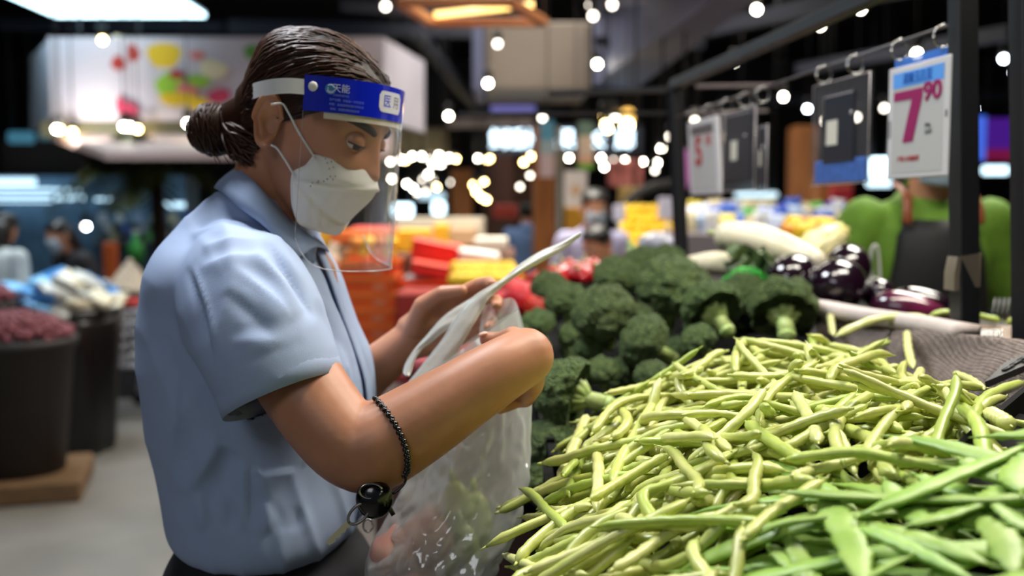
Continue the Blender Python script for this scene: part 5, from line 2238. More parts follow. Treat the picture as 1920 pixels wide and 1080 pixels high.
def onion(u, v, d, r, label):
    c = P(u, v, d)
    t = thing('pink_onion', c, label, 'onion', 'onions in the bag')
    MB().lathe([(.0001, -r * .95), (r * .55, -r * .82), (r * .95, -r * .3), (r, .1 * r), (r * .8, r * .6), (r * .3, r * .92), (r * .12, r * 1.15), (.0001, r * 1.2)], 24, None, c).build('bulb', onion_m, t, True)
    rt = MB()
    for k in range(7):
        rt.tube([c + Vector((0, 0, -r * .93)), c + Vector((math.cos(k) * .006, math.sin(k) * .006, -r * .93 - .008))], [.0008, .0003], 4)
    rt.build('root_tuft', M('onion_root', (190, 170, 140), .8), t, True)


onion(742, 1040, 1.145, .030, 'pink onion at the lower left inside the plastic bag')
onion(806, 1010, 1.160, .034, 'pale pink onion in the middle of the plastic bag')
onion(770, 1100, 1.15, .034, 'pink onion at the bottom of the bag cut by the picture edge')
for (path, r, lab) in (
        ([(850, 905, 1.17), (862, 960, 1.16), (852, 1020, 1.16), (840, 1080, 1.16)], .017, 'long pale green pepper hanging in the right half of the bag'),
        ([(890, 925, 1.18), (895, 985, 1.17), (890, 1045, 1.165), (886, 1078, 1.16)], .018, 'pale green pepper nearest the right wall of the bag'),
        ([(868, 985, 1.135), (884, 1030, 1.13), (892, 1066, 1.13)], .011, 'small pale pepper pressed against the front of the bag')):
    pts = smoothcurve([P(*q) for q in path], 18)
    t = thing('green_pepper', pts[8], lab, 'pepper', 'peppers in the bag')
    MB().tube(pts, [r * float(np.interp(i / 17, [0, .1, .35, .7, .9, 1], [.45, .85, 1.0, .8, .45, .08])) for i in range(18)], 14).build('flesh', pep_m, t, True)
    MB().tube([pts[0], pts[0] + (pts[0] - pts[2]).normalized() * .018], [.0045, .003], 8).build('stem', stalk_m, t, True)
# ------------------------------------------------------------------ the other people in the hall
def figure(label, u, v, d, yaw, lean, shirt, trousers, hair='short', mask=True, arms=None, hairm=None, neckopen=False):
    """A standing person whose head centre is seen at (u, v); yaw 0 faces +x. lean bends the trunk forward."""
    L = math.radians(lean)
    hip = Vector((0, 0, .84))

    def B(p):                                    # trunk space (upright) -> leaned
        q = Vector(p) - hip
        return hip + Vector((q.x * math.cos(L) + q.z * math.sin(L), q.y, -q.x * math.sin(L) + q.z * math.cos(L)))

    hl = B((.03, 0, 1.485))
    H = P(u, v, d)
    s = H.z / hl.z
    Rz = Matrix.Rotation(yaw, 3, 'Z')
    base = Vector((H.x, H.y, 0)) - Rz @ Vector((hl.x, hl.y, 0)) * s
    W = lambda p: base + Rz @ Vector(p) * s
    hr_ = Matrix.Rotation(min(L * .8 + .12, .75), 3, 'Y')
    HXp = lambda p: W(hl + hr_ @ Vector(p))
    t = thing('person', base, label, 'person')
    sk = MB()
    sk.loft([[HXp(p) for p in r] for r in head_rings(34, 36)])
    sk.capsule([HXp((-.012, 0, -.02)), W(B((.0, 0, 1.33)))], [.050 * s, .056 * s], 14)
    sk.capsule([W(B((0, 0, 1.33))), W(B((0, 0, 1.1))), W(hip)], [.06 * s, .10 * s, .10 * s], 14)
    arms = arms or [((.02, .20, 1.06), (.22, .17, 1.0)), ((.02, -.20, 1.06), (.22, -.17, 1.0))]
    sh = MB()
    for (el, wr), sg in zip(arms, (1, -1)):
        S_ = B((0, sg * .165, 1.285))
        E_, W_ = B(el), B(wr)
        sk.capsule([W(S_), W(E_), W(Vector(E_).lerp(W_, .3)), W(W_)], [.046 * s, .040 * s, .038 * s, .026 * s], 12)
        dd = (Rz @ (W_ - E_)).normalized()
        hand(sk, W(W_), dd, Rz @ Vector((-.2, -sg * .8, -.5)), Rz @ Vector((.3, 0, 1)), [(.10, [25, 30, 20]), (.02, [28, 32, 22]), (-.04, [32, 34, 24]), (-.1, [36, 36, 26])],
             [(.018, .016, .010), (.045, .036, .016), (.074, .044, .020), (.096, .042, .024)], s=s)
        M_ = Vector(S_).lerp(E_, .82)
        sh.capsule([W(S_), W(Vector(S_).lerp(E_, .4)), W(M_)], [.068 * s, .068 * s, .064 * s], 14)
    link_mesh('body', fuse(sk, .0055 * max(1, d / 5), 3, skin_far, 'body'), t)
    for z, hw, hd, x in ():
        pass
    rings = []
    for (z, hw, f, b) in ((.80, .165, .105, -.105), (.90, .160, .110, -.105), (1.0, .152, .112, -.10), (1.1, .162, .122, -.105), (1.2, .178, .122, -.108), (1.28, .180, .098, -.098), (1.325, .145, .070, -.080), (1.355, .085, .056, -.066)):
        rings.append([W(B(((f + b) / 2 + (f - b) / 2 * math.cos(a), hw * math.sin(a), z))) for a in np.linspace(0, 2 * PI, 28, endpoint=False)])
    sh.loft(rings)
    me = fuse(sh, .011, 4, shirt, 'shirt')
    co, no = get_co(me), get_no(me)
    wv = np.array([noise.noise(Vector((p[0] * 8 + d, p[1] * 8, p[2] * 5))) for p in co]) * .008
    set_co(me, co + no * wv[:, None])
    link_mesh('shirt', me, t)
    cl = MB()
    rg = []
    for a in np.linspace(.35, 2 * PI - .35, 26):
        c = B((-.004 + .060 * math.cos(a), .066 * math.sin(a), 1.36 - .030 * math.cos(a)))
        o = B((-.004 + .088 * math.cos(a), .098 * math.sin(a), 1.315 - .030 * math.cos(a)))
        rg.append([W(c), W(o), W(o) + Vector((0, 0, .006)), W(c) + Vector((0, 0, .006))])
    cl.loft(rg)
    cl.build('collar', shirt, t, True)
    tr = MB()
    for sg in (-1, 1):
        tr.capsule([W((0, sg * .085, .84)), W((.01, sg * .09, .46)), W((-.01, sg * .10, .07))], [.098 * s, .074 * s, .06 * s], 12)
    link_mesh('trousers', fuse(tr, .014, 3, trousers, 'trousers'), t)
    for sg in (-1, 1):
        b = MB()
        rg = []
        for (x, hw, h) in ((-.07, .018, .05), (-.05, .034, .075), (.02, .037, .08), (.10, .042, .05), (.165, .034, .034), (.185, .012, .022)):
            rg.append([W((x, sg * .10 + hw * math.cos(a), max(0, h * .5 + h * .5 * math.sin(a)))) for a in np.linspace(0, 2 * PI, 12, endpoint=False)])
        b.loft(rg)
        b.build('shoe', shoe_m, t, True)
    hm = hairm or hair_m
    hb = MB()

    def hp_(z, a):
        p = head_point(max(z, -.09), a)
        n = (p - Vector((0, 0, .02))).normalized()
        m = p.z - hairline(p.x)
        return HXp(p + n * (.014 * max(0, min(1, m / .02)) ** .5 if m > 0 else -.006))

    rings = [[hp_(-.085 + (.1095 + .085) * i / 29, 2 * PI * j / 36) for j in range(36)] for i in range(30)]
    hb.loft(rings, False, True)
    if hair == 'long':
        for k in range(60):
            a = PI * .55 + PI * .9 * k / 59
            p0 = Vector((-.01 + .085 * math.cos(a), .075 * math.sin(a), .05))
            p1 = Vector((-.02 + .095 * math.cos(a), .085 * math.sin(a), -.05))
            p2 = p1 + Vector((.01 * math.sin(k), 0, -.13 - .03 * math.sin(k * 2.3)))
            hb.tube(smoothcurve([HXp(p0), HXp(p1), HXp(p2)], 6), [.007 * s, .009 * s, .009 * s, .008 * s, .006 * s, .002 * s], 5)
    if hair == 'bun':
        hb.sphere(HXp((-.115, 0, .03)), (.035 * s, .035 * s, .032 * s), 14, 10)
    hb.build('hair', hm, t, True)
    for sg in (-1, 1):
        ear_mb(sg, HXp).build('ear', skin_far, t, True)
        e = MB().sphere(HXp((.079, sg * .030, .0205)), .0105 * s, 12, 8).build('eye', eye_white, t, True)
        MB().sphere(HXp((.087, sg * .0305, .0195)), .0050 * s, 10, 6).build('iris', iris_m, e, True)
        MB().tube([HXp((.089 - .006 * abs(q - .3), sg * (.014 + .036 * q), .040 + .004 * math.sin(q * 2.6))) for q in np.linspace(0, 1, 6)], .0028 * s, 6).build('eyebrow', brow_m, t, True)
    if mask:
        mk = MB()

        def mp(a, b):
            y = (2 * a - 1)
            z = .006 - .094 * b
            x = .112 - .055 * abs(y) ** 1.8 - .018 * b - .012 * (1 - b) * 0
            return HXp((x + .008 * math.sin(b * PI), y * (.060 - .010 * abs(2 * b - 1)), z))
        mk.grid(mp, 17, 11)
        mko = mk.build('face_mask', M('surgical_mask_blue', (178, 200, 214), .7), t, True)
        so = mko.modifiers.new('thickness', 'SOLIDIFY')
        so.thickness = .003
        lp = MB()
        for sg in (-1, 1):
            lp.tube([mp(.5 + sg * .5, .1), HXp((-.005, sg * .078, .02)), HXp((-.012, sg * .080, -.01)), mp(.5 + sg * .5, .9)], .0016, 5)
        lp.build('ear_loop', white_elastic, mko, True)
    return t, W, B, s, HXp


green_polo = M('green_polo_cloth', (90, 128, 28), .8, var=.12, vscale=20, bump=.3, bscale=300)
lav_shirt = M('lavender_shirt_cloth', (160, 158, 188), .8, var=.06, vscale=10)
blue_shirt = M('blue_shirt_cloth', (104, 134, 182), .8, var=.06, vscale=10)
grey_top = M('pale_grey_top', (176, 186, 186), .8, var=.06, vscale=10)
black_top = M('black_top', (22, 22, 26), .8)
brown_top = M('dark_brown_top', (70, 46, 40), .8)
black_hair = M('black_hair', (14, 11, 11), .4, bump=.4, bscale=120)
apron_m = M('black_apron_cloth', (16, 16, 17), .7, bump=.3, bscale=200, var=.1, vscale=8)
strap_m = M('brown_apron_strap', (126, 62, 34), .5)

vt, VW, VB, vs_, VH = figure('stall vendor in bright green polo and black apron standing behind the price tags', 1757, 275, 2.62, -PI / 2, 6, green_polo, navy_m, 'short', True,
                             [((-.02, .26, 1.04), (.18, .24, .86)), ((.02, -.27, 1.06), (.20, -.25, .90))], black_hair)
ap = MB()
rg = []
for (z, w) in ((1.30, .098), (1.26, .106), (1.2, .116), (1.1, .130), (.98, .165), (.86, .18), (.7, .185), (.55, .19), (.42, .19)):
    a_ = [VW(VB((float(np.interp(z, [.86, 1.0, 1.1, 1.2, 1.26, 1.30], [.130, .130, .140, .140, .124, .104])) - .045 * abs(q) ** 2.2, q * w, z))) if z > .84 else VW((.150 - .05 * abs(q) ** 2.2, q * w, z)) for q in np.linspace(-1, 1, 13)]
    rg.append(a_)
ap.loft(rg, False, False, False)
apo = ap.build('apron', apron_m, vt, True)
so = apo.modifiers.new('thickness', 'SOLIDIFY')
so.thickness = .004
for sg in (-1, 1):
    MB().tube(smoothcurve([VW(VB((.106, sg * .092, 1.29))), VW(VB((.098, sg * .092, 1.325))), VW(VB((.066, sg * .086, 1.365))), VW(VB((-.03, sg * .08, 1.385)))], 12), .013 * vs_, 8, flat=.25, up=(0, -1, .3)).build('apron_strap', strap_m, apo, True)

figure('person in lavender shirt and pale blue mask facing the shopper behind the red peppers', 1115, 392, 5.4, -PI / 2 + .1, 12, lav_shirt, navy_m, 'short', True, None, black_hair)
figure('short dark-haired person bending in front of the person in lavender', 1122, 462, 4.6, -PI * .80, 22, brown_top, navy_m, 'short', False, None, black_hair)
figure('person in blue shirt and dark trousers seen from behind by the brown column', 986, 402, 9.0, PI / 2, 0, blue_shirt, navy_m, 'short', False, None, black_hair)
figure('black-haired person in pale grey top seen from behind at the packet stand', 8, 432, 5.75, 1.35, 12, grey_top, navy_m, 'long', False, None, black_hair)
figure('person in black top with blue mask leaning over the packet stand', 112, 442, 6.15, -2.2, 20, black_top, navy_m, 'long', True, None, black_hair)
# ------------------------------------------------------------------ the market hall behind
def put(mb, nm, m, label, cat, group=None, smooth=False, origin=None):
    o = mb.build(nm, m, None, smooth, origin)
    return tag(o, label, cat, group)


def face(u0, v0, u1, v1, d):
    """World centre, width and height of an upright rectangle facing the camera."""
    a, b = P(u0, v0, d), P(u1, v1, d)
    return (a + b) / 2, abs(b.x - a.x), abs(a.z - b.z)


def block(u0, v0, u1, v1, d, depth, nm, m, label, cat, group=None, floor=False, bev=.01, hang=False):
    if hang:
        c, w, h = face(u0, v0, u1, v1, d)
        t = thing(nm, c, label, cat, group)
        MB().box((c.x, c.y + depth / 2, c.z), (w, depth, h), None, bev).build('panel', m, t, False)
        hb_ = MB()
        for sx in (-.4, .4):
            hb_.tube([(c.x + sx * w, c.y + depth / 2, c.z + h / 2 - .01), (c.x + sx * w, c.y + depth / 2, RZ)], .006, 6)
        hb_.build('hanger', black_metal, t, True)
        return t
    c, w, h = face(u0, v0, u1, v1, d)
    z0, z1 = c.z - h / 2, c.z + h / 2
    if floor:
        z0 = 0
    mb = MB().box((c.x, c.y + depth / 2, (z0 + z1) / 2), (w, depth, z1 - z0), None, bev)
    return put(mb, nm, m, label, cat, group)


# --- hanging canopy of the fruit booth, with printed fruit
can_white = M('canopy_white', (206, 200, 212), .6, var=.03, vscale=2)
cano = thing('booth_canopy', P(420, 150, 8.0), 'white hanging booth canopy with printed fruit above the palm tree', 'canopy')
cF, wF, hF = face(95, 72, 722, 226, 8.0)
MB().box(cF, (wF, .06, hF)).build('front_panel', can_white, cano, False)
for (ua, ub) in ((95, 56), (722, 795)):
    a0, a1 = P(ua, 72, 8.0), P(ua, 226, 8.0)
    b0, b1 = P(ub, 80, 9.2 if ua > 400 else 8.9), P(ub, 221, 9.2 if ua > 400 else 8.9)
    b0.z, b1.z = a0.z, a1.z
    MB().prism([a0, a1, b1, b0], (0, 0, 0), (0, .05, 0)).build('side_panel', can_white, cano, False)
fas = M('fascia_olive', (92, 92, 74), .7)
c2, w2, h2 = face(80, 228, 730, 258, 8.05)
MB().box(c2, (w2, .08, h2)).build('fascia', fas, cano, False)
sof = M('soffit_pinkish', (190, 166, 160), .7)
s0, s1 = P(95, 262, 8.1), P(735, 262, 8.1)
s2, s3 = P(735, 300, 7.2), P(200, 300, 7.2)
MB().prism([s0, s1, s2, s3], (0, 0, 0), (0, 0, .06)).build('soffit', sof, cano, False)
PR = [('yellow', (232, 196, 40)), ('red', (206, 40, 44)), ('green', (150, 200, 60)), ('crimson', (190, 50, 90)), ('cream', (236, 226, 190)), ('leaf', (90, 160, 60)), ('pink', (226, 130, 130))]
PM = {n: M('print_' + n, c, .6) for n, c in PR}
FRU = [('yellow', 308, 104, 32, 26, 12), ('yellow', 402, 84, 17, 14, 10), ('red', 250, 100, 12, 16, 8), ('red', 222, 118, 14, 12, 8), ('cream', 218, 92, 16, 24, 9), ('green', 320, 160, 26, 26, 12),
       ('yellow', 334, 186, 34, 14, 12), ('green', 372, 152, 22, 12, 10), ('pink', 350, 170, 20, 14, 9), ('crimson', 240, 206, 20, 14, 7), ('crimson', 226, 196, 8, 14, 6), ('crimson', 412, 180, 22, 14, 8),
       ('leaf', 474, 98, 15, 15, 9), ('pink', 370, 104, 14, 9, 8), ('cream', 400, 130, 26, 18, 10), ('red', 332, 140, 14, 8, 7), ('yellow', 372, 194, 22, 10, 9)]
for k, (n, u, v, a, b, seg) in enumerate(FRU):
    c = P(u, v, 7.96)
    sx_, sz_ = a / FPX * 7.96, b / FPX * 7.96
    poly = [c + Vector((sx_ * math.cos(t) * (1 + .12 * math.sin(3 * t + k)), 0, sz_ * math.sin(t) * (1 + .12 * math.cos(2 * t + k)))) for t in np.linspace(0, 2 * PI, 20, endpoint=False)]
    MB().prism(poly, (0, 0, 0), (0, -.004 - .0007 * k, 0)).build('printed_fruit', PM[n], cano, False)

# --- lit ceiling panel and the overhead services
pn = thing('ceiling_panel_lamp', P(240, -10, 8.3), 'bright rectangular panel lamp under the ceiling above the canopy', 'lamp')
zc = P(240, 26, 9.0).z
q0, q1 = P(105, 26, 9.0), P(385, 26, 9.0)
q0.z = q1.z = zc
MB().prism([q0, q1, q1 + Vector((0, -1.6, 0)), q0 + Vector((0, -1.6, 0))], (0, 0, 0), (0, 0, -.03)).build('diffuser', glow('panel_glow', (200, 240, 255), 6.0), pn, False)
MB().prism([q0 + Vector((-.03, .03, .001)), q1 + Vector((.03, .03, .001)), q1 + Vector((.03, -1.63, .001)), q0 + Vector((-.03, -1.63, .001))], (0, 0, 0), (0, 0, .06)).build('housing', black_metal, pn, False)
duct_m = M('bulkhead_beige', (132, 122, 112), .7, var=.06, vscale=2)
blue_grey = M('duct_blue_grey', (96, 102, 132), .6, var=.08, vscale=1.5)
MB()
o = block(908, 42, 1108, 166, 8.6, 1.2, 'bulkhead', duct_m, 'beige boxed bulkhead hanging under the dark ceiling', 'bulkhead', hang=True)
o = block(886, 40, 907, 168, 8.5, 1.2, 'hanging_duct', blue_grey, 'blue grey duct on the flank of the beige bulkhead', 'duct', hang=True)
dk_ = MB()
a0, a1, b0, b1 = P(1112, 60, 8.6), P(1112, 160, 8.6), P(1420, -110, 5.0), P(1240, -60, 5.2)
dk_.loft([[P(1112, 30, 8.6), P(1112, 160, 8.6), P(1112, 160, 8.6) + Vector((.4, .3, .0)), P(1112, 30, 8.6) + Vector((.4, .3, 0))],
          [P(1190, -160, 5.0), P(1390, -40, 5.0), P(1390, -40, 5.0) + Vector((.35, .2, .1)), P(1190, -160, 5.0) + Vector((.35, .2, .1))]])
put(dk_, 'air_duct', blue_grey, 'long blue grey air duct running overhead towards the stall', 'duct')
wood_frame = M('warm_wood', (156, 98, 56), .5, var=.2, vscale=3, stretch=(1, 8, 8))
wf = thing('wooden_lamp_frame', P(900, 10, 5.0), 'hanging wooden lamp frame at the top of the picture', 'lamp frame')
za = P(900, 42, 5.2).z
for (p, q) in (((808, 45), (1020, 18)), ((808, 45), (752, -20)), ((1020, 18), (960, -40)), ((752, -20), (960, -40))):
    a = P(p[0], p[1], 5.2)
    b = P(q[0], q[1], 5.2)
    if p[1] > 0 and q[1] < 0:
        b = P(q[0], q[1], 4.7)
    if p[1] < 0:
        a, b = P(p[0], p[1], 4.7), P(q[0], q[1], 4.7)
    a.z = b.z = za
    bar(a, b, .05, 'beam', wood_frame, wf, .04)
for (u, v, d) in ((752, -20, 4.7), (1020, 18, 5.2)):
    p = P(u, v, d)
    p.z = za
    MB().tube([p, Vector((p.x, p.y, RZ))], .004, 6).build('hanger', black_metal, wf, True)
MB().tube([P(815, 28, 5.15), P(1000, 8, 5.15)], .016, 8).build('lit_tube', glow('warm_tube', (255, 205, 120), 4.0), wf, True)
# ceiling beams, pipes
for k, (u0, v0, d0, u1, v1, d1, w) in enumerate(((430, 50, 9.5, 900, 60, 9.5, .12), (1115, 78, 8.0, 1320, 82, 8.0, .08), (1320, 60, 10, 1700, -30, 6, .12), (1500, 130, 10, 1900, 60, 7, .10), (0, 45, 9.8, 420, 52, 9.8, .10),
                                                 (780, 60, 9, 900, 210, 13, .10), (1350, 190, 12, 1900, 180, 12, .12), (640, 10, 8, 900, 30, 8, .08))):
    a, b = P(u0, v0, d0), P(u1, v1, d1)
    q = (b - a).normalized().to_track_quat('Z', 'Y').to_matrix()
    o = MB().box((a + b) / 2, (w, w, (b - a).length), q).build('ceiling_beam', M('beam_dark_blue', (40, 44, 58), .6), None, False)
    tag(o, 'dark steel beam under the hall ceiling', 'beam', 'ceiling beams')

# --- lamps
lamp_white = glow('spot_glow_white', (255, 246, 224), 46.0)
lamp_warm = glow('spot_glow_warm', (255, 216, 140), 40.0)
lamp_cool = glow('spot_glow_cool', (228, 240, 255), 36.0)
lamp_dim = glow('spot_glow_dim', (255, 244, 226), 11.0)


def lamp_proto(nm, m, label, group):
    t = thing(nm, (0, 0, 0), label, 'lamp', group)
    o = MB().sphere((0, 0, -.022), .025, 12, 8).build('bulb', m, t, True)
    b = MB().lathe([(.0001, .085), (.030, .085), (.034, .07), (.037, .006), (.031, .006), (.028, .05), (.0001, .05)], 16).build('housing', black_metal, t, True)
    s = MB().tube([(0, 0, 0), (0, 0, 1)], .005, 6).build('cord', black_metal, t, True)
    s.location = (0, 0, .08)
    return t


GR = 'spotlights under the dark ceiling'
GP = 'pendant lamps of the far stalls'
GW = 'warm pendant lamps of the far stalls'
protos = {'W': lamp_proto('spotlight', lamp_white, 'small round white spotlight under the dark ceiling', GR),
          'P': lamp_proto('pendant_lamp', lamp_white, 'small glowing pendant lamp in the row over the far stalls', GP),
          'Y': lamp_proto('pendant_lamp', lamp_warm, 'warm yellow glowing pendant lamp among the far stalls', GW),
          'D': lamp_proto('spotlight', lamp_dim, 'dim round spotlight under the dark ceiling', 'dim spotlights'),
          'B': lamp_proto('spotlight', lamp_cool, 'cool white spotlight seen past the near post', 'cool spotlights')}
used = set()
LAMPS = [('W', 1419, 12, 7), ('W', 1614, 11, 7.5), ('W', 1538, 43, 8), ('W', 1376, 111, 9), ('W', 1232, 114, 8), ('W', 1120, 115, 8), ('W', 1469, 177, 9), ('W', 1719, 95, 7), ('D', 933, 77, 8.2), ('W', 915, 151, 8),
         ('W', 841, 213, 9), ('D', 1017, 217, 9.5), ('Y', 192, 70, 7.6), ('D', 723, 6, 7), ('D', 1303, 222, 9), ('W', 1240, 275, 11), ('W', 1230, 302, 12), ('D', 1228, 316, 12), ('B', 1882, 105, 8), ('B', 1902, 132, 8.5), ('D', 1108, 4, 7), ('D', 1148, 3, 7),
         ('D', 1112, 24, 7), ('D', 1256, 252, 10), ('Y', 112, 238, 7.8), ('Y', 136, 243, 7.9), ('W', 106, 237, 7.7), ('W', 232, 232, 7.7), ('Y', 258, 237, 7.9), ('W', 243, 233, 7.75), ('W', 352, 226, 7.7),
         ('P', 752, 296, 12), ('P', 772, 290, 12), ('P', 790, 290, 12.5), ('Y', 760, 297, 12), ('P', 823, 287, 13), ('P', 842, 293, 13), ('Y', 855, 295, 13), ('P', 812, 305, 13), ('P', 828, 305, 13), ('D', 806, 296, 13),
         ('P', 803, 324, 14), ('D', 813, 336, 14), ('D', 791, 334, 14), ('P', 763, 342, 14), ('P', 775, 350, 14), ('D', 798, 356, 14), ('Y', 819, 348, 14), ('D', 852, 324, 14), ('D', 846, 339, 14), ('P', 735, 332, 13), ('P', 733, 300, 13), ('D', 782, 359, 14),
         ('P', 896, 294, 13), ('Y', 919, 294, 13), ('Y', 912, 297, 13), ('D', 948, 292, 13), ('Y', 982, 301, 12), ('Y', 996, 290, 12), ('P', 975, 280, 12), ('Y', 1048, 294, 13), ('P', 1067, 293, 13), ('P', 1127, 293, 13), ('D', 1150, 298, 13), ('P', 1172, 298, 13), ('Y', 1200, 304, 13),
         ('P', 1205, 300, 13), ('P', 1190, 311, 13), ('P', 1133, 310, 13), ('P', 1167, 320, 13), ('P', 1145, 330, 13), ('P', 1232, 302, 12), ('D', 975, 347, 13), ('D', 994, 326, 13), ('Y', 888, 343, 11), ('Y', 897, 350, 11), ('Y', 908, 338, 11), ('Y', 910, 358, 11), ('Y', 902, 366, 11), ('Y', 893, 356, 11), ('Y', 912, 371, 11),
         ('Y', 1133, 214, 7.5), ('Y', 1136, 228, 7.5), ('Y', 1140, 236, 7.6), ('D', 1153, 213, 7.6), ('D', 1548, 222, 9), ('D', 1658, 198, 9), ('B', 1826, 200, 9), ('D', 160, 420, 9), ('B', 162, 420, 9), ('B', 269, 346, 9), ('D', 1606, 215, 9), ('B', 1514, 200, 10)]
for (k, u, v, d) in LAMPS:
    o = protos[k] if k not in used else copy_tree(protos[k])
    used.add(k)
    o.location = P(u, v, d)
    for ch in o.children:
        if ch.name.startswith('cord'):
            ch.scale = (1, 1, RZ - .08 - o.location.z)
# globe lantern
gl2 = thing('globe_lantern', P(1177, 222, 7.6), 'golden round lantern under the far ceiling by the lit sign', 'lantern')
MB().sphere(P(1177, 218, 7.6), .062, 18, 12).build('globe', glow('globe_glow', (255, 196, 92), 2.2), gl2, True)
MB().sphere(P(1176, 234, 7.55), .042, 14, 10).build('bulb', lamp_warm, gl2, True)
MB().tube([P(1177, 204, 7.6), Vector((P(1177, 204, 7.6).x, P(1177, 204, 7.6).y, RZ))], .006, 6).build('cord', black_metal, gl2, True)

# --- lit signs
sign_w = glow('sign_glow', (214, 240, 255), 5.0)
sg_ = thing('lit_sign', P(1060, 262, 9.0), 'row of glowing white characters of a far stall sign', 'sign')
for (ch, u0, u1) in (('鲜', 921, 952), ('活', 949, 980), ('水', 977, 1008), ('果', 1037, 1083), ('长', 1103, 1130), ('廊', 1147, 1198)):
    p = P((u0 + u1) / 2, 263, 9.0)
    text_mesh(ch, .19, sign_w, sg_, 'character', p, (1, 0, 0), (0, 0, 1), depth=.02)
c3, w3, h3 = face(915, 236, 1205, 288, 9.1)
MB().box(c3 + Vector((0, .06, 0)), (w3, .08, h3)).build('sign_board', M('sign_board_dark', (24, 26, 34), .6), sg_, False)
s2_ = thing('small_lit_sign', P(960, 180, 9.6), 'small cyan sign with three glowing characters under the bulkhead', 'sign')
cy_ = glow('cyan_glow', (150, 225, 255), 3.6)
for ch, u in (('生', 942), ('鲜', 962), ('区', 992)):
    text_mesh(ch, .12, cy_, s2_, 'character', P(u, 180, 9.6), (1, 0, 0), (0, 0, 1), depth=.015)
c3, w3, h3 = face(918, 168, 1012, 192, 9.7)
MB().box(c3 + Vector((0, .06, 0)), (w3, .06, h3)).build('sign_board', M('sign_board_teal', (40, 74, 92), .6), s2_, False)
c3, w3, h3 = face(920, 197, 1004, 211, 9.7)
MB().box(c3 + Vector((0, .06, 0)), (w3, .06, h3)).build('lower_board', glow('violet_glow', (120, 118, 190), .7), s2_, False)
PK = {}


def ban(u0, v0, u1, v1, d, nm, m, label, cat):
    return block(u0, v0, u1, v1, d, .04, nm, m, label, cat, bev=.004)


bt = thing('hanging_banner', P(1026, 275, 8), 'narrow blue to white banner hanging by the orange column', 'banner')
cc, ww, hh = face(1012, 226, 1039, 332, 8)
for k, (f0, f1, nm) in enumerate(((0, .35, (96, 176, 226)), (.35, .6, (170, 200, 226)), (.6, 1, (214, 196, 214)))):
    MB().box(cc + Vector((0, 0, hh * (.5 - (f0 + f1) / 2))), (ww, .02, hh * (f1 - f0))).build('printed_field', M('banner_%d' % k, nm, .6), bt, False)
bt = thing('hanging_banner', P(1098, 275, 8), 'pale banner with green foot hanging beside the sign', 'banner')
cc, ww, hh = face(1084, 228, 1112, 318, 8)
for k, (f0, f1, nm) in enumerate(((0, .3, (90, 130, 140)), (.3, .72, (196, 190, 200)), (.72, .86, (214, 170, 170)), (.86, 1, (96, 170, 60)))):
    MB().box(cc + Vector((0, 0, hh * (.5 - (f0 + f1) / 2))), (ww, .02, hh * (f1 - f0))).build('printed_field', M('banner_b%d' % k, nm, .6), bt, False)
for u_, v_ in ((1026, 228), (1098, 230)):
    MB().tube([P(u_, v_, 8), Vector((P(u_, v_, 8).x, P(u_, v_, 8).y, RZ))], .005, 6).build('hanger', black_metal, bpy.data.objects['hanging_banner' if u_ == 1026 else 'hanging_banner.001'], True)
ps = thing('poster', P(1080, 350, 7.2), 'white poster with pale round print beside the masked person', 'poster')
cc, ww, hh = face(1058, 320, 1100, 388, 7.2)
MB().box(cc, (ww, .02, hh)).build('board', M('poster_white', (206, 198, 196), .6), ps, False)
MB().lathe([(.0001, .003), (.04, .003), (.04, 0)], 20, Matrix.Rotation(PI / 2, 3, 'X'), cc + Vector((0, -.012, -.01))).build('round_print', M('poster_print', (196, 160, 130), .6), ps, False)
MB().tube([Vector((cc.x, cc.y, cc.z + hh / 2)), Vector((cc.x, cc.y, RZ))], .004, 5).build('hanger', black_metal, ps, True)

# --- columns and far stall fronts
wood_br = M('column_wood', (150, 92, 44), .6, var=.2, vscale=4, stretch=(6, 6, 1))
wood_dk = M('dark_wood', (74, 44, 30), .6, var=.2, vscale=4, stretch=(6, 6, 1))
grey_m = M('grey_post', (140, 140, 132), .5)
cream_m = M('cream_panel', (206, 190, 160), .6)
block(1000, 240, 1041, 500, 8.4, .3, 'wooden_column', wood_br, 'orange-brown wooden column behind the person in blue', 'column', floor=True)
block(922, 236, 962, 420, 10.5, .3, 'wooden_column', wood_dk, 'dark brown column left of the person in blue', 'column', floor=True)
block(1044, 240, 1054, 480, 7.6, .06, 'grey_post', grey_m, 'thin grey post next to the white poster', 'post', floor=True)
block(846, 318, 884, 420, 12.5, .3, 'wooden_partition', wood_br, 'orange-brown partition under the warm lamps', 'partition', floor=True)
block(905, 300, 1060, 480, 14.5, .2, 'dark_stall_front', wood_dk, 'dark brown stall front far behind the columns', 'stall front', floor=True)
block(924, 384, 972, 410, 10.2, .2, 'red_sign_board', M('far_red', (160, 52, 36), .6), 'red board low on the dark column', 'board', hang=True)
block(700, 240, 836, 286, 12.5, .3, 'pale_fascia', M('pale_fascia', (150, 138, 112), .7), 'pale olive fascia panel of the far stall beside the shield', 'panel', hang=True)
block(838, 222, 1000, 238, 11.5, .2, 'pale_beam', M('pale_pinkish', (150, 136, 132), .7), 'pale beam under the far stall roof', 'beam', hang=True)
block(1490, 236, 1532, 400, 10.5, .3, 'wooden_column', wood_br, 'orange-brown wooden column behind the clear sleeve', 'column', floor=True)
block(1536, 330, 1600, 400, 9.5, .3, 'wooden_counter', wood_br, 'orange-brown counter by the vendor', 'counter', floor=True)
block(1560, 350, 1600, 372, 9.3, .1, 'red_box', M('far_red2', (170, 40, 50), .6), 'red box standing before the counter by the vendor', 'box', floor=True)
block(1282, 280, 1312, 352, 7.5, .05, 'pink_light_box', glow('pink_glow', (200, 120, 180), .55), 'lit pink panel behind the small red 5 tag', 'panel', hang=True)
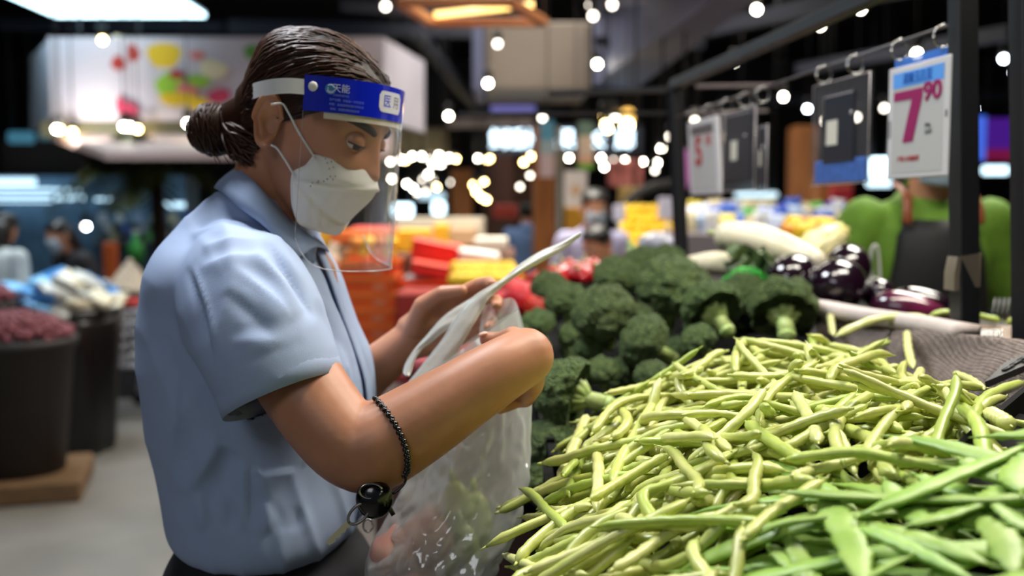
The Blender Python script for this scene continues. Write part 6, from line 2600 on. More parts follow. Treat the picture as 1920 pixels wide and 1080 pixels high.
for (u0, v0, u1, v1, st, lab) in ((1634, 296, 1672, 332, 6, 'glowing white light box left of the 7 90 card'), (1628, 337, 1674, 350, 2.5, 'lower glowing strip left of the 7 90 card'), (1846, 311, 1894, 327, 3, 'glowing strip beside the vendor'),
                               (735, 382, 773, 406, 5, 'bright light box behind the face shield'), (810, 378, 834, 402, 4.5, 'small bright light box beside the larger one'), (783, 361, 834, 374, 1.2, 'dim blue strip above the light boxes'),
                               (1380, 360, 1460, 370, 1.6, 'long pale blue strip under the navy tags'), (1535, 345, 1560, 358, 1.5, 'short pale blue strip under the clear sleeve')):
    block(u0, v0, u1, v1, 10.0, .08, 'light_box', glow('box_glow_%d' % int(st * 10), (206, 240, 255), st), lab, 'light box', bev=.02, hang=True)
sc1 = thing('screen_wall', P(1868, 262, 8.0), 'purple and blue lit screen right of the near post', 'screen')
cc, ww, hh = face(1846, 222, 1906, 280, 8.0)
MB().box(cc, (ww, .05, hh)).build('purple_field', glow('purple_glow', (74, 24, 140), .8), sc1, False)
cc, ww, hh = face(1828, 218, 1846, 300, 7.98)
MB().box(cc, (ww, .05, hh)).build('blue_field', glow('blue_glow', (70, 110, 235), .9), sc1, False)
cc, ww, hh = face(1846, 280, 1906, 300, 8.0)
MB().box(cc, (ww, .05, hh)).build('magenta_field', glow('magenta_glow', (130, 20, 70), .7), sc1, False)

# --- fruit displays in the middle
orange_pl = M('orange_plastic', (232, 92, 28), .45, var=.08, vscale=6, objvar=.06)
orange_lip = M('orange_plastic_lip', (244, 128, 52), .4)


def tray_proto(w, dp, h, nm='orange_crate'):
    t = thing(nm, (0, 0, 0), 'x', 'crate')
    mb = MB()
    o_, i_ = [(-w / 2, -dp / 2), (w / 2, -dp / 2), (w / 2, dp / 2), (-w / 2, dp / 2)], .014
    R4 = lambda s, z: [Vector((x * s, y * s, z)) for x, y in o_]
    mb.loft([R4(.93, 0), R4(.96, h * .80), R4(.92, h * .80), R4(.90, .008)], True, True)
    b = mb.build('crate_body', orange_pl, t, False)
    lip = MB()
    lip.loft([R4(1.0, h * .78), R4(1.0, h), R4(.93, h), R4(.93, h * .78)], False, False)
    lip.add(R4(1.0, h * .78) + R4(.93, h * .78), [(0, 1, 5, 4), (1, 2, 6, 5), (2, 3, 7, 6), (3, 0, 4, 7)])
    lip.build('crate_rim', orange_lip, t, False)
    lt_ = MB().box((w * .18, -dp * .482, h * .42), (w * .22, .012, h * .28))
    lt_.build('crate_label', M('crate_label_pale', (222, 140, 96), .6), t, False)
    return t


tp0 = tray_proto(.245, .34, .078)
first = True
ORD = ['topmost'] + [w + ' from the top' for w in 'second third fourth fifth sixth seventh eighth ninth tenth eleventh twelfth thirteenth fourteenth fifteenth'.split()]
STK = [(691, 4.5, 1.10, 15, 'orange crate of the tall stack behind the shield', 'tall stack of orange crates'), (797, 4.7, .985, 13, 'orange crate of the lower stack under the grey tray', 'lower stack of orange crates'),
       (606, 4.9, 1.06, 14, 'orange crate of the stack behind her shirt front', 'orange crates behind her chest')]
for (u, d, ztop, n, lab, g) in STK:
    b = P(u, 540, d)
    for k in range(n):
        o = tp0 if first else copy_tree(tp0)
        first = False
        z = ztop - .072 * (n - k)
        o.location = (b.x + .004 * math.sin(k * 2.1), b.y + .17, z)
        o.rotation_euler = (0, 0, .03 * math.sin(k * 1.7))
        o.scale = (1.0 if u < 750 else 1.16, 1, 1)
        o['label'] = '%s %s' % (ORD[n - 1 - k], lab)
        o['group'] = g
ftab = thing('low_platform', (P(700, 540, 4.8).x, 4.9, 0), 'dark low platform under the orange crates', 'platform')
MB().box((P(700, 540, 4.8).x + .0, 4.95, .011), (1.3, .7, .022)).build('deck', dark_board, ftab, False)
orange_f = M('orange_peel', (244, 150, 34), .45, bump=.3, bscale=180, objvar=.08)
yellow_f = M('yellow_peel', (250, 206, 40), .4, bump=.2, bscale=150, objvar=.06)
red_f = M('red_pepper_skin', (196, 26, 24), .25, var=.1, vscale=12, coat=.4, objvar=.1)
sph = {}


def fruit(nm, c, r, m, label, cat, group, el=1.0):
    key = (nm, m.name)
    if key not in sph:
        q = MB()
        q.sphere((0, 0, 0), (1, 1, el), 14, 10)
        st = MB().tube([(0, 0, el * .97), (.02, 0, el * 1.12)], [.10, .06], 6)
        sph[key] = (q.mesh('peel', m), st.mesh('stem', MATS['bean_tip']))
    t = thing(nm, c, label, cat, group)
    t.scale = (r, r, r)
    t.rotation_euler = (RNG.uniform(-.9, .9), RNG.uniform(-.9, .9), RNG.uniform(0, 6))
    for n_2, me in zip(('peel', 'stem'), sph[key]):
        o = bpy.data.objects.new(n_2, me)
        o.parent = t
        COL.objects.link(o)
    return t


cz = P(691, 540, 4.5)
for k in range(14):
    fruit('orange', (cz.x + (k % 4 - 1.5) * .056 + (.02 if k > 7 else 0), cz.y + .05 + (k // 4 % 2) * .06, 1.10 + .036 + (.05 if k > 7 else 0)), .030, yellow_f if k % 2 else orange_f, 'yellow-orange fruit on top of the tall orange stack', 'fruit', 'fruit on the orange stack')
block(618, 432, 735, 458, 5.4, .3, 'orange_carton', M('carton_orange', (236, 120, 40), .6), 'orange carton behind the face shield', 'box')
block(585, 428, 625, 462, 5.6, .3, 'yellow_carton', M('carton_yellow', (248, 190, 40), .6), 'yellow carton behind the mask', 'box')
block(660, 425, 735, 470, 5.7, .3, 'pink_carton', M('carton_pink', (232, 96, 96), .6), 'pinkish red carton behind the face shield', 'box')
block(742, 430, 802, 474, 5.6, .3, 'yellow_carton', MATS['carton_yellow'], 'yellow carton left of the red crates', 'box')
block(812, 420, 838, 468, 5.7, .3, 'yellow_carton', MATS['carton_yellow'], 'tall yellow carton behind the red crates', 'box')
block(785, 430, 805, 462, 5.8, .2, 'dark_red_carton', M('carton_dark_red', (130, 26, 30), .6), 'dark red carton between the two yellow ones', 'box')
block(842, 428, 892, 462, 6.2, .4, 'brown_carton', M('carton_brown', (196, 160, 122), .7), 'brown carton behind the white foam box', 'box')
block(740, 408, 906, 428, 6.6, .5, 'cream_counter', M('counter_cream', (214, 204, 184), .6), 'cream counter top behind the fruit cartons', 'counter', floor=True)
block(888, 446, 952, 470, 5.5, .3, 'white_carton', M('carton_white', (230, 222, 206), .6), 'white carton behind the lemons', 'box')
block(575, 477, 965, 620, 5.3, 1.25, 'carton_table', M('carton_table_brown', (96, 58, 38), .7), 'brown table carrying the bright fruit cartons', 'table', floor=True)
rd = M('red_crate_plastic', (216, 42, 30), .4, var=.06, vscale=8)
for (u0, v0, u1, v1, d, lab, tl) in ((776, 452, 862, 492, 4.7, 'upper red crate tilted in the fruit display', .20), (776, 492, 862, 520, 4.5, 'lower red crate tilted in the fruit display', .16)):
    c, w, h = face(u0, v0, u1, v1, d)
    t = thing('red_crate', c, lab, 'crate', None)
    R = Matrix.Rotation(tl, 3, 'Y')
    MB().box(c, (w, .3, h * .8), R, .01).build('crate_body', rd, t, False)
    MB().box(c + R @ Vector((0, 0, h * .42)), (w * 1.04, .32, h * .14), R, .005).build('crate_rim', M('red_crate_rim', (236, 84, 62), .4), t, False)
c, w, h = face(862, 474, 935, 508, 4.5)
t = thing('foam_box', c, 'white and pink foam box beside the red crates', 'box')
MB().box(c, (w, .3, h), Matrix.Rotation(.14, 3, 'Y'), .012).build('box_body', M('foam_white', (240, 214, 204), .7), t, False)
MB().box(c + Vector((0, 0, h * .5)), (w * 1.03, .31, h * .22), Matrix.Rotation(.14, 3, 'Y'), .01).build('box_lid', M('foam_lid', (248, 240, 232), .7), t, False)
block(755, 518, 846, 528, 4.5, .3, 'grey_tray', M('tray_grey', (176, 168, 176), .4), 'pale grey tray on top of the lower orange stack', 'tray')
lem = P(910, 525, 3.9)
for k in range(26):
    fruit('lemon', (lem.x + (k % 9 - 4) * .031 + (.015 if (k // 9) % 2 else 0), lem.y + (k // 9) * .05, lem.z + (k // 9) * .022), .026, yellow_f, 'bright yellow lemon in the tray behind her far hand', 'lemon', 'lemons behind her hand', 1.1)
block(842, 538, 978, 560, 3.9, .3, 'lemon_tray', M('tray_pinkish', (226, 180, 160), .6), 'pale tray holding the lemons', 'tray')
block(742, 548, 1000, 700, 4.05, .4, 'fruit_table', M('table_red_cloth', (150, 34, 26), .7), 'red cloth covered table under the lemons', 'table', floor=True)
wb = thing('white_net_bag', P(617, 484, 5.0), 'pale knotted net bag in front of her shirt', 'bag')
MB().lathe([(.0001, -.065), (.048, -.053), (.06, -.01), (.042, .036), (.014, .06), (.024, .084), (.0001, .084)], 16, Matrix.Rotation(.4, 3, 'Y'), P(617, 486, 5.0)).build('net', M('net_pale', (214, 200, 178), .7), wb, True)
MB().tube([P(608, 490, 4.94), P(612, 466, 4.96), P(626, 490, 4.94)], .006, 6).build('knot', MATS['net_pale'], wb, True)
# red net bags of onions and red peppers at the far edge of the broccoli
rednet = M('red_net', (206, 36, 34), .45, var=.25, vscale=60, bump=.8, bscale=70, kind='voronoi', bdist=.006, objvar=.12)
pinkn = M('pink_net', (226, 120, 128), .45, var=.15, vscale=60, bump=.6, bscale=60, kind='voronoi', bdist=.006)
darkred = M('dark_red_net', (128, 20, 26), .5, var=.2, vscale=50)
for (u, v, d, r, m, lab) in ((985, 560, 2.75, .058, rednet, 'red net bag beside the broccoli near the wrist'), (1015, 575, 2.7, .05, rednet, 'small red net bag touching the broccoli'), (950, 575, 2.8, .055, rednet, 'red net bag behind the bag opening'),
                             (965, 545, 2.9, .05, rednet, 'upper red net bag of the group behind the bag'), (905, 590, 2.9, .06, darkred, 'dark red net bag behind her fingers'), (792, 676, 2.6, .052, pinkn, 'pink net bag seen through the slit of the plastic bag'),
                             (765, 710, 2.65, .05, darkred, 'dark red net bag low behind her far wrist'), (880, 660, 2.7, .07, rednet, 'red net bag behind the bag film')):
    c = P(u, v, d)
    t = thing('net_bag', c, lab, 'net bag', None)
    mb = MB()
    nn_ = 18
    rings = []
    for i in range(11):
        th = PI * (i + .3) / 10.6
        rings.append([c + Vector((r * math.sin(th) * math.cos(a) * (1 + .07 * math.sin(3 * a + i)), r * math.sin(th) * math.sin(a) * (1 + .07 * math.cos(2 * a + i)), r * .86 * math.cos(th))) for a in np.linspace(0, 2 * PI, nn_, endpoint=False)])
    mb.loft(rings)
    mb.build('net', m, t, True)
    MB().tube([c + Vector((0, 0, r * .8)), c + Vector((.012, 0, r * 1.05)), c + Vector((.035, 0, r * 1.15))], [.010, .006, .012], 8).build('knot', m, t, True)
ntb = P(905, 640, 2.75)
block(700, 736, 1060, 800, 2.45, .70, 'net_bag_table', M('dark_table', (58, 34, 30), .7), 'dark table under the red net bags', 'table', floor=True)
cc, ww, hh = face(925, 592, 1040, 700, 2.72)
zt2 = P(900, 736, 2.45).z
put(MB().box((cc.x, cc.y + .16, (cc.z + hh / 2 + zt2) / 2), (ww, .32, cc.z + hh / 2 - zt2), None, .006), 'net_bag_crate', dull_black, 'black crate on the table under the upper red net bags', 'crate')
block(1022, 540, 1196, 600, 2.66, .55, 'pepper_stand', dull_black, 'black stand under the row of red peppers', 'stand', floor=True)
pepm = []
for k in range(20):
    u = 1035 + k * 7.5
    v = 521 - 10 * math.sin(k / 19 * PI) + 5 * math.sin(k * 2.2)
    c = P(u, v, 2.75 + .12 * (k % 3))
    t = thing('red_pepper', c, 'shiny red pepper in the row behind the broccoli', 'pepper', 'red peppers behind the broccoli')
    t.rotation_euler = (1.2 + .5 * math.sin(k), .4 * math.cos(k * 3), k)
    if not pepm:
        r = .028
        pepm = [MB().lathe([(.0001, -.055), (.012, -.050), (.022, -.02), (.028, .012), (.024, .034), (.010, .038), (.0001, .034)], 16).mesh('flesh', red_f), MB().tube([(0, 0, .034), (.003, 0, .048), (.010, 0, .058)], [.006, .004, .004], 6).mesh('stem', stalk_m)]
    for nm, me in zip(('flesh', 'stem'), pepm):
        o = bpy.data.objects.new(nm, me)
        o.parent = t
        COL.objects.link(o)
lk = thing('leek', P(1190, 485, 2.5), 'pale green leek end standing between the broccoli heads', 'leek')
MB().tube([P(1188, 520, 2.45), P(1190, 490, 2.45), P(1184, 462, 2.45)], [.018, .017, .014], 12).build('stalk', M('leek_pale', (150, 168, 110), .5), lk, True)
MB().tube([P(1184, 462, 2.45), P(1178, 452, 2.45)], [.010, .004], 8).build('leaf', stalk_m, lk, True)
gl3 = thing('dark_green_squash', P(1265, 486, 2.9), 'dark green squash behind the broccoli by the far post', 'squash')
MB().sphere(P(1266, 487, 2.9), (.045, .05, .032), 20, 12).build('rind', M('squash_green', (36, 70, 26), .4), gl3, True)
MB().tube([P(1262, 472, 2.9), P(1258, 464, 2.9)], [.006, .004], 6).build('stem', stalk_m, gl3, True)
# yellow fruit pyramid and boards
n_ = 0
for row in range(5):
    cnt = 9 - row
    for k in range(cnt):
        c = P(1222, 462 - row * 17, 6.0)
        fruit('mango', (c.x + (k - (cnt - 1) / 2) * .050 - .01 * row, c.y + .02 * row, c.z), .033, yellow_f, 'yellow mango in the pyramid left of the far post', 'mango', 'mango pyramid', 1.2)
block(1145, 470, 1285, 520, 5.95, .5, 'mango_table', cream_m, 'cream table under the yellow mango pyramid', 'table', floor=True)
wbm = M('price_board_white', (196, 194, 214), .5)
for (u0, v0, u1, v1, d, lab) in ((1234, 370, 1270, 410, 5.8, 'white price board at the top right of the mangoes'), (1150, 384, 1172, 414, 5.8, 'small white price board at the left of the mangoes'), (1290, 380, 1318, 410, 5.6, 'white price board right of the far post'), (1340, 376, 1372, 412, 5.6, 'white price board behind the radishes')):
    c, w, h = face(u0, v0, u1, v1, d)
    t = thing('price_board', c, lab, 'price board')
    MB().box(c, (w, .012, h), None, .004).build('board', wbm, t, False)
    MB().tube([c - Vector((0, 0, h / 2)), Vector((c.x, c.y, 0))], .008, 6).build('stick', grey_m, t, True)
dm = MB()
for u_ in (1190, 1240, 1280):
    dm.tube([P(u_, 352, 6.6), Vector((P(u_, 352, 6.6).x, P(u_, 352, 6.6).y, RZ))], .008, 6)
dm.tube(smoothcurve([P(1170, 388, 6.6), P(1200, 362, 6.6), P(1240, 348, 6.6), P(1285, 346, 6.6)], 14), .06, 8, flat=.6)
put(dm, 'dark_awning', M('awning_black', (24, 24, 28), .7), 'dark curved awning edge over the mangoes', 'awning', None, True)
gbag = MB()
cg = P(1234, 462, 3.6)
rings = []
for i in range(10):
    th = PI * (i + .4) / 10
    rings.append([cg + Vector((.075 * math.sin(th) * math.cos(a) * (1 + .12 * math.sin(4 * a + i)), .06 * math.sin(th) * math.sin(a), .05 * math.cos(th) * (1 + .1 * math.sin(5 * a)))) for a in np.linspace(0, 2 * PI, 20, endpoint=False)])
gbag.loft(rings)
put(gbag, 'grey_plastic_sack', M('sack_grey', (150, 150, 164), .25, var=.3, vscale=25), 'crumpled grey plastic sack left of the far post', 'sack', None, True)
block(1180, 478, 1300, 520, 3.55, .3, 'sack_crate', MATS['dark_table'], 'dark crate under the grey plastic sack', 'crate', floor=True)
block(1140, 300, 1205, 350, 9.5, .06, 'red_white_banner', M('banner_red_white', (190, 110, 104), .6, var=.5, vscale=9), 'red and white banner under the lit sign', 'banner', hang=True)
block(1160, 350, 1200, 385, 9.0, .06, 'tan_board', M('tan_board', (190, 160, 96), .6), 'tan board above the mangoes', 'board', hang=True)
block(1060, 388, 1098, 450, 8.0, .1, 'ochre_board', M('ochre_board', (206, 150, 40), .6), 'ochre board under the white poster', 'board', floor=True)
# packaged goods on the far right table
PKC = [(222, 222, 236), (196, 206, 232), (70, 110, 210), (236, 236, 240), (90, 190, 90), (40, 60, 170), (210, 196, 160), (240, 214, 90), (170, 190, 220), (226, 230, 236)]
PKN = ['white', 'pale blue', 'mid blue', 'bright white', 'green', 'navy blue', 'tan', 'yellow', 'grey blue', 'off-white']
pk_m = [M('packet_%d' % i, c, .35, var=.25, vscale=14, objvar=.05) for i, c in enumerate(PKC)]


def packet_mesh(w, h, dp, m):
    mb = MB()
    rings = []
    for i in range(7):
        z = -h / 2 + h * i / 6
        f = math.sin(PI * min(max(i / 6, .04), .96)) ** .5
        rings.append([Vector((w / 2 * (1 - .06 * f) * math.copysign(abs(math.cos(a)) ** .5, math.cos(a)), dp / 2 * f * math.copysign(abs(math.sin(a)) ** .7, math.sin(a)), z)) for a in np.linspace(0, 2 * PI, 16, endpoint=False)])
    mb.loft(rings)
    return mb.mesh('packet', m)


pk_me = [packet_mesh(.12, .16, .06, m) for m in pk_m]
rk = random.Random(21)
tb_z = P(1450, 438, 5.0).z
for k in range(44):
    row = k // 15
    u = 1298 + (k % 15) * 21 + rk.uniform(-6, 6)
    d = 4.9 + .16 * row
    p = P(u, 428, d)
    kp = rk.randrange(len(pk_me))
    o = bpy.data.objects.new('packet', pk_me[kp])
    o.location = (p.x, p.y, tb_z + .04 + .035 * row + rk.uniform(-.01, .015))
    o.rotation_euler = (rk.uniform(-.25, .1), rk.uniform(-.2, .2), rk.uniform(-.5, .5))
    o.scale = [rk.uniform(.55, .85)] * 3
    COL.objects.link(o)
    tag(o, '%s plastic packet on the table behind the radishes' % PKN[kp], 'packet', 'packets behind the radishes')
block(1286, 436, 1640, 520, 4.8, .7, 'packet_table', M('table_grey', (120, 112, 116), .6), 'grey table under the packets behind the radishes', 'table', floor=True)
for k in range(12):
    c = P(1478 + (k % 6) * 13 + 4 * (k // 6), 436 - (k // 6) * 12, 2.75 + .03 * (k // 6))
    fruit('yellow_squash', c, .024, yellow_f if k % 4 else orange_f, 'small yellow squash in the pile behind the pale cabbage', 'squash', 'yellow squash pile', 1.3)
ct2 = thing('rear_crate', P(1520, 470, 2.75), 'dark crate holding the small yellow squash', 'crate')
c, w, h = face(1465, 448, 1580, 500, 2.75)
MB().box((c.x, c.y + .1, c.z), (w, .2, h), None, .006).build('crate_body', crate_m, ct2, False)
MB().box((c.x, c.y + .1, c.z - h / 2 - .3), (w * .9, .18, .6)).build('crate_stand', dark_board, ct2, False)
MB().box((c.x, c.y + .1, (c.z - h / 2 - .6) / 2), (w * .8, .16, c.z - h / 2 - .6)).build('crate_foot', dark_board, ct2, False)
# clear carrier bag by the vendor
cbg = MB()
hp0 = [P(1640, 545, 2.2), P(1632, 500, 2.2), P(1634, 468, 2.2), P(1643, 460, 2.2), P(1648, 490, 2.2), P(1650, 540, 2.2)]
cbg.tube(smoothcurve(hp0, 24), .007, 8, flat=.4)
cbg.sphere(P(1640, 545, 2.2), (.035, .03, .03), 14, 10)
put(cbg, 'carrier_bag', film('carrier_film', (220, 220, 216), .45, gloss=.2), 'thin clear carrier bag with handles between aubergines and apron', 'bag', None, True)
# loose beans and wire tray at the foot of the near post
for (pp, lab) in (([(1745, 592, 1.62), (1770, 586, 1.62), (1800, 590, 1.62)], 'green bean end left of the near post foot'), ([(1826, 590, 1.62), (1850, 596, 1.62), (1874, 600, 1.62)], 'green bean lying right of the near post'), ([(1888, 604, 1.6), (1905, 600, 1.6), (1925, 602, 1.6)], 'bright green bean at the picture edge')):
    c = smoothcurve([P(*q) for q in pp], 17)
    org = c[8]
    mb, _ = bean_mesh(np.array([tuple(q - org) for q in c]), .0065, 7)
    o = bpy.data.objects.new('string_bean', mb.mesh('string_bean', bean_m3))
    o.location = org
    COL.objects.link(o)
    tag(o, lab, 'bean')
wt = thing('foil_tray', P(1870, 620, 1.6), 'pale tray with shiny foil between the two near posts', 'tray')
MB().prism([P(1822, 606, 1.62), P(1912, 612, 1.62), P(1912, 642, 1.55), P(1822, 640, 1.55)], (0, 0, 0), (0, .01, -.02)).build('tray_base', M('tray_tan', (150, 128, 110), .6), wt, False)
fo_ = MB().grid(lambda a, b: P(1834 + 42 * a, 616 + 16 * b, 1.57) + Vector((0, -.006, .004 * math.sin(a * 30) * math.cos(b * 11))), 20, 8)
fo_.build('foil', M('crumpled_foil', (220, 220, 220), .15, metal=1.0), wt, True)
for k in range(5):
    MB().tube([P(1858 + k * 9, 602, 1.63), P(1866 + k * 9, 560, 1.66)], .0025, 6).build('wire', black_metal, wt, True)

# --- left side: palm, shelf, packet stand, maroon baskets, cart, white cone on a counter
pt = thing('palm_tree', P(293, 400, 7.9), 'dark potted palm tree standing under the canopy', 'palm tree')
tb0 = P(293, 330, 7.9)
MB().tube([(tb0.x, tb0.y, .5), (tb0.x + .02, tb0.y, 1.1), tb0], [.075, .060, .045], 12).build('trunk', M('palm_trunk', (44, 28, 20), .8, bump=.6, bscale=30), pt, True)
MB().lathe([(.0001, 0), (.22, 0), (.28, .5), (.25, .5), (.24, .44), (.0001, .44)], 20, None, (tb0.x, tb0.y, 0)).build('pot', M('pot_brown', (70, 52, 40), .7), pt, True)
palm_l = M('palm_leaf', (36, 48, 16), .6, var=.3, vscale=4, c2=(78, 92, 26))
rp = random.Random(4)
for k in range(17):
    a = k * 2.4
    Lf = rp.uniform(.55, .85)
    el = rp.uniform(-.1, 1.0)
    d_ = Vector((math.cos(a) * math.cos(el), math.sin(a) * math.cos(el) * .8, math.sin(el)))
    mid = smoothcurve([tb0, tb0 + d_ * Lf * .5 + Vector((0, 0, .05)), tb0 + d_ * Lf + Vector((0, 0, -.16 - .1 * math.cos(el)))], 12)
    fm = MB()
    fm.tube(mid, [.010 * (1 - i / 14) for i in range(12)], 5)
    sd = d_.cross(Vector((0, 0, 1))).normalized()
    for i2 in range(4, 24):
        i = min(11, i2 // 2)
        for s in (-1, 1):
            l = .22 * math.sin(.5 + i / 11 * 2.3) * (1 if i2 % 2 else .86)
            e = mid[i] + sd * s * l + (mid[i] - mid[i - 1]).normalized() * l * .6 + Vector((0, 0, -l * .35))
            w_ = (mid[i] - mid[i - 1]).normalized() * (.030 if i2 % 2 else -.026)
            fm.add([mid[i] - w_, mid[i] + w_, mid[i].lerp(e, .6) + w_ * .8, e, mid[i].lerp(e, .6) - w_ * .8], [(0, 1, 2, 3, 4)])
    fm.build('frond', palm_l, pt, False)
sl_w = glow('shelf_tube_glow', (190, 228, 248), 2.2)
shf = thing('chilled_shelf', P(90, 380, 11.0), 'long chilled shelf with pale light tubes at the left', 'shelf')
c, w, h = face(-60, 330, 345, 470, 11.2)
MB().box((c.x, c.y + .3, (c.z + h / 2) / 2), (w, .5, c.z + h / 2)).build('carcass', M('shelf_dark_blue', (92, 120, 146), .6, var=.3, vscale=3), shf, False)
for (u0, v0, u1, v1) in ((-40, 334, 66, 348), (-40, 353, 95, 358), (-40, 366, 95, 371), (-40, 376, 95, 379), (100, 354, 148, 359), (100, 368, 158, 375), (306, 380, 345, 389), (180, 372, 230, 376)):
    c, w, h = face(u0, v0, u1, v1, 11.0)
    MB().box(c, (w, .05, h)).build('light_tube', sl_w, shf, False)
for k in range(3):
    c, w, h = face(176, 418 + 16 * k, 372, 421 + 16 * k, 10.9)
    MB().box((c.x, c.y + .16, c.z), (w, .46, h)).build('shelf_board', grey_m, shf, False)
for k in range(16):
    c, w, h = face(186 + 11 * k, 400 + (k % 3) * 16, 198 + 11 * k, 418 + (k % 3) * 16, 10.9)
    o = MB().box(c, (w, .08, h), None, .01)
    put(o, 'shelf_box', pk_m[(k * 3) % 10], 'small bright pack on the chilled shelf behind the palm', 'pack', 'packs on the chilled shelf')
block(0, 258, 150, 330, 11.5, .3, 'brown_bulkhead', M('bulkhead_brown', (44, 28, 20), .7), 'dark brown bulkhead above the chilled shelf', 'bulkhead', hang=True)
for (u0, v0, u1, v1, st, lab) in ((12, 246, 60, 268, .5, 'dim teal light box left of the canopy fascia'), (70, 244, 110, 262, .35, 'fainter teal light box next to the canopy fascia')):
    block(u0, v0, u1, v1, 10.0, .08, 'light_box', glow('teal_glow_%d' % int(st * 100), (80, 150, 180), st), lab, 'light box', bev=.02, hang=True)
gp = thing('bottle_pack', P(255, 470, 9.5), 'green bottle shaped pack beside the palm trunk', 'pack')
MB().lathe([(.0001, -.12), (.07, -.12), (.075, .04), (.03, .10), (.03, .15), (.0001, .15)], 16, None, P(255, 468, 9.5)).build('pack_body', M('pack_green', (60, 150, 60), .5), gp, True)
MB().lathe([(.0001, .0), (.032, .0), (.032, .03), (.0001, .03)], 12, None, P(255, 468, 9.5) + Vector((0, 0, .15))).build('pack_cap', M('pack_cap', (220, 220, 220), .5), gp, True)
MB().tube([P(255, 468, 9.5) + Vector((0, 0, -.12)), Vector((P(255, 468, 9.5).x, P(255, 468, 9.5).y, 0))], .03, 8).build('pack_post', black_metal, gp, True)
og = block(192, 455, 214, 482, 9.0, .1, 'orange_pack', M('pack_orange', (220, 100, 40), .5), 'small orange pack left of the white cone', 'pack', floor=True)
# black draped stand heaped with bright packets
std = thing('draped_stand', (P(112, 700, 5.5).x, 5.5, 0), 'round stand draped in black film and heaped with packets', 'stand')
cx0, cy0 = P(112, 700, 5.5).x, 5.5
rings = []
for (z, r) in ((0, .25), (.05, .26), (.3, .28), (.55, .30), (.72, .31), (.76, .29)):
    rings.append([Vector((cx0 + r * math.cos(a) * (1 + .035 * math.sin(9 * a + z * 4)), cy0 + r * math.sin(a) * (1 + .035 * math.sin(9 * a + z * 4)), z)) for a in np.linspace(0, 2 * PI, 54, endpoint=False)])
MB().loft(rings).build('drape', M('black_film', (12, 12, 14), .35, spec=.4), std, True)
MB().lathe([(.0001, .74), (.30, .74), (.31, .80), (.28, .80), (.0001, .77)], 30, None, (cx0, cy0, 0)).build('stand_rim', crate_m, std, True)
PKL = [M('snack_blue', (56, 128, 196), .35, var=.3, vscale=16), M('snack_pale', (196, 200, 196), .4, var=.2, vscale=14), M('snack_cream', (206, 200, 176), .45, var=.2, vscale=14), M('snack_sky', (110, 176, 224), .35, var=.2, vscale=14), M('snack_navy', (40, 50, 90), .4, var=.2, vscale=14)]
pl_me = [packet_mesh(.15, .19, .07, m) for m in PKL]
for k in range(46):
    a = rk.uniform(0, 2 * PI)
    r = .27 * math.sqrt(rk.random())
    lay = k % 3
    z = .80 + .09 * (1 - r / .30) + .045 * lay
    x, y = cx0 + r * math.cos(a), cy0 + r * math.sin(a)
    left = x < cx0 + .04
    kp = rk.choice((0, 3, 0, 4, 1) if left else (1, 2, 2, 1, 0))
    o = bpy.data.objects.new('packet', pl_me[kp])
    o.location = (x, y, z)
    o.rotation_euler = (PI / 2 + rk.uniform(-.7, .7), rk.uniform(-.6, .6), rk.uniform(0, 6))
    COL.objects.link(o)
    tag(o, 'crumpled %s packet heaped on the black draped stand' % ('blue', 'pale grey', 'cream', 'sky blue', 'navy')[kp], 'packet', 'packets on the draped stand')
# maroon fruit in round baskets on tapered drums
mar = M('maroon_fruit', (116, 44, 54), .5, var=.25, vscale=40)
drum_m = M('dark_drum', (40, 36, 35), .6, var=.15, vscale=5)
woodp = M('pallet_wood', (104, 78, 50), .7, var=.2, vscale=6, stretch=(1, 8, 8))
for (u, v, d, rr, lab, lab2) in ((28, 640, 4.7, .26, 'dark tapered drum with maroon fruit on a wooden base at the left edge', 'heap of small maroon fruit on the tapered drum'), (-70, 572, 5.05, .24, 'drum behind the first one, cut by the left picture edge', 'upper heap of small maroon fruit at the left picture edge')):
    c = P(u, v, d)
    t = thing('display_drum', (c.x, c.y, 0), lab, 'drum')
    MB().lathe([(.0001, .1), (rr * .78, .1), (rr * 1.0, c.z - .02), (rr * 1.06, c.z - .02), (rr * 1.06, c.z + .02), (rr * .95, c.z + .02), (.0001, c.z - .01)], 28, None, (c.x, c.y, 0)).build('drum_body', drum_m, t, True)
    MB().box((c.x, c.y, .05), (rr * 2.3, rr * 2.2, .098), Matrix.Rotation(.3, 3, 'Z'), .01).build('wooden_base', woodp, t, False)
    hb = MB()
    for k in range(150):
        a = k * 2.39996
        r = rr * .98 * math.sqrt(k / 150)
        hb.sphere((c.x + r * math.cos(a), c.y + r * math.sin(a), c.z + .03 + .10 * (1 - (r / rr) ** 2) + rk.uniform(-.01, .01)), .022, 8, 6)
    o = hb.build('maroon_fruit_heap', mar, None, True)
    tag(o, lab2, 'fruit', kind='stuff')
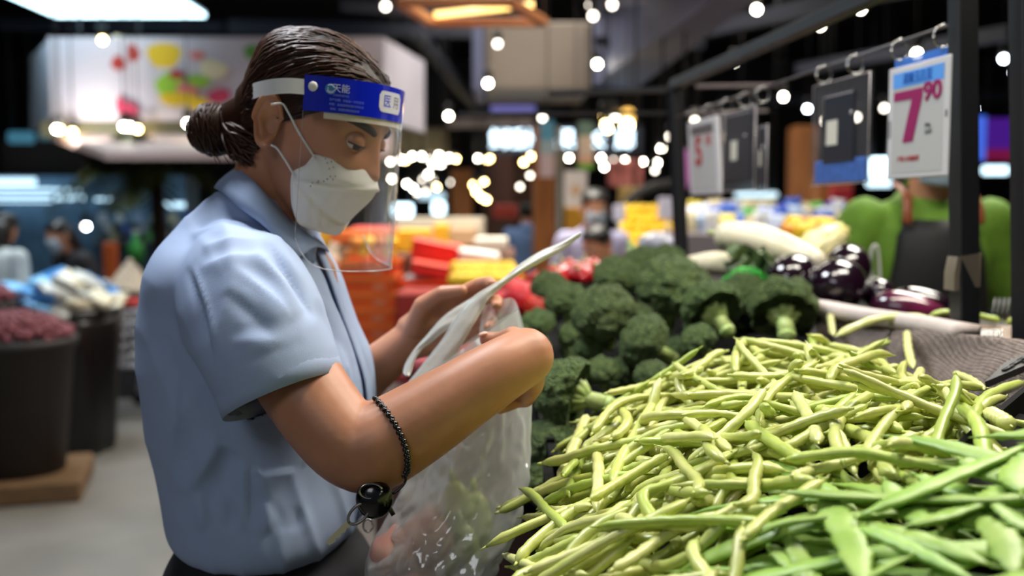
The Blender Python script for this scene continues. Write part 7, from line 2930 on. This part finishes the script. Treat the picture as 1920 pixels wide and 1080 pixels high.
# shopping cart
crt2 = thing('shopping_cart', (P(235, 780, 6.3).x, 6.3, 0), 'steel shopping cart with a red handle behind her back', 'cart')
silver = M('cart_silver', (190, 188, 192), .3, metal=.7)
red_h = M('cart_red', (206, 40, 30), .4)
x0, x1 = P(178, 570, 6.2).x, P(330, 570, 6.2).x
zt_, zb_ = P(230, 585, 6.2).z, P(230, 690, 6.2).z
MB().tube([(x0, 6.2, zt_ + .06), (x1, 6.2, zt_ + .06)], .022, 10).build('handle', red_h, crt2, True)
bk2 = MB()
for z in np.linspace(zb_, zt_, 6):
    bk2.tube([(x0, 6.2, z), (x1, 6.2, z), (x1, 6.85, z), (x0, 6.85, z), (x0, 6.2, z)], .008 if z not in (zb_, zt_) else .014, 6)
for x in np.linspace(x0, x1, 12):
    bk2.tube([(x, 6.2, zb_), (x, 6.2, zt_)], .004, 5)
    bk2.tube([(x, 6.85, zb_), (x, 6.85, zt_)], .004, 5)
    bk2.tube([(x, 6.2, zb_), (x, 6.85, zb_)], .004, 5)
bk2.build('wire_basket', silver, crt2, True)
for (x, y, dx) in ((x0 + .07, 6.22, -.05), (x1 - .05, 6.22, .0), (x0 + .07, 6.8, -.05), (x1 - .05, 6.8, 0)):
    MB().tube([(x, y, zb_), (x + dx, y, .09)], .017, 8).build('leg', silver, crt2, True)
    MB().lathe([(.0001, -.014), (.04, -.014), (.045, 0), (.04, .014), (.0001, .014)], 16, Matrix.Rotation(PI / 2, 3, 'X'), (x + dx, y, .045)).build('wheel', black_bead, crt2, True)
rb_ = MB().box(((x0 + x1) / 2 + .1, 6.5, (zt_ + zb_) / 2 + .0), (.26, .3, .14), None, .01)
put(rb_, 'red_box', M('cart_box_red', (112, 24, 30), .6), 'dark red box lying inside the shopping cart', 'box')
# white cone heap on a dark counter
cc_ = P(245, 540, 7.2)
cn = thing('dark_counter', (cc_.x + .25, cc_.y, 0), 'dark counter with a red trim behind the shopping cart', 'counter')
MB().box((cc_.x + .25, cc_.y + .1, (cc_.z - .04) / 2), (1.1, .5, cc_.z - .04)).build('counter_body', M('counter_dark', (36, 34, 36), .6), cn, False)
MB().box((cc_.x + .25, cc_.y - .16, cc_.z - .10), (1.1, .02, .05)).build('red_trim', red_h, cn, False)
for (dx, lab, s) in ((0, 'pale cone shaped heap of garlic on the dark counter', 1.0), (.36, 'second pale heap half hidden behind her back', .9)):
    hb = MB()
    for k in range(90):
        t_ = k / 90
        a = k * 2.39996
        r = .155 * math.sqrt(t_) * s
        hb.sphere((cc_.x + dx + r * math.cos(a), cc_.y + r * math.sin(a) * .8, cc_.z - .03 + .20 * s * (1 - math.sqrt(t_)) + .012), .030, 8, 6)
    o = hb.build('garlic_heap', M('garlic_skin', (222, 204, 180), .6, var=.1, vscale=20), None, True)
    tag(o, lab, 'garlic', kind='stuff')
